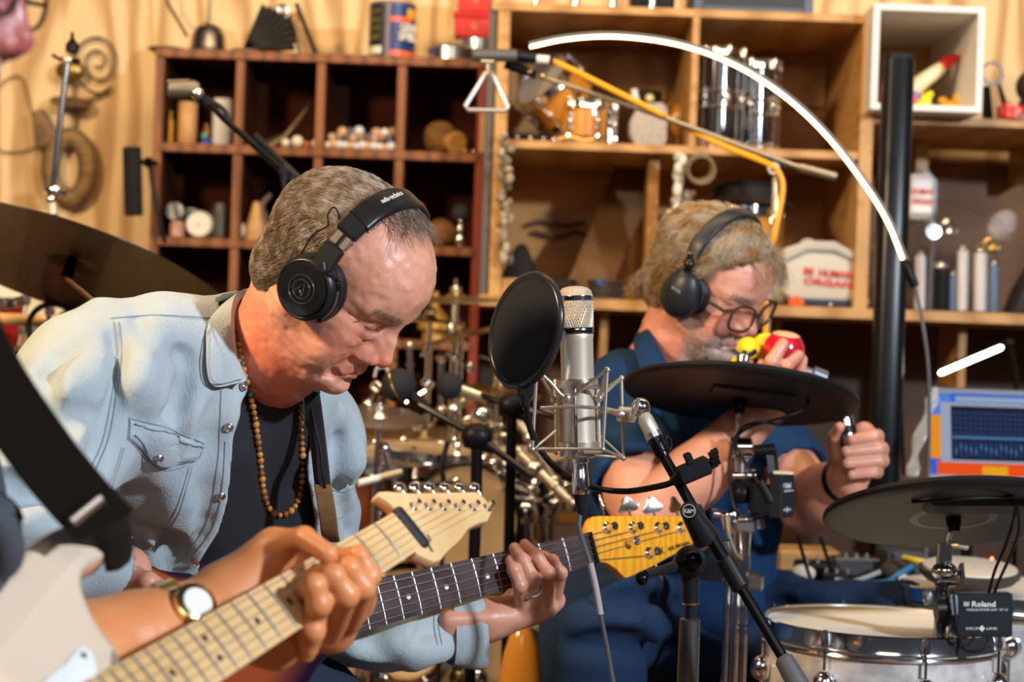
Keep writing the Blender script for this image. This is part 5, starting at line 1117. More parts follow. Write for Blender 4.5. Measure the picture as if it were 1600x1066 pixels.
for i in range(segs + 1):
 s_ = L * i / segs; hw = bw_(s_)
 for j in range(n_): tt = -1 + 2 * j / (n_ - 1); V.append(bp(s_, hw * tt, .0012 * (1 - tt * tt)))
 for j in range(n_): tt = 1 - 2 * j / (n_ - 1); V.append(bp(s_, hw * tt, -.006))
k = 2 * n_
for i in range(segs):
 for j in range(k): F.append((i * k + j, i * k + (j + 1) % k, (i + 1) * k + (j + 1) % k, (i + 1) * k + j))
F += [tuple(range(k))[::-1], tuple(range(segs * k, segs * k + k))]
MB().raw(V, F).build('fretboard', rose, bt_)
V = []; F = []
for i in range(segs + 1):
 s_ = L * i / segs; hw = bw_(s_) - .0002
 for j in range(12): a = math.pi * j / 11; V.append(bp(s_, hw * math.cos(a), -.006 - .016 * math.sin(a)))
for i in range(segs):
 for j in range(12): F.append((i * 12 + j, i * 12 + (j + 1) % 12, (i + 1) * 12 + (j + 1) % 12, (i + 1) * 12 + j))
F += [tuple(range(12)), tuple(range(segs * 12, segs * 12 + 12))[::-1]]
MB().raw(V, F).build('neck', maple, bt_)
for q in range(1, 20):
 s_ = fret(q); hw = bw_(s_); MB().tube([bp(s_, -hw, .0004), bp(s_, -hw * .5, .0016), bp(s_, 0, .002), bp(s_, hw * .5, .0016), bp(s_, hw, .0004)], .0009, 6).build('fret', M('fret_steel', (.55, .53, .50), .45, .9), bt_)
pearl = M('pearl_inlay', (.85, .85, .8), .2)
for q in (3, 5, 7, 9): s_ = (fret(q) + fret(q - 1)) / 2; MB().lathe([(.0035, 0), (.0034, .0004), (0, .0005)], bp(s_, -.002, .0011), bn, 16).build('inlay', pearl, bt_)
MB().box(bp(-.003, 0, .001), (.006, .045, .010), R=np.array([BA, btv, bn]), b=.001).build('nut', blackp, bt_)
def plane_px(px, py, h=0.0): d = P(px, py, 1) - CC; o = NUT + bn * h; return CC + d * ((o - CC) @ bn) / (d @ bn)
def loc2(px, py, h=0): q = plane_px(px, py, h) - NUT; return (q @ BA, q @ btv)
hs = [(924, 812), (928, 807.5), (935, 806.5), (1000, 806.5), (1062, 806.5), (1071, 808), (1080, 818.5), (1090, 829), (1098, 837), (1096, 841), (1073, 856), (1047, 870), (1020, 885), (990, 899), (980, 903), (976, 902.5), (963, 889), (949, 880), (938, 878), (931, 879), (926, 862), (921, 840), (919, 824)]
MB().prism([loc2(*q) for q in hs], NUT - bn * .013 - bn * .001, BA, btv, .014, b=.0012).build('headstock', maple, bt_)
posts = [(948, 825.5), (988, 825), (1028, 825.5), (1064, 825), (1014, 864.5)]
HS0 = .0
for i, (px, py) in enumerate(posts):
 c = plane_px(px, py, HS0); t_ = MB().lathe([(.0085, 0), (.009, .002), (.0065, .004), (.0045, .004)], c, bn, 28); t_.lathe([(.0052, .003), (.0050, .012), (.0064, .014), (.0062, .018), (.003, .0185), (.0028, .015), (0, .015)], c, bn, 24)
 pm = t_.build('tuning_post', chrome, bt_); MB().box(c + bn * .0187, (.0105, .0016, .001), R=np.array([nrm(BA + btv * (.25 if i < 2 else -1.2)), btv, bn])).build('post_slot', blackp, pm)
c = plane_px(981, 849, HS0); MB().lathe([(.0045, 0), (.004, .012), (.0065, .015), (.0065, .019), (.005, .0195), (.0035, .017), (.0014, .017), (.0014, .0195), (0, .0195)], c, bn, 24).build('string_tree', chrome, bt_)
def clover(c, ua, va, wd, nm='tuner_button'):
 n3 = np.cross(ua, va); mb = MB()
 pts = []
 for a in np.linspace(0, 2 * math.pi, 60)[:-1]:
  rr = .0125 * (1 + .22 * math.cos(3 * (a - math.pi / 2)) ) ; pts.append((rr * math.cos(a) * 1.12 * wd, rr * math.sin(a) * .92 + .001))
 return mb.prism(pts, c - n3 * .001, ua, va, .0022, b=.0006).cyl(c - va * .016, c - va * .006, .0018, n=8)
for (px, py, ang) in ((940, 788, 128), (981, 791, 42), (1019, 792, 30), (1055, 791, 100)):
 c = plane_px(px, py, -.014); a = math.radians(ang); clover(c, nrm(BA * math.cos(a) + bn * math.sin(a)), btv, 1).build('tuner_button', nickel, bt_)
MB().cyl(plane_px(1023, 880, -.012), plane_px(1028, 893, -.012), .0018, n=8).tube([plane_px(1028, 892, -.012), plane_px(1033, 903, -.013), plane_px(1036, 911, -.016)], [.003, .0055, .001], 10, flat=.3).build('tuner_button', nickel, bt_)
st_t = [.0185, .0093, 0, -.0093, -.0185]; ends_ = [posts[0], posts[1], posts[2], posts[3], posts[4]]
order = [(948, 829.5), (988, 829.5), (1029, 829), (1064, 829), (1013, 868)]
tnut = [.0185, .0100, .0015, -.0070, -.0155]
strm = M('steel_string', (.6, .57, .54), .3, 1)
for i in range(5):
 sd = st_t[i]; e = order[i] if i < 4 else order[4]
 MB().tube([bp(.70, sd * 1.7, .006), bp(fret(9), sd * 1.18, .0048), bp(0, sd, .0035), bp(-.006, sd, .0028), plane_px(e[0], e[1], .006)], .0011 - .00012 * i, 6).build('string', strm, bt_)
for s_, px, py, wd, hh in (('W', 1029, 862.5, .009, .010), ('X', 1034, 861, .009, .010)):
 text(s_, plane_px(px, py, .0007), nrm(BA * 1 + btv * .16), btv, width=wd, height=hh, ext=.0004, mat=blackp, parent=bt_)
q_ = nrm(plane_px(1084, 846, .0007) - plane_px(1038, 862.5, .0007)); text('MUSIC MAN StingRay', plane_px(1061, 854, .0007), q_, np.cross(bn, q_), width=.046, height=.0078, ext=.0004, mat=blackp, parent=bt_)
# body: outline from the pixels of its visible rim, closed behind the foreground guitar
bo = [(206, 868), (222, 880), (254, 890), (293, 893), (330, 884), (361, 868), (398, 849), (430, 832), (455, 825), (480, 824), (505, 834), (520, 856), (527, 880), (520, 905), (545, 950), (560, 978), (540, 1010), (505, 1035), (480, 1075), (450, 1120), (380, 1160), (280, 1180), (180, 1170), (100, 1120), (70, 1040), (90, 950), (130, 885), (170, 862)]
ol = [loc2(x, y, -.008) for x, y in bo]; olc = [tuple(q[:2]) for q in catmull([A(a, b, 0) for a, b in ol] + [A(*ol[0], 0)], 4)[:-1]]
burst = M('sunburst_body', (.015, .004, .018), .15, coat=1)
nt = burst.node_tree; N = nt.nodes; Lk = nt.links
at = N.new('ShaderNodeAttribute'); at.attribute_name = 'Col'; Lk.new(at.outputs['Color'], N['Principled BSDF'].inputs['Base Color'])
poly = np.array(olc); nP = len(poly); cen = poly.mean(0); V = []; C4 = []; F = []
ringsd = [(0, -.046, 0), (0, -.020, 0), (.0, -.012, 0), (.004, -.0085, 0), (.012, -.008, 0), (.030, -.008, .35), (.055, -.008, 1), (.085, -.008, 1)]
nrmv = []
for i in range(nP):
 e = poly[(i + 1) % nP] - poly[i - 1]; nn = A(-e[1], e[0], 0)[:2]; nn = nn / np.linalg.norm(nn); nrmv.append(nn if nn @ (cen - poly[i]) > 0 else -nn)
for ins, h, f in ringsd:
 for i in range(nP):
  q = poly[i] + (cen - poly[i]) / np.linalg.norm(cen - poly[i]) * ins; V.append(NUT + BA * q[0] + btv * q[1] + bn * h)
  c = np.array((.012, .004, .016)) * (1 - f) + np.array((.30, .055, .012)) * f; C4.append((*c, 1))
for r_ in range(len(ringsd) - 1):
 for i in range(nP): F.append((r_ * nP + i, r_ * nP + (i + 1) % nP, (r_ + 1) * nP + (i + 1) % nP, (r_ + 1) * nP + i))
V.append(NUT + BA * cen[0] + btv * cen[1] + bn * -.008); C4.append((.5, .16, .03, 1)); t0 = (len(ringsd) - 1) * nP
for i in range(nP): F.append((t0 + i, t0 + (i + 1) % nP, len(V) - 1))
F.append(tuple(range(nP)))
MB().raw(V, F).build('body', burst, bt_, vc=C4, sharp=50)
MB().box(bp(.70, 0, -.001), (.09, .035, .012), R=np.array([BA, btv, bn]), b=.003).build('pickup', blackp, bt_)
# strap: black webbing with a brown suede end, over the far shoulder
sdm = M('brown_suede', (.26, .13, .045), .9, c2=(.18, .09, .03), ns=60); web = M('black_webbing', (.014, .013, .014), .7)
gstrap = thing('guitar_strap', P(511, 806, 2.33), 'narrow black bass strap with a brown suede end running down the denim shirt', 'strap')
def sh(px, py, off, dflt):
 h = SB.hit(px, py, off); return h[0] if h else P(px, py, dflt)
def sash(pts, wd, name, mat, th=.0016):
 p = catmull(pts, 4); return ribbon(p, CR * .98 + CU * .0, wd, th * 2).build(name, mat, gstrap)
sash([P(452, 470, 2.44), P(476, 560, 2.30), P(486, 610, 2.265), P(493, 660, 2.275), P(499, 710, 2.28), P(505, 764, 2.285)], .020, 'webbing', web)
sash([P(504, 757, 2.282), P(508, 780, 2.282), P(512, 806, 2.285), P(515, 832, 2.30), P(518, 846, 2.32)], .0215, 'suede_end', sdm)
tag(MB().tube(catmull([P(482, 604, 2.262), P(490, 655, 2.27), P(500, 700, 2.272), P(505, 745, 2.275), P(508, 762, 2.28)], 6), .0016, 6).build('thin_cable', rubber), 'thin black headphone cable running down beside the bass strap', 'cable')
# ================================================================ foreground guitarist with the cream electric guitar
champ = M('cream_lacquer', (.72, .56, .42), .3, coat=.5); mapf = M('pale_maple', (.80, .53, .26), .3, c2=(.68, .42, .18), ns=10, stretch=(1, 1, 1), coat=.5)
GN = P(638, 828, 1.82); GX = nrm(P(638, 828, 1.82) - P(345, 1005, 1.56) )           # nut centre, axis towards the headstock
gnm = nrm(A(-.10, -1, .10) - GX * (A(-.10, -1, .10) @ GX)); gt_ = np.cross(gnm, GX); gt_ = gt_ if gt_[2] > 0 else -gt_
def gp(s, t, h=0): return GN - GX * s + gt_ * t + gnm * h
fr2 = lambda n_: .648 * (1 - 2 ** (-n_ / 12))
gw = lambda s: .0212 + .0072 * s / .46
eg = thing('electric_guitar', gp(.5, 0), 'cream electric guitar with a pale maple neck crossing the foreground, out of focus', 'guitar')
def neckpart(L, segs, off, name, mat):
 V = []; F = []; n_ = 9
 for i in range(segs + 1):
  s_ = L * i / segs; hw = gw(s_)
  for j in range(n_): tt = -1 + 2 * j / (n_ - 1); V.append(gp(s_, hw * tt, .001 * (1 - tt * tt)))
  for j in range(1, 13): a = math.pi * j / 13; V.append(gp(s_, hw * math.cos(a), -.003 - .018 * math.sin(a)))
 k = n_ + 12
 for i in range(segs):
  for j in range(k): F.append((i * k + j, i * k + (j + 1) % k, (i + 1) * k + (j + 1) % k, (i + 1) * k + j))
 F += [tuple(range(k))[::-1], tuple(range(segs * k, segs * k + k))]
 return MB().raw(V, F).build(name, mat, eg)
neckpart(.47, 14, 0, 'neck', mapf)
for q in range(1, 22):
 s_ = fr2(q); hw = gw(s_); MB().tube([gp(s_, -hw, -.0002), gp(s_, -hw * .6, .0015), gp(s_, 0, .0021), gp(s_, hw * .6, .0015), gp(s_, hw, -.0002)], .0011, 6).build('fret', M('worn_fret', (.33, .30, .27), .5, 1), eg)
dotm = M('dark_dot', (.05, .03, .02), .4)
for q in (3, 5, 7, 9, 15, 17, 19): s_ = (fr2(q) + fr2(q - 1)) / 2; MB().lathe([(.0032, 0), (.0031, .0004), (0, .0005)], gp(s_, 0, .0009), gnm, 14).build('inlay', dotm, eg)
for t in (-.01, .01): MB().lathe([(.0032, 0), (.0031, .0004), (0, .0005)], gp((fr2(12) + fr2(11)) / 2, t, .0009), gnm, 14).build('inlay', dotm, eg)
MB().box(gp(-.004, 0, .001), (.012, .048, .010), R=np.array([GX, gt_, gnm]), b=.003).build('nut', M('bone_grey', (.018, .018, .025), .4), eg)
def g2(px, py, h=0): d = P(px, py, 1) - CC; o = GN + gnm * h; q = CC + d * ((o - CC) @ gnm) / (d @ gnm) - GN; return (q @ GX, q @ gt_)
def gpl(px, py, h=0): a, b = g2(px, py, h); return GN + GX * a + gt_ * b + gnm * h
hd = [(618, 798), (612, 790), (600, 781), (590, 776), (592, 769), (604, 768), (640, 771), (690, 770), (742, 769), (752, 774), (764, 788), (768, 802), (762, 815), (748, 818), (733, 826), (718, 846), (700, 862), (688, 876), (678, 879), (664, 873), (650, 866)]
MB().prism([g2(*q) for q in hd], GN - gnm * .012, GX, gt_, .013, b=.002).build('headstock', mapf, eg)
MB().box(gp(.004, .016, -.008), (.05, .014, .012), R=np.array([GX, gt_, gnm]), b=.004).build('neck_edge', M('orange_lacquer', (.85, .32, .02), .3), eg)
for i in range(6):
 c = gpl(645 + 23 * i, 793 + .3 * i, .001); MB().lathe([(.005, 0), (.005, .002), (.003, .003), (.0028, .011), (0, .0112)], c, gnm, 20).build('tuning_post', chrome, eg)
 c2_ = gpl(628 + 23.5 * i, 766.5, -.008); MB().sph(c2_ + gt_ * .004, (.0075, .004, .0055), R=np.array([GX, gnm, gt_])).cyl(c2_ - gt_ * .006, c2_ + gt_ * .002, .002, n=8).build('tuner_button', chrome, eg)
for i in range(6): t = -.0175 + .007 * i; MB().tube([gp(.60, t * 1.5, .006), gp(.2, t * 1.1, .0045), gp(0, t, .0028), gpl(645 + 23 * (5 - i), 793, .008)], .00016 + .00005 * i, 5).build('string', M('worn_string', (.30, .22, .13), .7, .3), eg)
MB().tube([gpl(664, 840, .0016), gpl(670, 852, .0016), gpl(676, 862, .0016)], .0012, 6, flat=.4).tube([gpl(668, 835, .0016), gpl(674, 846, .0016)], .0008, 6, flat=.4).build('logo', blackp, eg)
# body with its upper horn
bo = [(190, 1012), (178, 1000), (160, 975), (142, 940), (133, 905), (142, 880), (165, 868), (186, 856), (193, 838), (176, 816), (140, 808), (105, 815), (70, 832), (35, 860), (0, 905), (-30, 960), (-60, 1040), (-110, 1120), (-200, 1180), (-260, 1300), (-180, 1420), (-20, 1450), (140, 1400), (210, 1310), (215, 1240), (250, 1200), (290, 1180), (260, 1140), (215, 1120), (190, 1080)]
ol = [g2(*q, -.012) for q in bo]; olc = [tuple(q[:2]) for q in catmull([A(a, b, 0) for a, b in ol] + [A(*ol[0], 0)], 4)[:-1]]
MB().prism(olc, GN - gnm * .056, GX, gt_, .044, b=.009).build('body', champ, eg, sharp=60)
pg = [(60, 1075), (75, 1058), (100, 1040), (118, 1018), (128, 1012), (140, 1018), (147, 1035), (150, 1060), (200, 1090), (150, 1200), (20, 1200)]
MB().prism([g2(*q, -.0115) for q in pg], GN - gnm * .0118, GX, gt_, .0022, b=.0005).build('pickguard', M('white_guard', (.78, .78, .78), .3), eg)
MB().lathe([(.003, 0), (.002, .001), (0, .001)], gpl(131, 1024, -.0095), gnm, 12).build('screw', steel, eg)
MB().cyl(gpl(186, 845, -.03), gpl(196, 838, -.03), .005, n=12).build('strap_button', steel, eg)
stp = thing('guitar_strap', P(100, 700, 1.50), 'wide black strap with a silver slide holding the cream foreground guitar', 'strap')
sm = M('strap_black', (.012, .009, .005), .75, spec=.2)
p = catmull([P(-90, 430, 1.42), P(-20, 580, 1.44), P(60, 700, 1.46), P(120, 775, 1.48), P(165, 822, 1.50)], 6)
acr = nrm(nrm(p[-1] - p[0]) @ np.eye(3)); acr = nrm(np.cross(A(0, -1, 0), nrm(p[-1] - p[0])))
def sash2(p, acr, wd, name, mat, th=.002, par=None):
 V = []; F = []; p = np.array(p)
 n3 = nrm(np.cross(acr, p[-1] - p[0]))
 for q in p: V += [q - acr * wd / 2 - n3 * th, q + acr * wd / 2 - n3 * th, q + acr * wd / 2 + n3 * th, q - acr * wd / 2 + n3 * th]
 for i in range(len(p) - 1):
  for j in range(4): F.append((4 * i + j, 4 * i + (j + 1) % 4, 4 * i + 4 + (j + 1) % 4, 4 * i + 4 + j))
 F += [(0, 1, 2, 3), (4 * len(p) - 1, 4 * len(p) - 2, 4 * len(p) - 3, 4 * len(p) - 4)]; return MB().raw(V, F).build(name, mat, par)
sash2(p, acr, .050, 'webbing', sm, par=stp)
e = p[-1]; d_ = nrm(p[-1] - p[-2])
q0, q1 = P(112, 815, 1.475), P(158, 778, 1.485); MB().tube([q0, q1], .0052, 10).build('slide', steel, stp)
MB().tube(catmull([P(128, 795, 1.50), P(160, 803, 1.53), P(180, 835, 1.56), P(186, 868, 1.575), P(178, 890, 1.58)], 6), [.016, .020, .021, .022, .022, .022, .021, .020, .019, .018, .017, .016, .016, .016, .016, .016, .016, .016, .016, .016, .016, .016, .014, .012, .01][:25], 12, flat=.25, ref=A(0, -1, 0)).build('leather_tail', sm, stp)
# the person: body off to the left, fretting arm and hand in view
GD = 1.64
gt2 = thing('person', A(-.78, 1.45, 0), 'person at the left edge in the foreground fretting the cream guitar, wearing a gold watch', 'person')
HG, OG = head_frame(P(-168, -40, 1.40), 4, 11, 0)
VG, QG, CG = sculpt_head(HG, OG, [(A(-.03, 0, -.04) @ HG + OG, .056), (P(-250, 150, 1.46), .062), (P(-290, 260, 1.5), .07)], vox=.0022, age=1.2)
cg = head_colors(CG, (.42, .13, .11), .9, stub=.75)
gh_ = hand_sdf(P(345, 950, 1.71), [P(*q) for q in ((470, 985, 1.73), (505, 968, 1.74), (535, 955, 1.75), (560, 935, 1.76))],
 [[P(480, 1000, 1.71), P(498, 945, 1.635), P(490, 915, 1.632), P(472, 925, 1.66)], [P(515, 985, 1.72), P(540, 930, 1.645), P(520, 900, 1.64), P(490, 900, 1.67)],
     [P(545, 970, 1.74), P(566, 918, 1.67), P(545, 888, 1.665), P(515, 885, 1.69)], [P(565, 950, 1.75), P(578, 900, 1.69), P(560, 868, 1.69), P(535, 868, 1.71)]],
 [P(370, 915, 1.71), P(430, 850, 1.72), P(475, 842, 1.69), P(512, 866, 1.665)], wr=.040, fr=.0105, vox=.002,
 arm=[P(95, 1035, 1.60), P(210, 1003, 1.655), P(345, 950, 1.71)], armr=[.050, .042, .031], pr=.015)
gh_.cap(P(480, 1000, 1.71), P(478, 1020, 1.69), .010, .009, .006); gh_.chain([P(470, 960, 1.66), P(488, 985, 1.645), P(482, 1015, 1.655)], [.010, .0105, .0085], .006)
gh_.cap(P(365, 925, 1.71), P(425, 872, 1.72), .027, .02, .02); gh_.cap(P(360, 960, 1.73), P(520, 985, 1.77), .026, .022, .02); gh_.cap(P(345, 975, 1.72), P(430, 1015, 1.74), .026, .02, .02)
Vh, Qh = gh_.mesh()
Vu, Qu = limb([P(95, 1035, 1.60), P(-60, 1030, 1.52), P(-250, 900, 1.47)], [.050, .055, .06], vox=.005)
gx = SDF(A(-1.1, 1.2, .8), A(-.3, 1.85, 1.5), .01); gx.cap(P(-250, 240, 1.5), P(-330, 420, 1.53), .06, .09, 0); gx.cap(P(-330, 420, 1.53), P(-330, 700, 1.56), .09, .12, .04); gx.chain([P(-330, 430, 1.53), P(-225, 440, 1.46), P(-235, 850, 1.47), P(-60, 1000, 1.51)], [.06, .055, .05, .048], .04, .02); Vx, Qx = gx.mesh()
VV, QQ, CC4 = join([(Vx, Qx, (.58, .235, .12)), (VG, QG, cg), (Vh, Qh, (.70, .27, .10)), (Vu, Qu, (.70, .27, .10))])  # arm and hand colour carries the orange cast of the warm lamp
big_mesh('body', VV, QQ, skin('skin_guitarist', tint=(.9, .78, .72)), gt2, vc=CC4)
mb = MB()
gl_m = M('dark_glasses', (.03, .02, .02), .3)
hg = lambda x, y, z: A(x, y, z) @ HG + OG
gls = thing('glasses', hg(.09, 0, .01), 'dark framed glasses on the person at the top left corner', 'glasses')
for s_ in (-1, 1):
 MB().tube(catmull([hg(.098 - .00 * abs(math.cos(a)), s_ * .032 + .023 * math.cos(a), .004 + .018 * math.sin(a)) for a in np.linspace(0, 2 * math.pi, 15)], 2), .0018, 6).build('rim', gl_m, gls)
 MB().tube([hg(.096, s_ * .056, .008), hg(.03, s_ * .078, .008), hg(-.02, s_ * .080, .0)], .002, 6).build('temple', gl_m, gls)
MB().tube([hg(.098, -.010, .008), hg(.104, 0, .011), hg(.098, .010, .008)], .0018, 6).build('bridge', gl_m, gls)
g = SDF(A(-1.15, 1.2, .75), A(-.38, 1.85, 1.5), .008)
g.ell(P(-390, 640, 1.56), (.19, .14, .28), 0); g.cap(P(-560, 400, 1.5), P(-215, 420, 1.45), .09, .075, .06); g.cap(P(-215, 430, 1.45), P(-235, 860, 1.46), .078, .066, .05); g.ell(P(-330, 900, 1.60), (.18, .15, .16), .06)
g.cap(P(-235, 860, 1.47), P(-90, 1000, 1.50), .064, .06, .03); g.cap(P(-70, 870, 1.47), P(-30, 830, 1.48), .045, .035, .04)
sdf_noise(g, (.05, .05, .09), .003, 31); V, Q = g.mesh(); big_mesh('grey_shirt', V, Q, M('grey_cotton', (.055, .06, .075), .85), gt2)
MB().tube(catmull([P(-80, 790, 1.44), P(-16, 806, 1.44), P(6, 840, 1.45), P(8, 872, 1.46), P(-20, 896, 1.47)], 5), .014, 12).build('shirt_hem', MATS['grey_cotton'], gt2)
g = SDF(A(-1.05, 1.1, .02), A(-.35, 1.95, .95), .012)
for sx in (-.10, .10): g.chain([A(-.78 + sx, 1.62, .78), A(-.66 + sx, 1.30, .60), A(-.70 + sx, 1.42, .10)], [.10, .075, .055], .03, .03)
g.ell(A(-.78, 1.62, .80), (.18, .14, .12), .05); V, Q = g.mesh(); big_mesh('trousers', V, Q, jean, gt2)
for sx in (-.10, .10): MB().box(A(-.70 + sx, 1.36, .045), (.09, .26, .09), b=.03).build('shoe', blackp, gt2)
st = thing('stool', A(-.78, 1.66, 0), 'tall black stool under the foreground guitarist', 'stool')
MB().lathe([(.16, 0), (.165, .01), (.165, .03), (.15, .04), (0, .04)], A(-.78, 1.66, .63)).build('seat', blackp, st)
for i in range(4): an = .785 + i * math.pi / 2; MB().cyl(A(-.78 + .1 * math.cos(an), 1.66 + .1 * math.sin(an), .63), A(-.78 + .2 * math.cos(an), 1.66 + .2 * math.sin(an), 0), .011, n=10).build('leg', blackm, st)
# gold watch
c = P(270, 982, 1.685); ax = nrm(P(345, 950, 1.71) - P(210, 1003, 1.655)); gm = M('polished_gold', (.85, .66, .33), .18, 1)
wt_ = thing('wristwatch', c, 'shiny gold wristwatch on the arm behind the cream guitar neck', 'watch')
u_, v_, _ = frame_of(ax, A(0, -1, 0))
for i in range(26):
 a = 2 * math.pi * i / 26; d = math.cos(a) * u_ + math.sin(a) * v_; MB().box(c + d * .0405, (.0046, .0088, .019), R=np.array([d, np.cross(ax, d), ax]), b=.0012).build('bracelet_link', gm, wt_)
d = nrm(A(0, -1, .35) - ax * (A(0, -1, -.15) @ ax)); MB().lathe([(.0195, 0), (.0205, .003), (.0195, .008), (.017, .0095), (0, .0095)], c + d * .0410, d, 32).build('case', gm, wt_)
MB().lathe([(.0135, 0), (0, .0004)], c + d * .0508, d, 32).build('dial', M('pale_dial', (.8, .78, .7), .15), wt_)
# ================================================================ studio microphone, shock mount, pop filter, boom stand
MD = 2.45
champ_m = M('champagne_metal', (.80, .70, .56), .36, .65); mesh_m = M('grille_mesh', (.66, .55, .42), .45, .5, bump=1, bs=900)
m0, m1 = P(898.5, 447, MD), P(906, 716, MD); max_ = nrm(m0 - m1)
def mp(py): return m0 + (m1 - m0) * (py - 447) / (716 - 447)
mic = thing('studio_microphone', mp(716), 'silver large diaphragm studio microphone with a mesh head, upright in the wire shock mount', 'microphone')
def band_(pts, name, mat, n=48): return MB().lathe([(S(r_, MD), (mp(y) - mp(716)) @ max_) for r_, y in pts], mp(716), max_, n).build(name, mat, mic)
band_([(26.5, 512), (27, 470), (27, 462), (25, 455), (20, 450), (10, 447.5), (0, 447)], 'mesh_head', mesh_m)
mb = MB(); hb_ = (mp(462) - mp(716)) @ max_; lb2 = (mp(512) - mp(716)) @ max_
for i in range(40):
 a = 2 * math.pi * i / 40; u, v, _ = frame_of(max_)
 for sg in (1, -1): mb.tube([mp(716) + max_ * (lb2 + (hb_ - lb2) * q / 6) + S(27.2, MD) * (math.cos(a + sg * q * .13) * u + math.sin(a + sg * q * .13) * v) for q in range(7)], .00035, 4)
mb.build('woven_grille', champ_m, mic)
band_([(27.2, 471), (28.4, 470), (28.4, 463), (27.2, 462)], 'head_ring', chrome); band_([(27.3, 522), (28, 521), (28, 513), (27.3, 512)], 'neck_ring', M('dark_chrome', (.3, .29, .28), .15, 1))
band_([(0, 716), (22, 716), (25.6, 712), (25.8, 530), (27, 524), (26.5, 522)], 'mic_body', champ_m)
band_([(25.9, 592), (27.6, 592), (27.6, 600), (25.9, 600)], 'body_ring', steel)
band_([(12.5, 772), (13.2, 770), (13.2, 740), (12, 738), (12, 724), (14, 722), (14, 716)], 'connector', chrome)
band_([(3, 806), (5, 804), (9, 790), (12, 772), (12.6, 771), (12.6, 752), (12.4, 751)], 'cable_boot', rubber)
logo_u = nrm(np.cross(max_, A(0, 1, 0)))
sm_ = thing('shock_mount', mp(716), 'nickel wire spider shock mount gripping the studio microphone', 'shock mount')
wire = M('nickel_wire', (.70, .60, .48), .30, .8)
def W_(*pts): return [P(*q) for q in pts]
tops = W_((839, 578, 2.41), (949, 578, 2.39), (971, 591, 2.47), (868, 597, 2.50)); bots = W_((832, 702, 2.41), (942, 702, 2.39), (974, 716, 2.47), (869, 707, 2.50))
mids = W_((887, 622, 2.41), (936, 622, 2.44), (922, 624, 2.49), (866, 624, 2.47))
for i in range(4):
 j = (i + 1) % 4; MB().tube([tops[i], bots[i]], .0022, 10).build('upright_wire', wire, sm_); MB().tube([bots[i], bots[j]], .0019, 10).build('base_wire', wire, sm_)
 MB().tube(catmull([tops[i], tops[i] * .55 + mids[i] * .45, mids[i], tops[j] * .55 + mids[i] * .45, tops[j]], 5), .0022, 10).build('top_wire', wire, sm_)
 for q in (tops[i], bots[i]): MB().sph(q, .0038, nu=14, nv=8).build('corner_joint', wire, sm_)
 MB().sph(mids[i], (.005, .005, .006), nu=14, nv=8).build('clip', wire, sm_)
rc = (tops[0] + tops[1] + tops[2] + tops[3]) / 4; rr = catmull(W_((845, 638, 2.41), (895, 635, 2.40), (944, 637, 2.395), (968, 643, 2.47), (925, 640, 2.495), (868, 637, 2.495)), 6)
MB().tube(W_((845, 638, 2.41), (893, 635, 2.402), (943, 638, 2.395), (971, 644, 2.45)), .0023, 10).build('ring_wire', wire, sm_); MB().tube(W_((845, 638, 2.41), (868, 646, 2.50), (925, 645, 2.50), (971, 644, 2.45)), .0020, 10).build('ring_wire', wire, sm_)
for a_, b_ in (((834, 702, 2.41), (868, 673, 2.44)), ((974, 715, 2.47), (932, 676, 2.455)), ((872, 640, 2.5), (880, 612, 2.48)), ((840, 580, 2.41), (866, 622, 2.46)), ((971, 592, 2.47), (936, 622, 2.455))): MB().tube(W_(a_, b_), .0016, 8).build('strut', wire, sm_)
for y0, y1 in ((594, 606), (690, 712)):
 c = mp(y1); h = np.linalg.norm(mp(y0) - mp(y1)); MB().lathe([(S(28.5, MD), 0), (S(32, MD), 0), (S(32, MD), h), (S(28.5, MD), h), (S(28.5, MD), 0)], c, max_, 40).build('clamp_ring', wire, sm_)
for dx in (-30, 31): MB().tube([mp(606) + CR * S(dx, MD), mp(706) + CR * S(dx, MD)], .0026, 8).build('side_rod', wire, sm_)
MB().tube([mp(606) + A(0, -.0265, 0) + CR * -.005, mp(706) + A(0, -.0265, 0) + CR * -.005], .0028, 8).build('front_rod', steel, sm_)
MB().tube([mp(604) + A(0, -.029, 0) + CR * .006, mp(604) + A(0, -.03, 0) + CR * .026], .0032, 8).build('thumb_screw', wire, sm_); MB().tube([mp(704) + A(0, -.029, 0) + CR * .004, mp(704) + A(0, -.03, 0) + CR * .028], .0034, 8).build('thumb_screw', wire, sm_)
MB().tube(W_((945, 641, 2.44), (975, 648, 2.45)), .0042, 10).build('arm', wire, sm_)
ivm = M('ivory_metal', (.62, .54, .42), .35, .8)
MB().prism([(-.012, -.009), (.010, -.011), (.016, -.002), (.014, .009), (-.009, .010), (-.014, .003)], P(978, 647, 2.46), CR, CU, .012, b=.002).build('swivel_plate', ivm, sm_)
MB().tube(W_((998, 622, 2.437), (993, 640, 2.437), (986, 658, 2.44)), [.0048, .004, .0045], 10, flat=.6).build('lever', ivm, sm_)
MB().sph(P(1001, 637, 2.452), .0125).build('ball_joint', chrome, sm_)
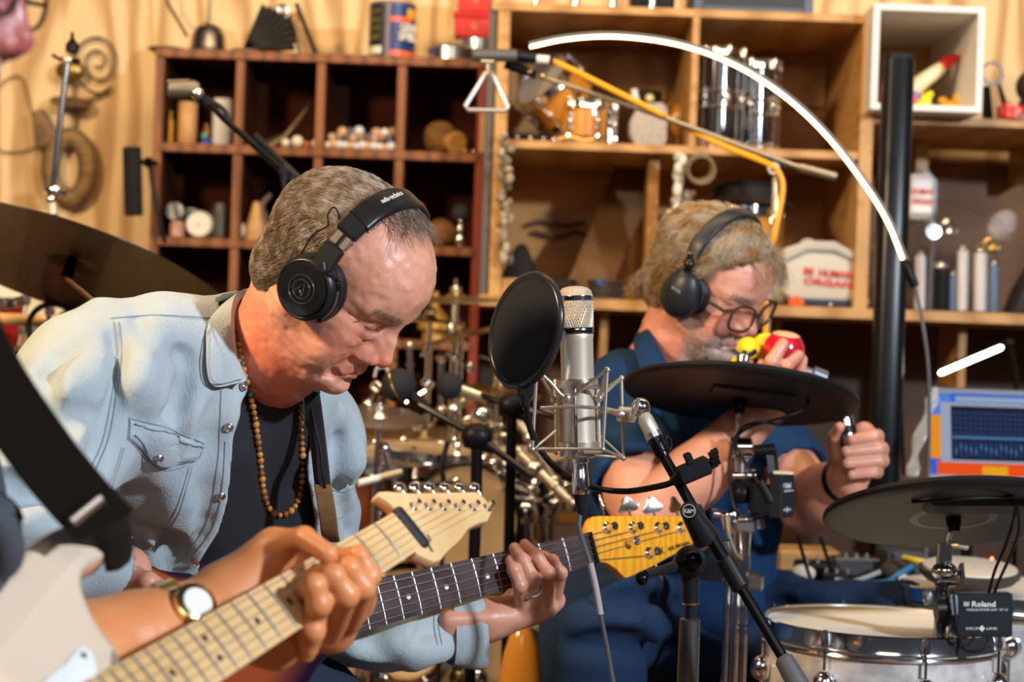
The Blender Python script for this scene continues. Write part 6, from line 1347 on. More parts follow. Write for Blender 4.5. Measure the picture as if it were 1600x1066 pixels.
# boom arm
bs = thing('boom_stand', P(1078, 1000, 2.45) * A(1, 1, 0), 'black boom microphone stand carrying the studio microphone, its arm falling to lower right', 'microphone stand')
BD = lambda px: 2.452 - (px - 1003) * .00045
def bl(px, py, D=None): return P(px, py, D or BD(px))
def seg(name, mat, pts, par=bs, n=20): return MB().tube([bl(*q[:2]) for q in pts], [S(q[2], 2.42) for q in pts], n).build(name, mat, par)
seg('threaded_sleeve', champ_m, [(1004, 645, 9), (1008, 655, 12.5), (1019, 677, 13), (1021, 681, 11)]); seg('sleeve_ring', steel, [(1019, 677, 14), (1023, 685, 14)])
seg('boom_tip', blackm, [(1021, 682, 12), (1034, 708, 11.5), (1037, 714, 10)]); seg('upper_tube', blackm, [(1033, 706, 8.5), (1090, 806, 8.5)])
MB().torus(P(1045, 692, 2.43), A(1, -.5, .3), .0085, .0010, 24, 6).build('cable_clip', satin, bs)
seg('tube_collar', satin, [(1084, 792, 8.6), (1086, 795, 11.5), (1092, 807, 11.5), (1093, 809, 9)])
seg('middle_tube', blackm, [(1088, 800, 10.5), (1140, 888, 10.5)]); seg('boom_clutch', satin, [(1131, 872, 11), (1133, 875, 15), (1158, 918, 15), (1160, 922, 11)])
seg('lower_tube', blackm, [(1150, 905, 8.5), (1232, 1042, 8.5)]); seg('counterweight', M('grey_rubber', (.06, .065, .075), .6), [(1222, 1026, 10), (1225, 1031, 15), (1262, 1096, 18), (1264, 1100, 14)])
# round knob with lettering
kc = P(1077, 798, 2.385); kn_ = nrm(A(-.12, -1, .05)); MB().lathe([(.0095, 0), (.0112, .003), (.0112, .012), (.0098, .0145), (0, .0145)], kc, kn_, 32).build('clamp_knob', satin, bs)
MB().torus(kc + kn_ * .0146, kn_, .0078, .0006, 32, 6).build('knob_ring', M('knob_print', (.5, .47, .42), .4), bs); text('K&M', kc + kn_ * .0148, CR, CU, width=.0125, height=.0052, ext=.0006, mat=MATS['knob_print'], parent=bs, bold=.03)
MB().tube(W_((1078, 800, 2.395), (1104, 842, 2.41)), [.012, .018], 16).build('clamp_body', satin, bs)
MB().prism([(-.024, -.026), (.012, -.030), (.030, -.004), (.022, .024), (.004, .024), (-.024, .000)], P(1110, 870, 2.50), CR, CU, .03, b=.006).build('clutch_housing', satin, bs)
j = P(1078, 877, 2.46); MB().lathe([(.018, 0), (.0205, .003), (.0205, .018), (.016, .022), (0, .022)], j, A(-.05, -1, .05), 36).build('pivot_disc', satin, bs)
MB().sph(j + A(.001, -.026, .004), (.0130, .010, .0130)).build('pivot_knob', blackm, bs)
MB().tube(W_((1060, 884, 2.445), (1035, 891, 2.42), (1008, 898, 2.40)), [.0075, .0065, .006], 12).build('t_handle', satin, bs); MB().sph(P(1003, 904, 2.395), .0088).build('handle_knob', blackm, bs)
def vs(name, mat, pts, D=2.47, par=bs, n=24): return MB().tube([P(q[0], q[1], D) for q in pts], [S(q[2], D) for q in pts], n).build(name, mat, par)
vs('pivot_neck', satin, [(1078, 895, 17), (1079, 915, 13), (1079, 942, 13)]); vs('brass_ring', gold, [(1079, 942, 13.5), (1079, 945, 13.5)]); vs('thin_post', satin, [(1079, 944, 9), (1078.5, 966, 9)])
b_ = P(1078, 966, 2.47); bot = A(b_[0] + .004, b_[1], .05)
MB().tube([b_, b_ - A(0, 0, .002), b_ - A(0, 0, .3), bot], [.010, .0135, .0155, .0155], 28).build('main_tube', M('smoked_metal', (.14, .135, .13), .35, .8), bs)
MB().lathe([(.13, 0), (.135, .006), (.13, .02), (.03, .035), (.02, .06)], A(bot[0], bot[1], .0), UZ, 40).build('round_base', blackm, bs)
# pop filter
pf = thing('pop_filter', P(820, 610, 2.38), 'round black fabric pop filter on a gooseneck in front of the studio microphone', 'pop filter')
pc_ = P(821, 517, 2.36); pn = nrm(A(-.80, -.60, .08)); pu = nrm(np.cross(UZ, pn) + .0); pv = np.cross(pn, pu)
# ring ellipse: width 105 px, height 178 px
Rr = S(86, 2.36)
def pring(R_, r_, n=64, flat=.9): 
 return MB().tube([pc_ + R_ * (math.cos(a) * nrm(pu + pv * .12) + math.sin(a) * nrm(pv + pu * .0)) for a in np.linspace(0, 2 * math.pi, n + 1)[:-1]], r_, 14, closed=True)
pring(Rr, .0052).build('hoop', M('hoop_black', (.02, .021, .024), .25), pf)
fabm = M('pop_fabric', (.012, .014, .02), .95, alpha=.93)
for sg in (1, -1):
 V = [pc_ + pn * sg * .0055]; F = []; n = 48
 for q, R_ in enumerate((.3, .6, .85, .97)):
  for i in range(n): a = 2 * math.pi * i / n; V.append(pc_ + pn * sg * (.0055 if q < 3 else .002) + Rr * R_ * (math.cos(a) * nrm(pu + pv * .12) + math.sin(a) * pv))
 for i in range(n): F.append((0, 1 + i, 1 + (i + 1) % n))
 for q in range(3):
  for i in range(n): F.append((1 + q * n + i, 1 + (q + 1) * n + i, 1 + (q + 1) * n + (i + 1) % n, 1 + q * n + (i + 1) % n))
 MB().raw(V, F).build('fabric_screen', fabm, pf)
pring(Rr * .90, .0016).build('inner_ring', M('ring_blue_black', (.03, .04, .055), .4), pf)
q = P(821, 604, 2.355); MB().box(q + A(0, 0, -.004), (.020, .014, .022), b=.004).build('hoop_bracket', satin, pf); MB().tube([q - A(0, 0, .010), q - A(0, 0, .024)], [.008, .0055], 12).build('bracket_neck', satin, pf)
gn_ = catmull(W_((821, 620, 2.36), (826, 660, 2.385), (842, 700, 2.43), (876, 738, 2.50), (920, 760, 2.52), (975, 768, 2.50), (1030, 760, 2.44), (1056, 752, 2.405)), 12)
MB().tube(gn_, .0034, 10).build('gooseneck_core', rubber, pf)
mb = MB(); L_ = np.cumsum([0] + [np.linalg.norm(b - a) for a, b in zip(gn_, gn_[1:])]); k = 0
for d in np.arange(0, L_[-1], .0032):
 i = min(len(gn_) - 2, int(np.searchsorted(L_, d, 'right') - 1)); f = (d - L_[i]) / (L_[i + 1] - L_[i]); mb.torus(gn_[i] * (1 - f) + gn_[i + 1] * f, gn_[i + 1] - gn_[i], .0033, .0011, 12, 5)
mb.build('gooseneck_coil', satin, pf)
MB().tube(W_((1050, 753, 2.405), (1062, 746, 2.40), (1076, 740, 2.40)), [.0055, .009, .011], 14).build('clamp_neck', satin, pf)
MB().box(P(1084, 735, 2.395), (.042, .022, .024), R=np.array([nrm(CR + .42 * CU), A(0, 1, 0), nrm(CU - .42 * CR)]), b=.003).build('clamp_jaw', satin, pf)
MB().box(P(1076, 717, 2.392), (.010, .016, .016), R=np.array([nrm(CR + .42 * CU), A(0, 1, 0), nrm(CU - .42 * CR)]), b=.002).build('jaw_tab', satin, pf)
MB().tube(W_((1096, 727, 2.395), (1116, 717, 2.395)), .0036, 10).build('screw', blackm, pf); mb = MB()
for i in range(10): a = i * .628; mb.cyl(P(1111, 719, 2.395) + .009 * (math.cos(a) * CU + math.sin(a) * A(0, 1, 0)), P(1121, 714, 2.395) + .009 * (math.cos(a) * CU + math.sin(a) * A(0, 1, 0)), .0034, n=8)
mb.cyl(P(1111, 719, 2.395), P(1121, 714, 2.395), .010, n=20); mb.build('screw_knob', blackp, pf)
# microphone cable
cp = catmull(W_((906, 803, 2.45), (905, 825, 2.44), (912, 850, 2.43), (922, 880, 2.42), (930, 915, 2.42), (938, 960, 2.42), (948, 1010, 2.43), (958, 1066, 2.44), (975, 1150, 2.45), (1000, 1260, 2.45)), 8)
cab_ = thing('microphone_cable', cp[-1], 'grey microphone cable hanging past the amber headstock with a clear printed sleeve', 'cable')
MB().tube(cp, .0030, 10).build('cord', M('grey_cable', (.10, .10, .10), .35), cab_)
MB().tube(catmull(W_((922, 880, 2.42), (930, 915, 2.42), (938, 960, 2.42)), 8), .0044, 12).build('printed_sleeve', M('clear_sleeve', (.42, .36, .33), .2), cab_)
fl = cp[-1]; MB().tube(catmull([fl, A(fl[0] + .01, fl[1], .25), A(fl[0] + .05, fl[1] + .02, .02), A(fl[0] + .3, fl[1] + .1, .006)], 6), .003, 8).build('floor_run', MATS['grey_cable'], cab_)
# ================================================================ the drummer
HD, OD = head_frame(P(1110, 446, 3.2), 37, 29, -8.5)
hd_ = lambda x, y, z: A(x, y, z) @ HD + OD
dr = thing('person', A(P(1060, 900, 3.35)[0], 3.35, 0), 'seated man in a navy shirt and glasses holding fruit shaped shakers and a short tube', 'person')
VD, QD, CD_ = sculpt_head(HD, OD, [(hd_(-.03, 0, -.045), .056), (P(1062, 525, 3.25), .062), (P(1045, 580, 3.3), .08)], vox=.0018, age=1.0)
cd = head_colors(CD_, (.70, .34, .25), .8, stub=.62, seed=4)
# right forearm and hand with the fruit
g1 = hand_sdf(P(1203, 628, 3.02), [P(*q) for q in ((1188, 606, 3.00), (1204, 598, 3.01), (1221, 596, 3.03), (1236, 598, 3.05))],
 [[P(1188, 606, 3.0), P(1176, 585, 2.985), P(1168, 570, 3.0)], [P(1204, 600, 3.0), P(1206, 565, 2.975), P(1223, 538, 2.985)], [P(1221, 598, 3.02), P(1228, 572, 2.98), P(1247, 556, 3.0)], [P(1236, 600, 3.05), P(1250, 585, 3.02), P(1254, 562, 3.05)]],
 [P(1190, 615, 3.04), P(1185, 585, 3.09), P(1200, 560, 3.10), P(1212, 545, 3.10)], wr=.033, fr=.0100, vox=.002, arm=[P(1012, 808, 3.02), P(1085, 745, 3.02), P(1203, 628, 3.02)], armr=[.052, .050, .031], pr=.014)
Vr1, Qr1 = g1.mesh()
Vu1, Qu1 = limb([P(968, 660, 3.2), P(995, 770, 3.06), P(1012, 808, 3.02)], [.05, .050, .050], vox=.005)
# left arm and fist
TB0, TB1 = P(1317, 648, 3.10), P(1329, 704, 3.09)
fin = []
for (kx, ky, px, py, tx, ty) in ((1350, 676, 1374, 682, 1330, 688), (1356, 694, 1381, 702, 1322, 706), (1356, 713, 1382, 720, 1323, 724), (1352, 732, 1374, 738, 1330, 742)):
 fin.append([P(kx, ky, 3.15), P(px - 4, py, 3.13), P(px - 10, py, 3.085), P(tx, ty, 3.065)])
g2_ = hand_sdf(P(1326, 748, 3.13), [f[0] for f in fin], fin, [P(1322, 735, 3.14), P(1306, 705, 3.12), P(1304, 682, 3.10), P(1312, 668, 3.085)], wr=.033, fr=.0108, vox=.002,
 arm=[P(1262, 785, 3.28), P(1290, 772, 3.2), P(1326, 748, 3.13)], armr=[.056, .050, .032], pr=.016)
Vl2, Ql2 = g2_.mesh(); Vu2, Qu2 = limb([P(1205, 690, 3.36), P(1262, 785, 3.28)], [.052, .055], vox=.005)
gT = SDF(A(P(900, 600, 3.3)[0], 3.05, .62), A(P(1290, 600, 3.3)[0], 3.65, 1.12), .008); gT.ell(P(1065, 760, 3.38), (.12, .1, .2), 0); gT.cap(P(968, 655, 3.2), P(1150, 640, 3.42), .05, .05, .05); gT.cap(P(1150, 640, 3.42), P(1205, 690, 3.36), .05, .05, .03); Vt2, Qt2 = gT.mesh()
sk = (.66, .31, .21)
VV, QQ, C5 = join([(VD, QD, cd), (Vr1, Qr1, sk), (Vu1, Qu1, sk), (Vl2, Ql2, sk), (Vu2, Qu2, sk), (Vt2, Qt2, sk)])
big_mesh('body', VV, QQ, skin('skin_drummer'), dr, vc=C5)
# hair
gh = SDF((-.15, -.115, -.11), (.12, .115, .14), .003)
gh.ell((-.012, 0, .0405), (.105, .087, .088), 0); gh.ell((-.05, 0, -.015), (.058, .072, .065), .02)
gh.ell((.147, -.01, .012), (.124, .3, .104), .01, op='s'); gh.ell((.04, 0, -.14), (.1, .3, .115), .006, op='s'); gh.ell((.0, 0, -.19), (.4, .4, .10), .004, op='s')
for s_ in (-1, 1): gh.ell((.02, s_ * .085, -.02), (.032, .03, .045), .006, op='s')
sdf_noise(gh, (.022, .012, .022), .0016, 5); V, Q = gh.mesh()
hdm = M('hair_sandy_grey', (.36, .21, .08), .42, c2=(.50, .41, .31), ns=30, nlo=.4, nhi=.62, spec=.5)
big_mesh('hair_cap', V @ HD + OD, Q, M('hair_sandy_under', (.20, .125, .06), .7, c2=(.30, .24, .18), ns=30), dr)
r = np.random.default_rng(9)
def flowd(p):
 if p[0] > .02 and p[2] > .05: return A(.55, -.75, -.35)
 if p[1] < -.04 and p[0] > -.02: return A(-.75, 0, -.45)
 return A(-.35, .25 * np.sign(p[1]), -.9)
G = grow(V, Q, 7500, flowd, (.03, .065), .0016, .0012, r, keep=lambda p, n: n @ (p - A(-.01, 0, .03)) > 0, wav=.4, thin=.00075)
for i in range(420):                                     # loose fringe over the brow and flicks at the nape
 y = r.uniform(-.035, .065); b = A(.040 + .02 * r.random(), y, .108 - abs(y) * .35); d = nrm(A(.85, .30 * r.random(), -.10 - .35 * r.random())); L = r.uniform(.03, .055)
 G.append(([b + d * L * q + A(0, 0, -.030 * q * q) + A(.002, .004, .002) * math.sin(3 * q + i) for q in (0, .25, .5, .75, 1)], .00075))
for i in range(500):
 y = r.uniform(-.07, .07); b = A(-.085 - .01 * r.random(), y, r.uniform(-.05, .0)); d = nrm(A(-.35 + .3 * r.random(), .2 * r.normal(), -1)); L = r.uniform(.025, .05)
 G.append(([b + d * L * q + A(-.012 * q * q, 0, 0) for q in (0, .33, .66, 1)], .00075))
strands((HD, OD), G, 'hair', hdm, dr)
BV2 = BVHTree.FromPolygons(CD_.tolist(), QD.tolist()); G = []
while len(G) < 1500:                                     # short grey beard and moustache
 p = A(r.uniform(.03, .105), r.uniform(-.06, .06), r.uniform(-.108, -.044)); h = BV2.find_nearest(Vector(p)); p = np.array(h[0]); n = np.array(h[1])
 if p[2] > -.047 or (abs(p[1]) < .024 and -.071 < p[2] < -.056) or p[0] < .03 or (p[2] > -.06 and abs(p[1]) > .03) or (p[2] > -.075 and abs(p[1]) > .042): continue
 d = nrm(n * .4 + A(.1, 0, -1) + .3 * r.normal(size=3)); G.append(([p - n * .0005, p + d * .0025 + n * .0008, p + d * .005 + n * .001], .0003))
for s_ in (-1, 1):
 for i in range(160):
  f = r.random(); b = A(.088 - .018 * f ** 1.5, s_ * (.013 + .036 * f), .0265 + .004 * math.sin(f * 2.4) + r.uniform(-.0025, .0025)); b = np.array(BV2.find_nearest(Vector(b))[0]); d = nrm(A(.3, s_, .2 * r.random())); G.append(([b - A(.001, 0, 0), b + d * .004 + A(.001, 0, 0), b + d * .008], .0003))
strands((HD, OD), G, 'beard', M('beard_grey', (.52, .45, .40), .6), dr)
# shirt, short sleeved navy
lo = A(P(860, 600, 3.4)[0], 2.9, .60); hi = A(P(1330, 600, 3.4)[0], 3.72, 1.26)
gs2_ = SDF(lo, hi, .0055)
def tor2(g, o):
 g.cap(P(985, 625, 3.24), P(1165, 650, 3.44), .070 + o, .060 + o, 0); g.ell(P(1055, 700, 3.36), A(.145, .12, .15) + o, .05); g.ell(P(1060, 830, 3.40), A(.165, .135, .16) + o, .06); g.ell(P(1065, 930, 3.44), A(.16, .13, .10) + o, .05); g.cap(P(1045, 575, 3.3), P(1030, 610, 3.3), .06 + o, .09 + o, .05)
tor2(gs2_, .012)
gs2_.cap(P(975, 640, 3.22), P(992, 745, 3.09), .075, .074, .04); gs2_.cap(P(1165, 650, 3.42), P(1225, 728, 3.33), .072, .073, .04)
folds(gs2_, (2.85, 3.6), (([(1010, 640), (1035, 720), (1090, 790), (1100, 880)], -.007), ([(1040, 620), (1060, 700), (1105, 780)], .009), ([(950, 690), (980, 720), (1020, 730)], -.006), ([(930, 660), (960, 690), (1000, 700)], .008), ([(1180, 680), (1215, 700), (1245, 695)], -.006), ([(1165, 660), (1195, 690), (1240, 715)], .007),
 ([(1150, 740), (1170, 820), (1200, 900)], .010), ([(1130, 780), (1150, 850), (1190, 900)], -.007), ([(940, 800), (990, 850), (1060, 870)], .010), ([(920, 850), (990, 890), (1070, 900)], -.007), ([(960, 740), (950, 800), (930, 860)], .008), ([(1190, 790), (1205, 840), (1190, 880)], -.006)), .03)
sdf_noise(gs2_, (.04, .04, .09), .0032, 41, Rd); sdf_noise(gs2_, (.1, .1, .045), .003, 42)
inner = gs2_.F + .011; gk = SDF(lo, hi, .0055)
gk.cap(P(1062, 540, 3.24), P(1080, 500, 3.2), .062, .08, 0); gk.cap(P(1075, 575, 3.18), P(1085, 545, 3.12), .035, .05, .02); gk.cap(P(1002, 790, 3.03), P(1014, 850, 3.0), .085, .085, 0); gk.cap(P(1258, 782, 3.28), P(1290, 840, 3.26), .088, .088, 0)
gk2 = SDF(lo, hi, .0055); gk2.cap(P(975, 640, 3.22), P(1014, 815, 3.02), .05, .066, 0); gk2.cap(P(1190, 680, 3.38), P(1275, 815, 3.25), .045, .07, 0)
gs2_.F = np.maximum(np.maximum(gs2_.F, -gk.F), -gk2.F)
V, Q = gs2_.mesh(); navy = M('navy_cotton', (.010, .042, .115), .85, c2=(.007, .026, .075), ns=5, bump=.3, bs=260, spec=.2)
shirt2, V = big_mesh('shirt', V, Q, navy, dr, relax=2); S2 = Surf(V, Q)
collar([[P(1018, 512, 3.28), P(1020, 530, 3.19), P(1045, 575, 3.13), P(1075, 598, 3.10)], [P(1014, 506, 3.28), P(1015, 525, 3.185), P(1041, 573, 3.122), P(1072, 600, 3.095)], [P(1006, 512, 3.29), P(1004, 534, 3.18), P(1026, 585, 3.115), P(1052, 612, 3.09)], [P(996, 522, 3.30), P(992, 545, 3.18), P(1012, 598, 3.11), P(1050, 622, 3.085)]], .003, 'collar', navy, dr)
collar([[P(1080, 598, 3.10), P(1110, 580, 3.13), P(1122, 560, 3.2)], [P(1082, 602, 3.095), P(1116, 586, 3.13), P(1128, 562, 3.2)], [P(1088, 622, 3.09), P(1126, 606, 3.14), P(1138, 580, 3.22)]], .003, 'collar', navy, dr)
nse = M('navy_seam', (.012, .028, .06), .8)
for pts in ([(1075, 600), (1085, 680), (1110, 800), (1120, 900)], [(1180, 735), (1215, 742), (1258, 738)], [(1183, 728), (1215, 735), (1255, 731)]): cord(S2, pts, .0012, .0006, 'seam', nse, dr)
for q in ((1095, 720), (1108, 790)): h = S2.hit(*q, .002); h and MB().lathe([(.0055, 0), (.0055, .002), (0, .0022)], h[0], h[1], 16).build('button', M('navy_button', (.03, .05, .09), .3), dr)
# trousers, shoes, throne
g = SDF(A(-.1, 2.65, .02), A(.95, 3.75, .82), .009)
g.ell(P(1075, 985, 3.46), (.17, .14, .11), 0)
g.chain([P(1030, 975, 3.42), P(930, 975, 2.98), A(P(930, 975, 2.98)[0], 3.02, .12)], [.098, .085, .06], .05, .03); g.chain([P(1160, 965, 3.45), P(1400, 985, 3.26), A(P(1400, 985, 3.2)[0], 3.35, .12)], [.092, .075, .055], .05, .03)
folds(g, (2.75, 3.7), (([(950, 925), (1020, 915), (1090, 935)], .012), ([(930, 950), (1010, 935), (1090, 960)], -.009), ([(905, 980), (990, 975), (1080, 1000)], .012), ([(900, 1010), (990, 1010), (1100, 1030)], -.009), ([(1150, 935), (1230, 930), (1330, 950)], .010), ([(1180, 955), (1260, 948), (1370, 965)], -.008)), .03)
sdf_noise(g, (.05, .12, .05), .004, 51); sdf_noise(g, (.09, .05, .12), .003, 52)
V, Q = g.mesh(); big_mesh('trousers', V, Q, M('navy_denim', (.009, .024, .065), .85, spec=.2, c2=(.018, .036, .075), ns=4, bump=.3, bs=200), dr, relax=2)
for x, y in ((P(930, 975, 2.98)[0], 3.0), (P(1400, 985, 3.2)[0], 3.33)):
 g = SDF(A(x - .08, y - .28, 0), A(x + .08, y + .12, .16), .007); g.cap(A(x, y, .05), A(x, y - .2, .04), .045, .036, 0); g.cap(A(x, y, .05), A(x, y, .11), .045, .045, .02); g.F = np.maximum(g.F, (.003 - g.ax[2])[None, None, :]); V, Q = g.mesh(); big_mesh('shoe', V, Q, blackp, dr)
th = P(1075, 1000, 3.48); st = thing('drum_throne', A(th[0], th[1], 0), 'round black drum throne under the man in the navy shirt', 'stool')
zs_ = P(1075, 985, 3.46)[2] - .105
MB().lathe([(.16, 0), (.17, .012), (.17, .05), (.15, .07), (0, .07)], A(th[0], th[1], zs_ - .07)).build('seat', blackp, st); MB().cyl(A(th[0], th[1], .12), A(th[0], th[1], zs_ - .07), .02).build('post', chrome, st)
for i in range(3): an = .5 + i * 2.094; MB().cyl(A(th[0], th[1], .25), A(th[0] + .24 * math.cos(an), th[1] + .24 * math.sin(an), .008), .009, n=10).build('leg', chrome, st)
# glasses
gf = M('olive_frame', (.045, .035, .018), .25); lensm = M('lens', (1, 1, 1), .03, trans=1, ior=1.15, alpha=.35)
g_ = thing('glasses', hd_(.09, 0, 0), 'dark olive framed glasses worn low by the man in the navy shirt', 'glasses')
def lens_pt(s_, a, k=1.0): ca, sa = math.cos(a), math.sin(a); x = .0285 * k * np.sign(ca) * abs(ca) ** .65; z = .0225 * k * np.sign(sa) * abs(sa) ** .65; return hd_(.104 - .0055 * ((x + .0) / .03 * 1.0 + 1) * .9 - .10 * z * 0, s_ * (.0345 + x), -.004 + z - .004 * (x / .03) * -1)
for s_ in (-1, 1):
 ring = [lens_pt(s_, a) for a in np.linspace(0, 2 * math.pi, 41)[:-1]]; MB().tube(ring, .0027, 8, closed=True).build('rim', gf, g_)
 inner_ = [lens_pt(s_, a, .96) for a in np.linspace(0, 2 * math.pi, 33)[:-1]]; c_ = sum(inner_) / 32; n3 = dv2 = A(1, 0, 0) @ HD
 V = [q + n3 * .0006 for q in inner_] + [q - n3 * .0006 for q in inner_]; F = [tuple(range(32)), tuple(range(63, 31, -1))] + [(i, (i + 1) % 32, 32 + (i + 1) % 32, 32 + i) for i in range(32)]; MB().raw(V, F).build('lens', lensm, g_)
 MB().tube([lens_pt(s_, .45, 1.02), hd_(.082, s_ * .070, .006), hd_(.03, s_ * .0835, .008), hd_(-.01, s_ * .084, .004)], [.0030, .0028, .0022, .002], 8).build('temple', gf, g_)
MB().tube(catmull([lens_pt(-1, 2.7), hd_(.1085, 0, .0055), lens_pt(1, 2.7)], 5), .0022, 8).build('bridge', gf, g_)
# headphones with egg shaped cups
h2 = thing('headphones', hd_(-.01, 0, .02), 'matte black headphones with egg shaped cups on the man in the navy shirt', 'headphones')
matt = M('matt_black_cup', (.016, .018, .022), .42)
for s_ in (-1, 1):
 c = hd_(.010, s_ * .070, .002); R3 = np.array([HD[0], HD[1], HD[2]])
 MB().lathe([(.028, 0), (.037, .002), (.038, .010), (.034, .015), (0, .015)], c, HD[1] * s_, 40, ref=HD[0], sy=1.15).build('ear_pad', soft, h2)
 g = SDF(A(-.045, -.05, -.055), A(.045, .05, .055), .002); g.ell((0, 0, 0), (.033, .024, .042), 0); g.ell((0, 0, -.008), (.034, .022, .034), .01); V, Q = g.mesh(); big_mesh('ear_cup', V @ HD + hd_(.008, s_ * .092, .000), Q, matt, h2)
 MB().torus(hd_(.009, s_ * .0835, .001), HD[1], .036, .0025, 40, 8).build('cup_seam', M('seam_blue', (.03, .05, .08), .3), h2)
 MB().tube(catmull([hd_(.006, s_ * .096, .038), hd_(.002, s_ * .0945, .052), hd_(-.001, s_ * .092, .066)], 4), .0075, 12).build('hinge', blackp, h2); MB().sph(hd_(.006, s_ * .1, .052), .0095, nu=14, nv=8).build('hinge_knob', gloss, h2)
band = catmull([hd_(.0, -.091, .062), hd_(-.002, -.082, .088), hd_(-.003, -.055, .118), hd_(-.003, -.02, .133), hd_(-.003, .02, .133), hd_(-.003, .055, .118), hd_(-.002, .082, .088), hd_(.0, .091, .062)], 6)
ribbon(band, HD[0], .026, .009).build('headband', matt, h2, sharp=45)
text('SHURE', hd_(.012, -.1165, .010), HD[0], HD[2], width=.018, height=.0045, ext=.0015, mat=M('print_grey', (.35, .36, .38), .5), parent=h2)
# fruit shaped shakers
app = MB().lathe([(0, .028), (.008, .031), (.022, .029), (.031, .016), (.034, .0), (.030, -.016), (.020, -.028), (.008, -.031), (0, -.027)], P(1224, 551, 3.03), nrm(A(.1, -.2, 1)), 36)
at_ = tag(app.build('apple_shaker', M('apple_red', (.62, .01, .035), .16, c2=(.50, .01, .03), ns=10, coat=.5)), 'shiny red apple shaped shaker held between the drummer\'s fingers', 'shaker')
MB().lathe([(.0225, .0285), (.016, .0318), (.004, .0305), (0, .029)], P(1224, 551, 3.03) , nrm(A(.1, -.2, 1)), 30).build('pale_top', M('apple_pale', (.75, .45, .25), .3), at_)
lem = M('lemon_yellow', (.80, .62, .01), .35, bump=.3, bs=300)
for (px, py, D_, ax, lb) in ((1169, 545, 3.02, A(-.35, -1, -.1), 'lemon shaker nearest the camera, its tip pointing at the viewer'), (1192, 541, 3.06, A(.6, -.3, .7), 'lemon shaker between the apple and the nearest lemon'), (1158, 572, 3.05, A(-.5, -.2, -.7), 'lowest lemon shaker, mostly hidden behind the drum pad')):
 tag(MB().lathe([(0, .027), (.003, .0265), (.0045, .024), (.012, .019), (.0175, .010), (.0190, 0), (.0175, -.010), (.012, -.018), (.004, -.0225), (0, -.0235)], P(px, py, D_), nrm(ax), 28).build('lemon_shaker', lem), lb, 'shaker', 'lemon shakers')
# tube in the left hand
tb = thing('hand_shaker', TB1, 'short chrome and black tube gripped upright in the drummer\'s other hand', 'shaker')
MB().tube([TB0, TB0 + (TB1 - TB0) * .35], [.0155, .0155], 20).build('cap', chrome, tb); MB().tube([TB0 + (TB1 - TB0) * .33, TB0 + (TB1 - TB0) * .55], [.0162, .0162], 20).build('grip_ring', blackp, tb); MB().tube([TB0 + (TB1 - TB0) * .54, TB1], [.0148, .0145], 20).build('barrel', M('smoky_chrome', (.35, .32, .36), .15, 1), tb)
tag(MB().torus(P(1369, 718, 3.095), nrm(P(1323, 724, 3.065) - P(1372, 720, 3.085)), .0122, .0022, 24, 8).build('ring', blackp), 'black ring on the finger gripping the chrome tube', 'ring')
a_ = nrm(P(1326, 748, 3.13) - P(1290, 772, 3.2)); tag(MB().torus(P(1318, 752, 3.145), a_, .0355, .0042, 36, 8, flat=1.6).build('wristband', blackp), 'black wristband on the drummer\'s raised wrist', 'wristband')
# ================================================================ electronic cymbal pads on stands
padm = M('pad_rubber', (.006, .0058, .0055), .5, spec=.25); padg = M('pad_grey_plastic', (.015, .0135, .0115), .6, spec=.15); padl = M('pad_light_ring', (.09, .087, .083), .45)
def pad(c, n, R_, label, inner, ring):
 t = thing('drum_pad', c, label, 'drum pad', 'electronic cymbal pads'); n = nrm(n)
 MB().lathe([(R_ * .955, -.007), (R_ * .985, -.006), (R_, -.001), (R_ * .99, .004), (R_ * .93, .008), (R_ * .3, .016), (R_ * .14, .024), (.008, .026)], c, n, 96).build('rubber_top', padm, t)
 MB().lathe([(R_ * .955, -.0068), (R_ * .90, -.0085), (R_ * .86, -.0075)], c, n, 96).build('lip', ring, t)
 MB().lathe([(R_ * .862, -.0072), (R_ * .855, -.0040), (R_ * .60, -.0020), (R_ * .40, -.0015), (R_ * .36, .001), (.012, .002)], c, n, 96).build('underside', inner, t)
 MB().torus(c - n * .0062, n, R_ * .862, .0012, 96, 6).build('groove', padm, t)
 return t
n1 = nrm(A(.085, .262, 1)); c1 = P(1157, 617, 2.95)
t1 = pad(c1, n1, .1815, 'round black cymbal pad in front of the drummer seen from below', M('pad_brown_black', (.007, .0062, .0058), .6, spec=.12), padm)
u1 = nrm(np.cross(A(0, 1, 0), n1)); v1 = np.cross(n1, u1)
def pp1(a, b, h): return c1 + u1 * a + v1 * b + n1 * h
MB().box(pp1(.012, -.055, -.006), (.13, .05, .012), R=np.array([u1, v1, n1]), b=.005).build('sensor_block', padm, t1)
MB().box(pp1(-.030, .035, -.0045), (.038, .012, .003), R=np.array([u1, v1, n1]), b=.001).build('label_tape', M('tape_grey', (.13, .13, .13), .4), t1)
MB().lathe([(.011, -.022), (.012, 0), (.009, .030), (0, .03)], c1, n1, 24).build('hub', blackp, t1)
n2 = nrm(A(-.03, .36, 1)); c2 = P(1489, 802, 2.75)
t2 = pad(c2, n2, .185, 'round black cymbal pad at the right edge below the laptop', padg, M('pad_lip_grey', (.042, .040, .038), .5, spec=.25))
u2 = nrm(np.cross(A(0, 1, 0), n2)); v2 = np.cross(n2, u2)
def pp2(a, b, h): return c2 + u2 * a + v2 * b + n2 * h
MB().lathe([(.075, -.003), (.074, -.007), (.050, -.008), (.048, -.003)], pp2(.0, .0, 0), n2, 64).build('bell_ring', padl, t2); MB().box(pp2(.02, -.075, -.008), (.15, .055, .014), R=np.array([u2, v2, n2]), b=.006).build('sensor_block', padm, t2)
MB().box(pp2(-.010, .062, -.0045), (.050, .010, .003), R=np.array([u2, v2, n2]), b=.001).build('label_tape', M('tape_grey', (.13, .13, .13), .4), t2)
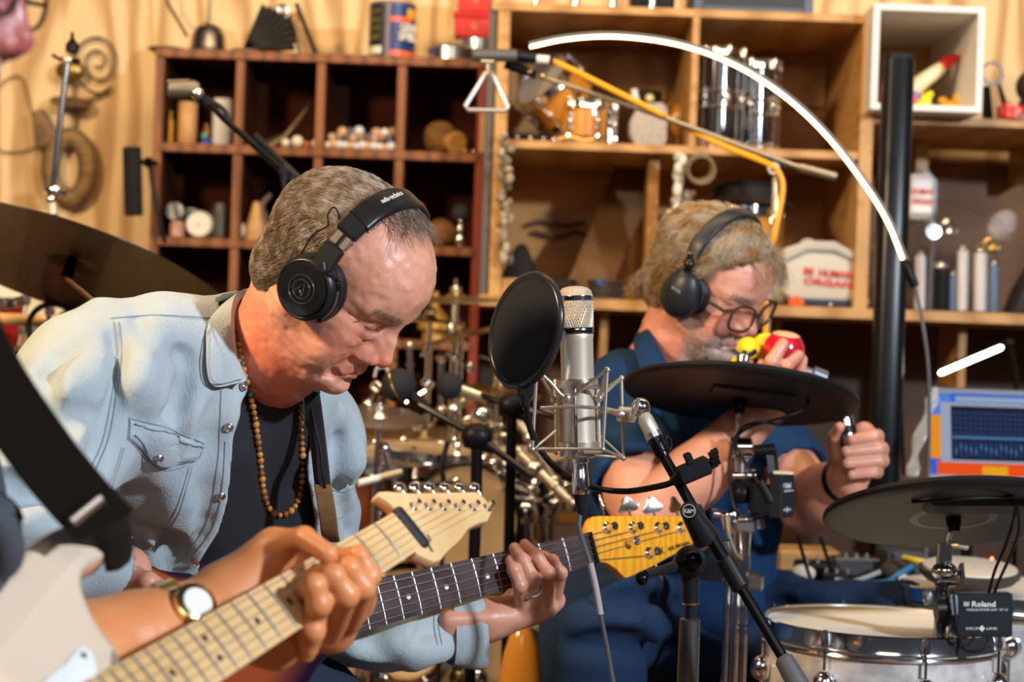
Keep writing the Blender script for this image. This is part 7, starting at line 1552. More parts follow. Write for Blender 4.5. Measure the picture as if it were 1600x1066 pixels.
text('V-CYMBAL', pp2(.04, -.155, -.0066), u2, -v2, width=.10, height=.007, ext=.0004, mat=M('emboss_grey', (.05, .048, .045), .4), parent=t2); MB().lathe([(.010, -.02), (.012, 0), (.009, .03), (0, .03)], c2, n2, 24).build('hub', blackp, t2)
def at1(px, py, D=2.97): return P(px, py, D)
s1 = thing('cymbal_stand', A(at1(1155, 1000)[0], 2.97, 0), 'chrome double braced stand with black clamps carrying the cymbal pad before the drummer', 'stand')
x0_ = at1(1155, 700)[0]
MB().tube([c1 - n1 * .012, at1(1151, 672), at1(1155, 700)], [.004, .004, .004], 10).build('rod', chrome, s1); MB().tube([c1 - n1 * .004, c1 - n1 * .030], [.009, .008], 16).build('sleeve', blackp, s1)
MB().lathe([(.002, 0), (.012, .002), (.012, .010), (.005, .014), (.004, .020), (0, .021)], c1 + n1 * .050, n1, 20).cyl(c1, c1 + n1 * .06, .004).tube([c1 + n1 * .060 - u1 * .018 + n1 * .010, c1 + n1 * .058, c1 + n1 * .060 + u1 * .018 + n1 * .012], [.0045, .004, .0045], 8).build('wing_nut', chrome, s1)
MB().tube([at1(1139, 700), at1(1141, 700), at1(1173, 700), at1(1175, 700)], [.014, .017, .017, .014], 24).build('tilter', chrome, s1); MB().tube([at1(1144, 690, 2.955), at1(1146, 712, 2.955)], .006, 12).build('tilter_bolt', gold, s1)
MB().tube([at1(1156, 712), at1(1157, 745)], .0092, 18).build('upper_tube', steel, s1); MB().tube([at1(1144, 744), at1(1180, 744)], .0105, 18).build('clamp_bar', chrome, s1)
MB().box(at1(1162, 768), (.044, .032, .036), b=.006).build('clamp_block', blackp, s1); MB().sph(at1(1160, 772, 2.945), (.013, .009, .013)).build('clamp_knob', blackp, s1)
MB().tube([at1(1178, 705, 2.94), at1(1210, 703, 2.94)], [.0095, .0095], 16).build('bracket_arm', blackp, s1)
MB().tube([at1(1205, 703, 2.94), at1(1210, 745, 2.93), at1(1213, 765, 2.93)], [.010, .010, .009], 4, flat=.4).build('bracket', satin, s1)
MB().tube([at1(1140, 800), at1(1142, 805), at1(1144, 832)], [.016, .018, .014], 20).build('height_clamp', chrome, s1); MB().tube([at1(1113, 803), at1(1116, 803), at1(1136, 806)], [.0075, .0085, .006], 14).build('wing_bolt', chrome, s1)
MB().tube(catmull([at1(1136, 808, 2.94), at1(1140, 840, 2.935), at1(1150, 866, 2.94), at1(1158, 872, 2.95)], 5), .0052, 8, flat=.6).build('memory_lever', ivm, s1)
MB().tube([at1(1160, 806), at1(1160, 868)], [.016, .012], 18).build('socket', chrome, s1); MB().box(at1(1163, 822, 2.955), (.030, .024, .018), b=.003).build('lock', steel, s1)
MB().tube([at1(1172, 802, 2.95), at1(1205, 792, 2.94)], [.009, .0115], 14).build('t_handle', satin, s1); MB().tube([at1(1186, 812, 2.95), at1(1190, 826, 2.95)], .006, 10).build('hook_end', chrome, s1)
top = at1(1158, 860)
for dx, rr in ((-.014, .0055), (0, .0075), (.014, .0055)): MB().cyl(A(top[0] + dx - .004, 2.975, top[2]), A(top[0] + dx - .004, 2.975, .18), rr, n=14).build('leg_tube', chrome, s1)
MB().box(at1(1178, 909), (.028, .022, .026), b=.004).box(at1(1178, 909, 2.958), (.012, .004, .012)).build('square_clamp', steel, s1)
for i in range(3):
 an = .7 + i * 2.094; b0 = A(top[0] - .004, 2.975, .42); b1 = A(b0[0] + .24 * math.cos(an), b0[1] + .24 * math.sin(an), .006); MB().cyl(b0, b1, .007, n=10).build('leg', chrome, s1)
def module(cx, cy, D, wpx, hpx, yaw, label, name_, par_=None):
 c = P(cx, cy, D); wd, hh = S(wpx, D), S(hpx, D); a = math.radians(yaw); u = A(math.cos(a), math.sin(a), .03 * math.cos(a)); u = nrm(u); v = nrm(np.cross(A(math.sin(a), -math.cos(a), 0), u)); n = np.cross(u, v)
 if v[2] < 0: v = -v; n = -n
 if n[1] > 0: n = -n; 
 Rm = np.array([u, v, np.cross(u, v)]); t = thing('trigger_module', c, label, 'drum module', 'trigger modules')
 MB().box(c, (wd, hh, .024), R=Rm, b=.002).build('case', M('module_black', (.010, .014, .020), .35), t)
 f = c + n * .0122; wm = M('module_print', (.6, .62, .64), .5)
 text('Roland', f + u * wd * .0 + v * hh * .26 - u * wd * .02, u, v, width=wd * .42, height=hh * .13, ext=.0004, mat=wm, parent=t, bold=.02)
 mb = MB(); [mb.box(f + v * (hh * .26 + hh * .035 * q) - u * wd * .33, (wd * .10, hh * .018, .0006), R=Rm) for q in (-1, 0, 1)]; mb.build('bars', wm, t)
 text('WIRELESS POWER UNIT  WT-10', f + v * hh * .13 + u * wd * .04, u, v, width=wd * .74, height=hh * .05, ext=.0004, mat=wm, parent=t)
 text('DRUM    LINK', f - v * hh * .30 - u * wd * .05, u, v, width=wd * .56, height=hh * .06, ext=.0004, mat=wm, parent=t)
 MB().prism([(0, -hh * .075), (wd * .055, 0), (0, hh * .075), (-wd * .055, 0)], f - v * hh * .30 - u * wd * .05 - n * .0002, u, v, .0006).build('diamond', wm, t); return t, c, Rm
m1_, mc1, _ = module(1221, 775, 2.93, 36, 68, 48, 'small black trigger module turned sideways on the stand before the drummer', 'a')
MB().box(mc1 + A(0, 0, .036), (.03, .03, .004)).build('pale_top', M('pale_card', (.6, .5, .35), .6), m1_)
mb = MB().box(P(1196, 780, 2.94), (.05, .03, .045), b=.004); mb.build('module_clamp', blackp, s1)
for pts, rr, nm in (([(1240, 645, 2.93), (1215, 662, 2.92), (1190, 660, 2.90), (1160, 668, 2.93), (1143, 700, 2.945), (1139, 745, 2.945), (1146, 790, 2.945), (1158, 805, 2.94)], .0022, 'black pad cable falling in front of the stand tilter'), ([(1238, 600, 2.92), (1262, 625, 2.90), (1255, 640, 2.90), (1225, 652, 2.89), (1170, 668, 2.93), (1150, 690, 2.945), (1163, 720, 2.94), (1185, 755, 2.93), (1202, 785, 2.93)], .0022, 'black cable looping under the pad to the sideways trigger module')):
 tag(MB().tube(catmull([P(*q) for q in pts], 8), rr, 8).build('pad_cable', rubber), nm, 'cable')
tag(MB().tube([P(1188, 752, 2.925), P(1205, 783, 2.925)], [.0055, .0065], 12).build('cable_plug', rubber), 'black right angled plug on the cable at the sideways module', 'plug')
# stand under the second pad
def a2(px, py, D=2.78): return P(px, py, D)
s2 = thing('cymbal_stand', A(a2(1470, 1000)[0], 2.78, 0), 'slim chrome stand at right carrying the cymbal pad and the trigger module', 'stand')
MB().tube([c2 - n2 * .004, c2 - n2 * .028], [.010, .008], 16).build('sleeve', blackp, s2); MB().tube([c2 - n2 * .012, a2(1479, 850)], .0045, 10).build('rod', steel, s2)
MB().tube([a2(1472, 850), a2(1470, 890)], .0072, 14).tube([a2(1483, 850), a2(1482, 880)], .005, 12).build('upper_tube', chrome, s2); MB().tube([a2(1484, 852), a2(1496, 853)], .0045, 10).build('gold_bolt', gold, s2); MB().tube([a2(1494, 853), a2(1512, 856)], [.005, .0065], 10, flat=.6).build('wing_nut', ivm, s2)
MB().sph(a2(1476, 893), (.019, .016, .014)).build('ball_clamp', chrome, s2); MB().tube([a2(1462, 905), a2(1492, 905)], .011, 16).build('clamp_bar', chrome, s2); MB().tube([a2(1494, 900, 2.765), a2(1502, 882, 2.765), a2(1504, 912, 2.765)], [.007, .0085, .009], 10, flat=.5).build('wing_lever', steel, s2)
tb_ = a2(1473, 905); MB().cyl(tb_, A(tb_[0] - .012, tb_[1], .2), .0092, n=18).build('main_tube', M('dark_chrome_tube', (.30, .30, .31), .14, 1), s2); MB().cyl(tb_ + A(.016, .005, -.03), A(tb_[0] + .006, tb_[1] + .005, .2), .0042, n=10).build('thin_tube', chrome, s2)
for i in range(3):
 an = .2 + i * 2.094; b0 = A(tb_[0] - .012, 2.78, .38); MB().cyl(b0, A(b0[0] + .22 * math.cos(an), b0[1] + .22 * math.sin(an), .006), .007, n=10).build('leg', chrome, s2)
MB().tube([a2(1462, 953, 2.76), a2(1484, 952, 2.76)], [.019, .016], 18).build('clamp_knob', blackp, s2); MB().box(a2(1487, 955, 2.765), (.022, .024, .045), b=.004).build('clamp_body', blackp, s2); MB().box(a2(1492, 946, 2.75), (.016, .006, .030), b=.002).build('blue_lever', M('blue_grey_plastic', (.18, .23, .30), .4), s2)
m2_, mc2, _ = module(1535, 960, 2.76, 88, 68, 2, 'black trigger module with white print clamped to the slim stand at right', 'b')
MB().box(P(1496, 958, 2.765), (.018, .03, .05), b=.003).build('side_plate', satin, m2_)
for pts, lb in (([(1583, 770, 2.64), (1586, 800, 2.66), (1572, 850, 2.68), (1555, 890, 2.72), (1545, 926, 2.76)], 'left of the two black cables dropping onto the module from the pad'), ([(1590, 790, 2.64), (1592, 830, 2.66), (1578, 870, 2.68), (1562, 905, 2.72), (1554, 926, 2.76)], 'right of the two black cables dropping onto the module from the pad'),
     ([(1545, 994, 2.75), (1543, 1008, 2.74), (1528, 1018, 2.74), (1505, 1014, 2.75), (1497, 985, 2.76)], 'black cable looping out below the module back to its clamp'), ([(1490, 930, 2.74), (1494, 970, 2.73), (1500, 1000, 2.735), (1512, 1008, 2.74), (1522, 996, 2.75)], 'short black jumper cable on the left side of the module'), ([(1425, 785, 2.66), (1500, 780, 2.62), (1550, 778, 2.62), (1584, 775, 2.63)], 'black cable running across the underside of the right pad')):
 tag(MB().tube(catmull([P(*q) for q in pts], 8), .0022, 8).build('module_cable', rubber), lb, 'cable')
# ================================================================ white pearl drums at lower right
pearl_s = M('white_marine_pearl', (.62, .58, .55), .25, c2=(.40, .37, .36), ns=22, nlo=.45, nhi=.6, coat=1, detail=6); coated = M('coated_head', (.80, .77, .70), .5, c2=(.68, .58, .42), ns=3, stretch=(1, 3, 1))
def floor_tom(px, py, D, R_, h, lb, ph=0, n=8):
 c = P(px, py, D); t = drum('floor_tom', A(c[0], c[1], c[2] - h), UZ, R_, h, pearl_s, lb, n=n, headm=coated, ph=ph, rim=.016)
 MB().torus(A(c[0], c[1], c[2] - .024), UZ, R_ + .003, .0035, 64, 8).build('lower_hoop_rib', chrome, t)
 for i in range(3):
  an = .9 + i * 2.094; q = A(c[0] + (R_ + .02) * math.cos(an), c[1] + (R_ + .02) * math.sin(an), 0); MB().cyl(A(q[0], q[1], c[2] - h * .5), A(q[0], q[1], .006), .006, n=12).build('leg', chrome, t); MB().sph(A(q[0], q[1], c[2] - h * .5), .016).build('leg_bracket', chrome, t)
 for i in range(n):
  an = ph + 2 * math.pi * i / n; u, v, a = frame_of(UZ); d = math.cos(an) * u + math.sin(an) * v; MB().sph(A(c[0], c[1], c[2] - .066) + d * (R_ + .008), (.017, .017, .020)).lathe([(.018, 0), (.019, .004), (.012, .008)], A(c[0], c[1], c[2] - .066) + d * (R_ + .002), d, 20).build('round_lug', chrome, t)
 return t
floor_tom(1378, 978, 2.92, .1775, .32, 'white pearl drum in the lower right foreground with chrome hoop and pale head', ph=.15)
floor_tom(1585, 925, 3.22, .185, .34, 'white pearl drum at the far right edge behind the nearer pearl drum', ph=.5)
c = P(1515, 893, 3.16); t = thing('practice_pad', c, 'pale round pad in a black rim lying above the rear pearl drum', 'drum pad')
MB().lathe([(0, -.014), (.072, -.014), (.082, -.004), (.083, .004), (.078, .006)], c, nrm(A(0, -.10, 1)), 48).build('base', M('pad_base', (.04, .035, .03), .5), t); MB().lathe([(.078, .004), (.076, .009), (.05, .012), (0, .013)], c, nrm(A(0, -.10, 1)), 48).build('surface', M('pale_rubber', (.55, .50, .42), .5), t)
MB().cyl(A(c[0] + .01, c[1] + .06, c[2] - .014), A(c[0] + .01, c[1] + .06, .0), .010, n=12).build('post', chrome, t)
# tray with cables and modules
tc = P(1340, 903, 3.62); tr = thing('equipment_tray', A(tc[0], 3.58, 0), 'black tray table of cables and small gear behind the pearl drums', 'table')
MB().box(A(tc[0] + .06, 3.585, tc[2] - .01), (.52, .29, .018), b=.004).build('top', blackp, tr)
for sx in (-1, 1):
 for sy in (-1, 1): MB().cyl(A(tc[0] + .06 + sx * .24, 3.585 + sy * .13, tc[2] - .018), A(tc[0] + .06 + sx * .24, 3.585 + sy * .13, 0), .011, n=10).build('leg', blackm, tr)
ztr = tc[2] - .0005
def ont(px, D): return on(px, D, ztr)
c = ont(1445, 3.65); t = thing('interface_box', c, 'dark grey interface box with small coloured lights on the tray', 'electronics'); MB().box(c + A(0, 0, .028), (.17, .12, .054), b=.003).build('case', M('slate_case', (.05, .06, .075), .5), t)
for dx, col_ in ((-.014, (1, .45, .05)), (.003, (.45, 1, .08)), (.018, (.5, 1, .05))): MB().sph(c + A(dx, -.061, .042), .0022, nu=10, nv=6).build('light', M('led_%d' % int(col_[0] * 100 + col_[1] * 10), (0, 0, 0), emit=col_, es=14), t)
tag(MB().sph(P(1550, 873, 3.1), .0028, nu=10, nv=6).build('indicator', M('led_red', (0, 0, 0), emit=(1, .12, .05), es=6)), 'tiny red indicator light above the pale round pad', 'light')
for px, D_, sz, mt, lb in ((1275, 3.6, (.075, .09, .03), blackp, 'low black box at the left end of the tray'), (1335, 3.66, (.09, .06, .036), M('gun_metal', (.09, .09, .10), .35, .6), 'gunmetal pedal box in the middle of the tray'), (1305, 3.55, (.06, .05, .018), blackp, 'small black box before the gunmetal pedal')):
 c = ont(px, D_); t = thing('effects_box', c, lb, 'electronics'); MB().box(c + A(0, 0, sz[2] / 2), sz, b=.004).build('case', mt, t)
 for q in (-.02, .0, .02): MB().lathe([(.005, 0), (.0045, .008), (0, .0082)], c + A(q, -.01, sz[2]), UZ, 14).build('knob', steel, t)
c = ont(1400, 3.56); tag(MB().sph(c + A(0, 0, .022), (.034, .03, .022)).build('dark_pouch', M('brown_black_cloth', (.05, .035, .025), .9)), 'dark brown pouch between the blue and yellow cables', 'pouch')
for pts, rr, mt, lb in (([(1412, 872, 3.52), (1430, 876, 3.5), (1450, 879, 3.5), (1470, 874, 3.52)], .0062, M('cable_yellow', (.75, .50, .03), .5), 'yellow cable in front of the interface box'),
     ([(1355, 912, 3.47), (1385, 910, 3.45), (1405, 898, 3.45), (1424, 886, 3.47)], .0058, M('cable_blue', (.03, .17, .36), .45), 'upper blue cable sweeping over the tray'), ([(1340, 915, 3.44), (1370, 913, 3.43), (1400, 909, 3.43), (1422, 905, 3.44)], .0055, MATS['cable_blue'], 'lower blue cable lying along the tray edge'),
     ([(1305, 906, 3.47), (1330, 909, 3.46), (1352, 903, 3.46), (1375, 894, 3.47)], .0045, M('cable_grey', (.32, .32, .33), .5), 'grey cable curling beside the blue ones')):
 tag(MB().tube(catmull([P(*q) for q in pts], 6), rr, 8).build('patch_cable', mt), lb, 'cable')
tag(MB().tube([P(1388, 922, 3.38), P(1414, 903, 3.42)], [.006, .007], 10).build('white_stick', M('white_plastic', (.6, .6, .6), .4)), 'short white stick at the front of the tray', 'stick')
tag(MB().box(P(1258, 878, 3.80), (.125, .12, .055), b=.006).build('wooden_block', tan), 'tan wooden block beyond the drummer\'s thigh', 'block')
tag(MB().sph(P(1254, 896, 3.5), (.024, .018, .016)).build('cream_cloth', M('cream_fabric', (.62, .55, .42), .9)), 'crumpled cream cloth at the left end of the tray', 'cloth')
for (a_, b_), lb in ((((1246, 838, 3.48), (1275, 935, 3.42)), 'left thin black stick slanting behind the drummer\'s elbow'), (((1282, 840, 3.52), (1298, 888, 3.5)), 'right thin black rod behind the drummer\'s elbow')): tag(MB().tube([P(*a_), P(*b_)], .0035, 8).build('thin_rod', blackm), lb, 'rod')
# grey metal knob of a stand behind the first pad
tag(MB().tube([P(1258, 580, 3.14), P(1268, 584, 3.14), P(1270, 584, 3.14), P(1290, 592, 3.14)], [.008, .008, .013, .013], 14).build('stand_knob', M('blue_grey_metal', (.22, .25, .30), .3, .8)), 'blue grey metal knob poking out behind the first cymbal pad', 'knob')
# ================================================================ laptop, column, arc lamp, right side
lc = P(1545, 745, 3.7); lt = thing('laptop', lc, 'open laptop with a colourful wallpaper and an audio mixer window at the right edge', 'laptop')
lw, lh = .305, .205; a = math.radians(14); lu = nrm(A(1, .06, 0)); lv = nrm(A(0, math.sin(a), math.cos(a))); ln = np.cross(lu, lv); Rl = np.array([lu, lv, np.cross(lu, lv)])
l0 = P(1455, 744, 3.68)       # lower left of the screen
def lp(x, y, h=0): return l0 + lu * x + lv * y - np.cross(lu, lv) * -h
alu = M('dark_aluminium', (.05, .05, .055), .4, .6)
zf = np.cross(lu, lv); zf = zf if zf[1] < 0 else -zf
def scr(x, y, w_, h_, e, nm, mt): return MB().box(l0 + lu * (x + w_ / 2) + lv * (y + h_ / 2) + zf * e, (w_, h_, .0006), R=Rl).build(nm, mt, lt)
def em(nm, c, s): return M(nm, (.01, .01, .01), .3, emit=tuple(q ** 1.6 for q in c), es=s * .5, spec=0)
MB().box(l0 + lu * lw / 2 + lv * .085 - zf * .004, (lw + .012, .182, .006), R=Rl, b=.002).build('lid', alu, lt)
MB().box(l0 + lu * lw / 2 + A(0, -.11, -.012) , (lw + .012, .22, .014), b=.003).build('base', alu, lt)
sh_ = .160
scr(0, .004, lw, sh_, .0002, 'screen', em('screen_blue', (.13, .30, .85), 1.1)); 
scr(.0, .035, .030, .10, .0006, 'wallpaper_patch', em('screen_orange', (1, .50, .03), 1.2)); scr(.012, .004, lw - .012, .026, .0006, 'wallpaper_patch', em('screen_red', (1, .22, .02), 1.2)); scr(.0, .120, .04, .044, .0008, 'wallpaper_patch', em('screen_sky', (.25, .45, .9), 1.1)); scr(.10, .004, .05, .018, .001, 'wallpaper_patch', em('screen_yellow', (1, .6, .02), 1.2))
scr(.020, .028, lw - .020, .118, .0012, 'window_frame', em('screen_white', (.62, .68, .80), 1.0)); scr(.040, .033, lw - .04, .106, .0018, 'mixer_window', em('screen_navy', (.03, .05, .12), 1.0)); scr(.050, .148, lw - .05, .010, .0012, 'menu_bar', em('screen_pale', (.6, .7, .85), 1.0))
blu = em('screen_fader', (.10, .18, .40), 1.0); lbl = em('screen_light', (.25, .45, .75), 1.0)
mb = MB()
for i in range(26):
 x = .046 + i * .0098
 for q in range(5): mb.box(l0 + lu * (x + .003) + lv * (.086 + q * .0098) + zf * .0024, (.0062, .0052, .0004), R=Rl)
 mb.box(l0 + lu * (x + .003) + lv * .054 + zf * .0024, (.004, .030, .0004), R=Rl)
mb.build('mixer_channels', blu, lt); scr(.043, .075, lw - .045, .0045, .0022, 'selected_row', lbl)
mb = MB(); [mb.box(l0 + lu * (.049 + i * .0098) + lv * (.050 + .006 * ((i * 7) % 4) / 2) + zf * .003, (.0025, .010, .0004), R=Rl) for i in range(26)]; mb.build('level_meters', lbl, lt)
dk = thing('laptop_table', A(lc[0] + .1, 3.6, 0), 'dark table under the laptop at the right edge', 'table'); zd = l0[2] - .0195
MB().box(A(l0[0] + .19, 3.60, zd - .012), (.36, .24, .02), b=.003).build('top', M('table_grey', (.07, .065, .07), .5), dk)
for sx in (-1, 1):
 for sy in (-1, 1): MB().cyl(A(l0[0] + .19 + sx * .16, 3.6 + sy * .10, zd - .022), A(l0[0] + .19 + sx * .16, 3.6 + sy * .10, 0), .011, n=10).build('leg', blackm, dk)
# column
ct = P(1404, 87, 3.78); cl_ = thing('speaker_column', A(ct[0], 3.78, 0), 'tall black column standing right of the drummer in front of the cabinet', 'column')
cm = M('column_black', (.005, .006, .008), .3, spec=.3)
MB().prism([(.031 * np.sign(math.cos(a)) * abs(math.cos(a)) ** .75, .030 * np.sign(math.sin(a)) * abs(math.sin(a)) ** .75) for a in np.linspace(0, 2 * math.pi, 33)[:-1]], A(ct[0], 3.78, .03), UX, A(0, 1, 0), ct[2] - .038, b=.0015).build('shaft', cm, cl_)
MB().prism([(-.026, -.016), (-.020, -.025), (.020, -.025), (.026, -.016), (.026, .026), (-.026, .026)], A(ct[0], 3.78, ct[2] - .0085), UX, A(0, 1, 0), .010, b=.002).build('cap', blackp, cl_); MB().box(A(ct[0], 3.78, .015), (.34, .34, .03), b=.008).build('foot', cm, cl_)
# arc lamp
arc = [(828, 73), (880, 62), (940, 57), (1000, 60), (1060, 70), (1120, 89), (1180, 119), (1240, 162), (1295, 216), (1345, 280), (1385, 343), (1412, 408)]
ap = catmull([P(x, y, 3.50) for x, y in arc], 8); al = thing('arc_lamp', P(1425, 440, 3.5), 'curved warm white LED lamp arching across the cabinet', 'lamp')
t_ = np.gradient(np.array(ap), axis=0); out = [nrm(np.cross(q, A(0, 1, 0))) for q in t_]; out = [q if q @ (p - P(1000, 500, 3.5)) > 0 else -q for q, p in zip(out, ap)]
MB().tube([p - o * .0005 for p, o in zip(ap, out)], .0031, 10, flat=1).build('light_strip', M('warm_led', (1, .9, .7), emit=(1, .70, .34), es=8), al)
sh2 = M('lamp_housing', (.16, .145, .125), .5, .2); V = []; F = []
for p, o in zip(ap, out):
 for a_, b_ in ((.0025, -.005), (.0085, -.005), (.0085, .005), (.0025, .005)): V.append(p + o * a_ + A(0, b_, 0))
for i in range(len(ap) - 1):
 for j in range(4): F.append((4 * i + j, 4 * i + (j + 1) % 4, 4 * i + 4 + (j + 1) % 4, 4 * i + 4 + j))
F += [(0, 1, 2, 3), tuple(range(4 * len(ap) - 4, 4 * len(ap)))]; MB().raw(V, F).build('housing', sh2, al)
MB().tube([P(1411, 405, 3.5), P(1415, 415, 3.5), P(1430, 448, 3.5)], [.006, .011, .008], 14).build('handle', blackp, al)
MB().tube(catmull([P(1430, 448, 3.5), P(1441, 500, 3.5), P(1450, 570, 3.5), P(1452, 640, 3.5), P(1450, 760, 3.5), A(P(1450, 800, 3.5)[0], 3.5, .4), A(P(1450, 800, 3.5)[0], 3.5, .03)], 5), .0035, 8).build('gooseneck', M('grey_tube', (.12, .12, .13), .4), al)
MB().lathe([(.10, 0), (.10, .012), (.02, .025), (0, .026)], A(P(1450, 800, 3.5)[0], 3.5, .0)).build('base', blackp, al)
lpt = bpy.data.lights.new('arc_lamp_glow', 'POINT')
bpy.data.lights.remove(lpt)
# bar lamp above the laptop
b0, b1 = P(1467, 584, 3.9), P(1567, 542, 3.9); bl_ = thing('bar_lamp', b0, 'straight glowing LED bar lamp tilted above the laptop', 'lamp')
MB().tube([b0, b0 + (b1 - b0) * .03, b1 - (b1 - b0) * .03, b1], [.002, .0052, .0052, .002], 12).build('light_bar', M('cool_led', (1, 1, .9), emit=(1, .93, .72), es=12), bl_); MB().tube([b0 + A(0, .012, .004), b1 + A(.006, .012, .004)], .007, 8).build('back', blackp, bl_)
MB().sph(P(1578, 536, 3.92), .010).build('pivot', blackp, bl_); MB().tube(catmull([P(1578, 538, 3.92), P(1588, 600, 3.93), P(1590, 720, 3.93), A(P(1590, 740, 3.93)[0], 3.93, .5), A(P(1590, 740, 3.93)[0], 3.93, .02)], 5), .005, 8).build('stem', blackm, bl_)
MB().lathe([(.08, 0), (.08, .012), (.02, .022), (0, .023)], A(P(1590, 740, 3.93)[0], 3.93, 0)).build('base', blackp, bl_)
tag(MB().tube(catmull([P(1425, 745, 3.66), P(1432, 700, 3.68), P(1452, 640, 3.7), P(1462, 606, 3.72)], 6), [.010 + .004 * math.sin(i) for i in range(19)], 12, flat=.3).build('plastic_wrap', M('wrap_film', (.6, .58, .52), .15, alpha=.4)), 'crumpled clear plastic wrap left of the laptop screen', 'wrap')
tag(MB().tube([P(1408, 640, 3.9), P(1412, 742, 3.9)], .0035, 8).tube([P(1408, 640, 3.9), P(1380, 645, 3.9)], .003, 8).build('thin_stand', blackm), 'thin black stand partly hidden behind the black column', 'stand')
# ================================================================ acoustic kit between the players
darkb = M('dark_bronze', (.030, .020, .010), .45, .5, c2=(.014, .010, .006), ns=6, coat=.1); brz = M('cymbal_bronze', (.55, .38, .15), .32, .9, c2=(.40, .26, .10), ns=9)
def cymbal(c, n, R_, mt, par, nm='cymbal_disc', th=.0012, bell=.14):
 n = nrm(n); pr = [(.006, -.0), (R_ * bell * .6, -.004), (R_ * bell, -.012)] + [(R_ * q, -.012 - R_ * .055 * (q - bell) ** 1.6) for q in np.linspace(bell + .05, 1, 14)]
 up = [(r_, h + .025) for r_, h in pr]; lo_ = [(r_, h + .025 - th * 1.6) for r_, h in pr]
 return MB().lathe(lo_[:1] + up + lo_[::-1], np.asarray(c) - n * .012, n, 96).build(nm, mt, par)
# big dark cymbal at left
cc = P(112, 410, 3.3); cn = nrm(A(.235, .30, 1)); t = thing('crash_cymbal', cc, 'large dark bronze cymbal tilted over the denim shoulder at left', 'cymbal')
cymbal(cc, cn, .292, darkb, t); MB().tube([cc + cn * .012, cc - cn * .03], [.008, .011], 16).build('felt_sleeve', blackp, t)
MB().lathe([(.012, 0), (.014, .006), (.006, .010), (.005, .02), (0, .021)], cc + cn * .014, cn, 18).build('wing_nut', blackp, t)
cs = thing('cymbal_stand', A(P(150, 480, 3.32)[0], 3.32, 0), 'chrome boom stand under the large dark cymbal', 'stand')
MB().tube([cc - cn * .028, P(153, 474, 3.3)], [.0048, .0058], 12).build('tilt_rod', gold, cs); MB().sph(P(152, 480, 3.3), (.016, .012, .011)).sph(P(166, 488, 3.3), .008).build('tilter', chrome, cs)
MB().tube([P(150, 484, 3.3), A(P(150, 484, 3.3)[0], 3.32, .25)], .010, 14).build('tube', chrome, cs)
for i in range(3): an = i * 2.094; MB().cyl(A(P(150, 484, 3.3)[0], 3.32, .4), A(P(150, 484, 3.3)[0] + .25 * math.cos(an), 3.32 + .25 * math.sin(an), .006), .008, n=10).build('leg', chrome, cs)
# chrome rod with black top in front of the scroll
rs = thing('cymbal_boom', P(82, 332, 3.75), 'thin chrome cymbal boom rising above the dark cymbal, black felt and wing nut on top', 'stand')
MB().tube([P(107, 90, 3.75), P(96, 170, 3.75), P(82, 300, 3.75)], [.0055, .0062, .0072], 14).build('rod', chrome, rs)
MB().lathe([(.006, 0), (.013, .004), (.013, .018), (.008, .024), (.004, .03), (.003, .042), (0, .043)], P(113, 84, 3.75), nrm(P(113, 60, 3.75) - P(113, 84, 3.75)), 20).build('felt_top', blackp, rs); MB().tube([P(82, 86, 3.75), P(92, 92, 3.75), P(124, 96, 3.75)], [.006, .006, .009], 10, flat=.6).build('wing_nut', blackp, rs); MB().sph(P(106, 94, 3.75), (.012, .01, .008)).build('tilter', champ_m, rs)
MB().sph(P(84, 298, 3.75), (.016, .012, .014)).tube([P(70, 296, 3.75), P(104, 304, 3.75)], .006, 10).sph(P(80, 312, 3.75), .010).build('clamp', chrome, rs); MB().tube([P(82, 316, 3.75), P(83, 334, 3.75)], .0065, 10).build('tip', ivory, rs); MB().tube([P(83, 334, 3.75), A(P(85, 334, 3.75)[0], 3.75, .0)], .010, 12).build('lower_tube', chrome, rs)
# clutter under the cymbal
t = drum('tom_drum', P(42, 480, 4.1) - A(0, 0, .10), nrm(A(.15, -.5, .85)), .075, .12, M('honey_shell', (.55, .32, .13), .3), 'honey coloured drum under the dark cymbal at the left', n=6, headm=ivory)
drum('tom_drum', P(-14, 470, 3.8) - A(0, 0, .08), nrm(A(.2, -.35, .9)), .055, .11, M('red_shell', (.55, .01, .015), .2, coat=1), 'glossy red drum at the left edge of the frame', n=6, headm=ivory, ph=.4)
drum('tom_drum', P(20, 590, 3.9) - A(0, 0, .08), nrm(A(.1, -.3, .9)), .07, .12, MATS['red_shell'], 'red drum with chrome lugs lower at the left edge', n=8, headm=ivory, ph=.2)
tag(MB().tube([P(-30, 497, 3.62), P(180, 507, 3.66)], [.012, .011], 12).build('wooden_pole', M('pale_pole', (.68, .42, .17), .45)), 'pale wooden pole running level behind the denim shoulder', 'pole'); tag(MB().tube([P(85, 462, 3.8), P(150, 486, 3.75)], [.010, .008], 10).build('wooden_beater', orangew), 'orange wooden beater slanting under the dark cymbal', 'beater')
hpn = thing('hanging_headphones', P(80, 545, 3.55), 'dark round headphones hanging behind the denim shoulder', 'headphones')
MB().torus(P(82, 512, 3.55), A(.1, -1, .1), .044, .0055, 40, 10).build('headband', M('worn_black', (.03, .028, .026), .5), hpn); MB().sph(P(70, 545, 3.53), (.022, .014, .026)).build('ear_cup', MATS['worn_black'], hpn); MB().sph(P(102, 540, 3.57), (.018, .014, .024)).build('ear_cup', MATS['worn_black'], hpn)
MB().cyl(P(78, 455, 3.6), P(74, 560, 3.6), .006, n=12).build('hook_tube', chrome, hpn)
MB().cyl(P(74, 560, 3.6), A(P(76, 560, 3.6)[0], 3.6, .01), .006, n=10).build('stand_tube', chrome, hpn)
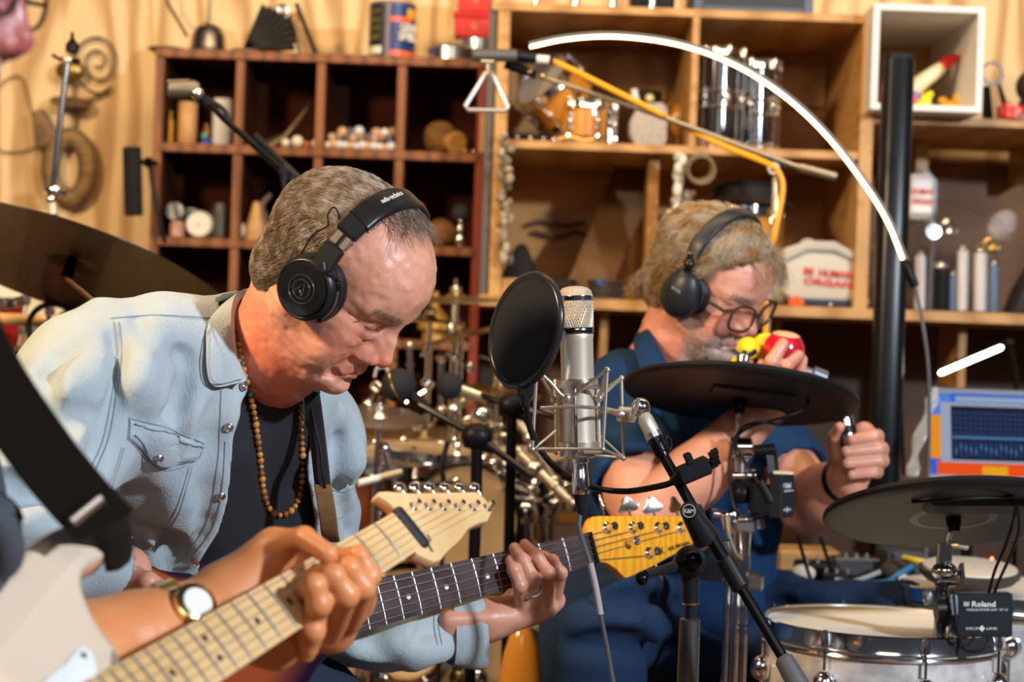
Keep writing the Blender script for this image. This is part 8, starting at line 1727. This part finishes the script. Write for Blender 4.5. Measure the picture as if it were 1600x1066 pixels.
t = thing('black_microphone', P(40, 602, 3.2), 'black cylindrical microphone behind the denim sleeve at the left', 'microphone'); MB().tube([P(32, 548, 3.2), P(33, 556, 3.2), P(43, 604, 3.2)], [.011, .014, .012], 16).build('body', blackp, t); MB().cyl(P(43, 604, 3.2), A(P(46, 604, 3.2)[0], 3.2, 0), .006, n=10).build('stand', blackm, t)
for px, py, r_, lb in ((100, 555, .012, 'upper chrome wing bolt among the hardware by the sleeve'), (118, 580, .010, 'lower chrome wing bolt among the hardware by the sleeve'), (62, 585, .012, 'chrome bolt beside the black microphone')):
 tag(MB().sph(P(px, py, 3.5), (r_, r_ * .8, r_)).tube([P(px, py, 3.5), P(px + 6, py + 60, 3.52)], .006, 10).build('wing_bolt', chrome), lb, 'bolt', 'chrome bolts by the sleeve')
# the kit in the middle
brown = M('mahogany_shell', (.16, .045, .018), .18, c2=(.09, .022, .01), ns=4, stretch=(1, 1, 4), coat=1); amberw = M('amber_shell', (.62, .25, .03), .18, coat=1)
bdh = M('bass_head', (.60, .46, .28), .5, c2=(.45, .32, .18), ns=3)
def d3(name, px, py, D, ax, R_, h, mt, lb, n=8, hm=None, ph=0, hoop=None):
 ax = nrm(ax); return drum(name, P(px, py, D) - ax * h, ax, R_, h, mt, lb, n=n, headm=hm or bdh, ph=ph, hoop=hoop)
d3('bass_drum', 700, 1040, 3.72, A(.12, -1, .12), .215, .36, brown, 'large brown bass drum low in the centre, amber hoop and cream head facing the room', n=10, hm=bdh, hoop=amberw)
d3('tom_drum', 725, 815, 3.62, A(.35, -.93, .1), .108, .20, brown, 'small drum with a plain cream head facing the room in the centre', n=6, ph=.3, hoop=blackm)
d3('tom_drum', 588, 715, 3.72, A(.1, -.12, .99), .115, .17, brown, 'brown tom drum close behind the denim sleeve', n=6, ph=.2); d3('tom_drum', 668, 705, 3.80, A(.05, -.08, .99), .10, .15, M('black_shell_b', (.02, .018, .018), .12, coat=1), 'black tom drum with chrome lugs in the middle of the kit', n=8, ph=.5)
d3('tom_drum', 590, 880, 3.70, A(.1, -.12, .99), .12, .18, brown, 'lower brown drum partly behind the cream headstock', n=6)
d3('snare_drum', 815, 715, 3.85, A(.0, -.1, .99), .10, .09, M('chrome_shell', (.5, .5, .5), .12, 1), 'chrome snare drum behind the pop filter gooseneck', n=8, ph=.2)
d3('tom_drum', 640, 1010, 3.45, A(-.1, -.9, .3), .06, .10, cream, 'cream tambour low behind the bass neck', n=6, hoop=chrome)
for px, py, D, n_, R_, mt, lb in ((712, 466, 3.95, A(-.03, -.09, 1), .100, brz, 'gold cymbal seen edge-on just right of the bald forehead'), (672, 500, 4.0, A(.03, -.05, 1), .075, brz, 'small gold cymbal below the edge-on one'), (720, 523, 3.9, A(-.28, -.06, 1), .10, brz, 'gold cymbal tilted up to the right beside the pop filter'),
                              (592, 650, 3.6, A(.05, -.22, 1), .085, steel, 'grey metal cymbal over the brown tom'), (780, 610, 4.0, A(.1, -.1, 1), .09, brz, 'gold cymbal half hidden by the pop filter'), (640, 672, 4.0, A(0, -.1, 1), .10, brz, 'dull cymbal behind the black microphone stand clutch')):
 c = P(px, py, D); t = thing('cymbal', c, lb, 'cymbal', 'cymbals of the kit'); cymbal(c, n_, R_, mt, t, bell=.25); MB().lathe([(.011, 0), (.012, .010), (.004, .014), (.004, .026), (0, .028)], c + nrm(n_) * .012, nrm(n_), 16).build('wing_nut', chrome, t); MB().cyl(c, A(c[0], c[1] + .01, 0), .0065, n=10).build('post', chrome, t)
# chrome rack tubes, clamps and rods
def rod(p, q, r_, lb, mt=chrome, nm='rack_tube', cat='tube', extra=True):
 mb = MB(); a, b = P(*p), P(*q); mb.cyl(a, b, r_, n=14)
 if extra: mb.sph(a, r_ * 1.7, nu=14, nv=8).sph(b, r_ * 1.6, nu=14, nv=8).cyl(a + (b - a) * .45, a + (b - a) * .52, r_ * 1.5, n=14)
 return tag(mb.build(nm, mt), lb, cat, 'kit hardware')
pale = M('satin_chrome', (.72, .68, .60), .28, 1)
rod((793, 636, 3.7), (828, 684, 3.68), .0085, 'upper pale rod of the cymbal boom left of the shock mount', pale); rod((834, 700, 3.68), (866, 752, 3.66), .0085, 'lower pale rod of the cymbal boom left of the shock mount', pale)
rod((786, 685, 3.6), (832, 730, 3.58), .0080, 'pale rod descending behind the gooseneck', pale); rod((838, 732, 3.58), (896, 790, 3.55), .0085, 'long pale rod running down to the microphone cable', pale)
rod((560, 755, 3.3), (627, 738, 3.34), .0062, 'ivory drumstick pointing left to the denim sleeve', ivory, 'drumstick', 'drumstick', False)
rod((708, 640, 3.6), (738, 618, 3.65), .0075, 'short pale rod between the two black ball microphones', pale); rod((640, 540, 3.9), (642, 600, 3.9), .006, 'thin chrome rod right of the bald man\'s nose'); rod((690, 560, 3.9), (690, 640, 3.9), .007, 'chrome rod above the second ball microphone')
rod((775, 520, 3.9), (800, 560, 3.85), .007, 'chrome arm left of the pop filter bracket'); rod((753, 650, 3.8), (757, 690, 3.8), .014, 'thick chrome tube in the middle of the kit'); rod((820, 800, 3.75), (822, 900, 3.75), .016, 'thick chrome tube standing above the fretting fingers')
rod((790, 778, 3.7), (868, 786, 3.72), .006, 'thin level chrome rod right of the cream drum head'); rod((600, 700, 3.6), (625, 780, 3.6), .007, 'chrome rod in front of the brown tom'); rod((845, 770, 3.9), (850, 860, 3.9), .010, 'chrome tube right of the thick one')
rod((650, 760, 3.55), (712, 752, 3.6), .006, 'level chrome rod above the cream headstock'); rod((742, 905, 3.5), (745, 1060, 3.5), .013, 'chrome tube below the bass neck'); rod((716, 905, 3.5), (716, 1060, 3.5), .011, 'second tube below the bass neck', M('grey_brass', (.35, .28, .16), .3, .9))
k = 0; rr_ = np.random.default_rng(12)
spots = [(575, 632), (588, 604), (604, 570), (650, 620), (668, 600), (680, 655), (655, 668), (632, 690), (585, 690), (575, 702), (596, 712), (640, 712), (665, 725), (700, 735), (714, 700), (738, 706), (752, 720), (742, 734), (770, 724), (780, 742), (796, 730), (806, 752), (792, 762), (812, 706), (824, 728), (838, 752), (846, 782), (862, 772), (868, 790), (834, 812), (808, 806), (770, 690), (780, 664), (748, 672), (730, 655), (664, 548), (712, 560), (735, 575), (760, 560), (775, 590), (556, 760), (566, 790), (622, 770), (640, 778), (662, 768), (685, 776)]
fit = thing('hardware_cluster', P(700, 900, 3.8) * A(1, 1, 0), 'cluster of small chrome bolts and wing nuts all over the drum hardware in the centre', 'hardware')
for px, py in spots:
 D = 3.62 + .35 * rr_.random(); r_ = .005 + .006 * rr_.random(); c = P(px, py, D); d = nrm(rr_.normal(size=3)); kk = k % 3; k += 1
 if kk == 0: MB().sph(c, r_, nu=14, nv=8).cyl(c - d * .022, c + d * .022, r_ * .45, n=10).build('bolt', chrome, fit)
 elif kk == 1: MB().lathe([(r_ * .9, -.010), (r_ * 1.3, -.006), (r_ * 1.3, .006), (r_ * .8, .010), (0, .011)], c, d, 16).build('bolt', chrome, fit)
 else: MB().tube([c - d * .018, c - d * .004, c, c + d * .004, c + d * .018], [r_ * .9, r_ * .5, r_ * .8, r_ * .5, r_ * .9], 10, flat=.6).build('wing_nut', chrome, fit)
MB().tube([P(560, 700, 4.02), P(880, 740, 4.02)], .013, 14).build('rack_bar', steel, fit)
for px in (575, 862): MB().cyl(P(px, 715, 4.02), A(P(px, 715, 4.02)[0], 4.02, 0), .014, n=14).build('rack_leg', steel, fit)
tag(MB().box(P(860, 805, 4.05), (.16, .03, .035), b=.003).build('wooden_rail', tan), 'tan wooden rail behind the chrome hardware', 'rail')
tag(MB().tube(catmull([P(815, 952, 3.3), P(830, 972, 3.28), P(850, 988, 3.27), P(870, 995, 3.27)], 6), .0062, 10).build('white_hose', M('hose_white', (.55, .52, .46), .4)), 'pale hose curving down right of the fretting hand', 'hose')
for px, lb in ((886, 'left pale dot of the pair at the end of the hose'), (908, 'right pale dot of the pair at the end of the hose')): tag(MB().tube([P(px - 5, 1000, 3.3), P(px + 5, 1001, 3.3)], .0058, 10).build('pale_clip', M('clip_tan', (.5, .42, .3), .5)), lb, 'clip', 'pale clips')
# dark equipment case and guitar-shaped amber body behind the hands
tag(MB().box(A(P(882, 990, 3.75)[0], 3.75, .34), (.13, .3, .68), b=.006).build('speaker_cabinet', M('cabinet_black', (.012, .010, .009), .7)), 'black cabinet standing between the two seated players', 'cabinet')
g = SDF(A(-.25, 3.2, .32), A(.12, 3.5, .90), .008); g.ell(P(812, 1100, 3.35), (.040, .03, .145), 0); V, Q = g.mesh(); tag(big_mesh('amber_instrument', V, Q, amberw)[0], 'amber wooden instrument body low behind the fretting hand', 'instrument')
# drum microphones on black booms
foam = M('foam_black', (.012, .012, .014), .85, bump=.6, bs=250)
def boom_mic(c, r_, lb, band, body, arm, clutch, post):
 t = thing('boom_microphone', post[-1] * A(1, 1, 0), lb, 'microphone'); MB().sph(c, r_, nu=28, nv=16).build('windscreen', foam, t)
 if band: MB().torus(c, nrm(A(.75, -.25, .35)), r_ * 1.01, .0016, 36, 6).build('gold_band', gold, t)
 MB().tube(body, [.011, .010][:len(body)] if len(body) == 2 else .01, 14).build('mic_body', blackp if band else pale, t); MB().tube(arm, .0062, 10).build('boom_arm', blackm, t); MB().sph(clutch, (.026, .02, .022)).tube([clutch + A(-.02, 0, -.01), clutch + A(.03, 0, -.02)], .009, 10).build('clutch', blackp, t)
 MB().tube(post, .0098, 12).build('post', blackm, t); q = post[-1]; MB().lathe([(.11, 0), (.115, .006), (.03, .02), (0, .022)], q, UZ, 32).build('base', blackm, t); return t
cl = P(745, 682, 3.15)
boom_mic(P(622, 602, 3.2), .0285, 'ball shaped black microphone with a gold band in front of the bald man', True, [P(642, 618, 3.2), P(668, 640, 3.19)], [P(655, 632, 3.19), cl, P(830, 745, 3.12)], cl, [cl, P(744, 780, 3.15), A(P(744, 780, 3.15)[0], 3.15, .0)])
cl = P(800, 634, 3.4)
boom_mic(P(703, 603, 3.45), .0245, 'second black ball microphone with a pale body left of the pop filter', False, [P(722, 610, 3.45), P(762, 624, 3.44)], [P(745, 616, 3.445), P(800, 634, 3.4), P(870, 652, 3.38)], cl, [cl, A(cl[0] + .01, 3.42, .3), A(cl[0] + .012, 3.42, 0)])
tag(MB().tube(catmull([P(585, 590, 3.25), P(590, 575, 3.25), P(604, 576, 3.25), P(606, 588, 3.25)], 5), .003, 8).build('cable_loop', M('loop_grey', (.35, .30, .26), .5)), 'small grey cable loop at the chin of the man in denim', 'cable')
tag(MB().tube(catmull([P(700, 690, 3.3), P(690, 730, 3.3), P(693, 790, 3.3), A(P(693, 800, 3.3)[0], 3.3, .5), A(P(693, 800, 3.3)[0], 3.3, .01)], 5), .0045, 8).build('hanging_cable', rubber), 'black cable hanging beside the first boom stand post', 'cable')
# overhead boom at upper left
D = 3.35; ob = thing('overhead_boom', A(P(520, 400, D)[0], D, 0), 'black overhead boom stand rising from behind the grey haired man to the silver microphone', 'microphone stand')
MB().tube([P(312, 146, D), P(350, 186, D), P(462, 284, D)], [.0052, .0058, .0062], 12).build('boom_arm', blackm, ob); MB().tube([P(395, 214, D + .01), P(492, 308, D + .01)], [.010, .009], 12).build('outer_tube', blackm, ob)
MB().box(P(456, 276, D), (.05, .026, .022), R=np.array([nrm(CR - .8 * CU), A(0, 1, 0), nrm(CU + .8 * CR)]), b=.004).build('clutch', satin, ob); MB().tube([P(445, 268, D - .015), P(444, 288, D - .015), P(452, 330, D - .015)], [.009, .005, .004], 10).build('cable', rubber, ob)
MB().tube([P(470, 290, D), P(498, 330, D), A(P(510, 360, D)[0], D, .9), A(P(510, 360, D)[0], D, .0)], .0105, 14).build('post', blackm, ob); MB().tube(catmull([P(318, 150, D), P(350, 172, D), P(362, 196, D), P(400, 226, D)], 5), .004, 8).build('mic_cable', rubber, ob)
MB().lathe([(.12, 0), (.12, .012), (.02, .03), (0, .031)], A(P(510, 360, D)[0], D, 0)).build('base', blackm, ob)
for dx, dy in ((-20, 60), (-46, 88), (8, 66)): MB().tube([P(462, 300, D), P(462 + dx, 300 + dy, D + .02)], [.007, .005], 10).build('clamp_arm', blackm, ob)
MB().tube([P(420, 377, D), P(446, 374, D)], [.008, .009], 12).build('knob', gloss, ob)
om = thing('overhead_microphone', P(300, 150, D), 'blocky silver overhead microphone on the end of the upper left boom', 'microphone')
MB().tube([P(262, 140, D), P(266, 140, D), P(304, 139, D), P(312, 138, D)], [.010, .0155, .0155, .010], 18).build('mic_body', M('tarnished_silver', (.22, .19, .14), .5, .8), om); MB().tube([P(262, 128, D), P(296, 127, D)], .004, 8).build('head_clip', M('tarnished_silver', (.22, .19, .14), .5, .8), om)
MB().sph(P(308, 146, D - .01), .0115).build('swivel', pale, om); MB().tube([P(312, 150, D), P(326, 166, D)], [.010, .008], 10).build('connector', blackp, om)
# long boom with orange cable and triangle, upper right
D = 3.80; lb_ = thing('long_boom', A(P(1198, 500, D)[0], D, 0), 'long thin boom slanting down to the right with an orange cable, behind the drummer', 'microphone stand')
MB().tube([P(800, 105, D), P(1022, 178, D), P(1250, 262, D)], [.0045, .0052, .0056], 12).build('boom_arm', M('dull_champagne', (.40, .33, .24), .35, .8), lb_); MB().tube([P(1246, 260, D), P(1252, 262, D), P(1306, 276, D)], [.006, .0085, .0085], 14).build('grip', M('dull_champagne', (.40, .33, .24), .35, .8), lb_)
MB().tube([P(790, 98, D), P(838, 118, D)], [.012, .008], 12).build('fitting', blackp, lb_); MB().sph(P(828, 112, D - .01), .0055).sph(P(848, 119, D - .01), .0055).build('screw', gold, lb_)
MB().torus(P(1209, 264, D - .01), A(0, 1, 0), .0095, .0042, 24, 10).build('clutch_ring', pale, lb_); MB().tube([P(1196, 250, D), P(1228, 262, D)], .009, 10).build('clutch', satin, lb_)
MB().tube([P(1212, 270, D), P(1210, 330, D), P(1205, 408, D), P(1198, 520, D), A(P(1192, 600, D)[0], D, .0)], .0062, 14).build('post', M('pale_glint_post', (.60, .54, .44), .25, .6), lb_); MB().tube([P(1214, 303, D - .008), P(1214, 336, D - .008), P(1205, 342, D - .008), P(1205, 350, D - .008)], .0035, 8).build('bracket', pale, lb_)  # pale tube and jogged strip paint in the key light's reflection
MB().lathe([(.12, 0), (.12, .012), (.02, .03), (0, .031)], A(P(1192, 600, D)[0], D, 0)).build('base', blackm, lb_)
oc = M('cable_orange', (.90, .36, .01), .45)
tag(MB().tube(catmull([P(862, 95, D - .01), P(900, 112, D - .012), P(980, 152, D - .012), P(1036, 180, D - .008)], 6), .0058, 10).tube(catmull([P(1036, 180, D - .006), P(1058, 192, D + .012), P(1082, 206, D + .012)], 4), .0045, 8).tube(catmull([P(1082, 206, D + .008), P(1140, 232, D - .005), P(1200, 256, D - .012), P(1218, 272, D - .014), P(1223, 300, D - .014), P(1212, 360, D - .012), P(1204, 410, D - .010), P(1196, 520, D - .01)], 6), .0058, 10).build('orange_cable', oc), 'bright orange cable clipped along the long thin boom', 'cable')
bm = thing('pencil_microphone', P(800, 90, 3.77), 'dark grey cylindrical microphone at the left tip of the long boom', 'microphone')
MB().tube([P(736, 86, 3.75), P(738, 86, 3.75), P(806, 87, 3.77), P(808, 87, 3.77)], [.006, .0125, .0125, .010], 18).build('mic_body', M('mic_grey', (.075, .07, .062), .45), bm); MB().tube([P(808, 87, 3.77), P(836, 91, 3.78)], [.0115, .0115], 16).build('collar', blackp, bm); MB().tube([P(836, 92, 3.78), P(858, 94, 3.78)], [.0085, .0085], 14).build('connector', M('white_connector', (.75, .72, .68), .35), bm); MB().tube([P(857, 94, 3.78), P(864, 96, 3.78)], [.007, .006], 12).build('boot', blackp, bm)
MB().tube([P(752, 96, 3.72), P(772, 97, 3.72)], .0055, 10, flat=.6).build('clip', ivm, bm)
tr_ = thing('triangle', P(760, 172, 3.72), 'steel triangle hanging from the microphone at the upper centre', 'triangle')
tp = [P(768, 112, 3.72), P(794, 168, 3.72), P(789, 173, 3.72), P(732, 172, 3.72), P(727, 166, 3.72), P(760, 113, 3.72)]
MB().tube(tp, .0046, 10).build('bar', M('triangle_steel', (.42, .42, .44), .45, .8), tr_); MB().tube([P(762, 98, 3.72), P(762, 118, 3.72)], .0022, 6).build('loop', ivory, tr_)
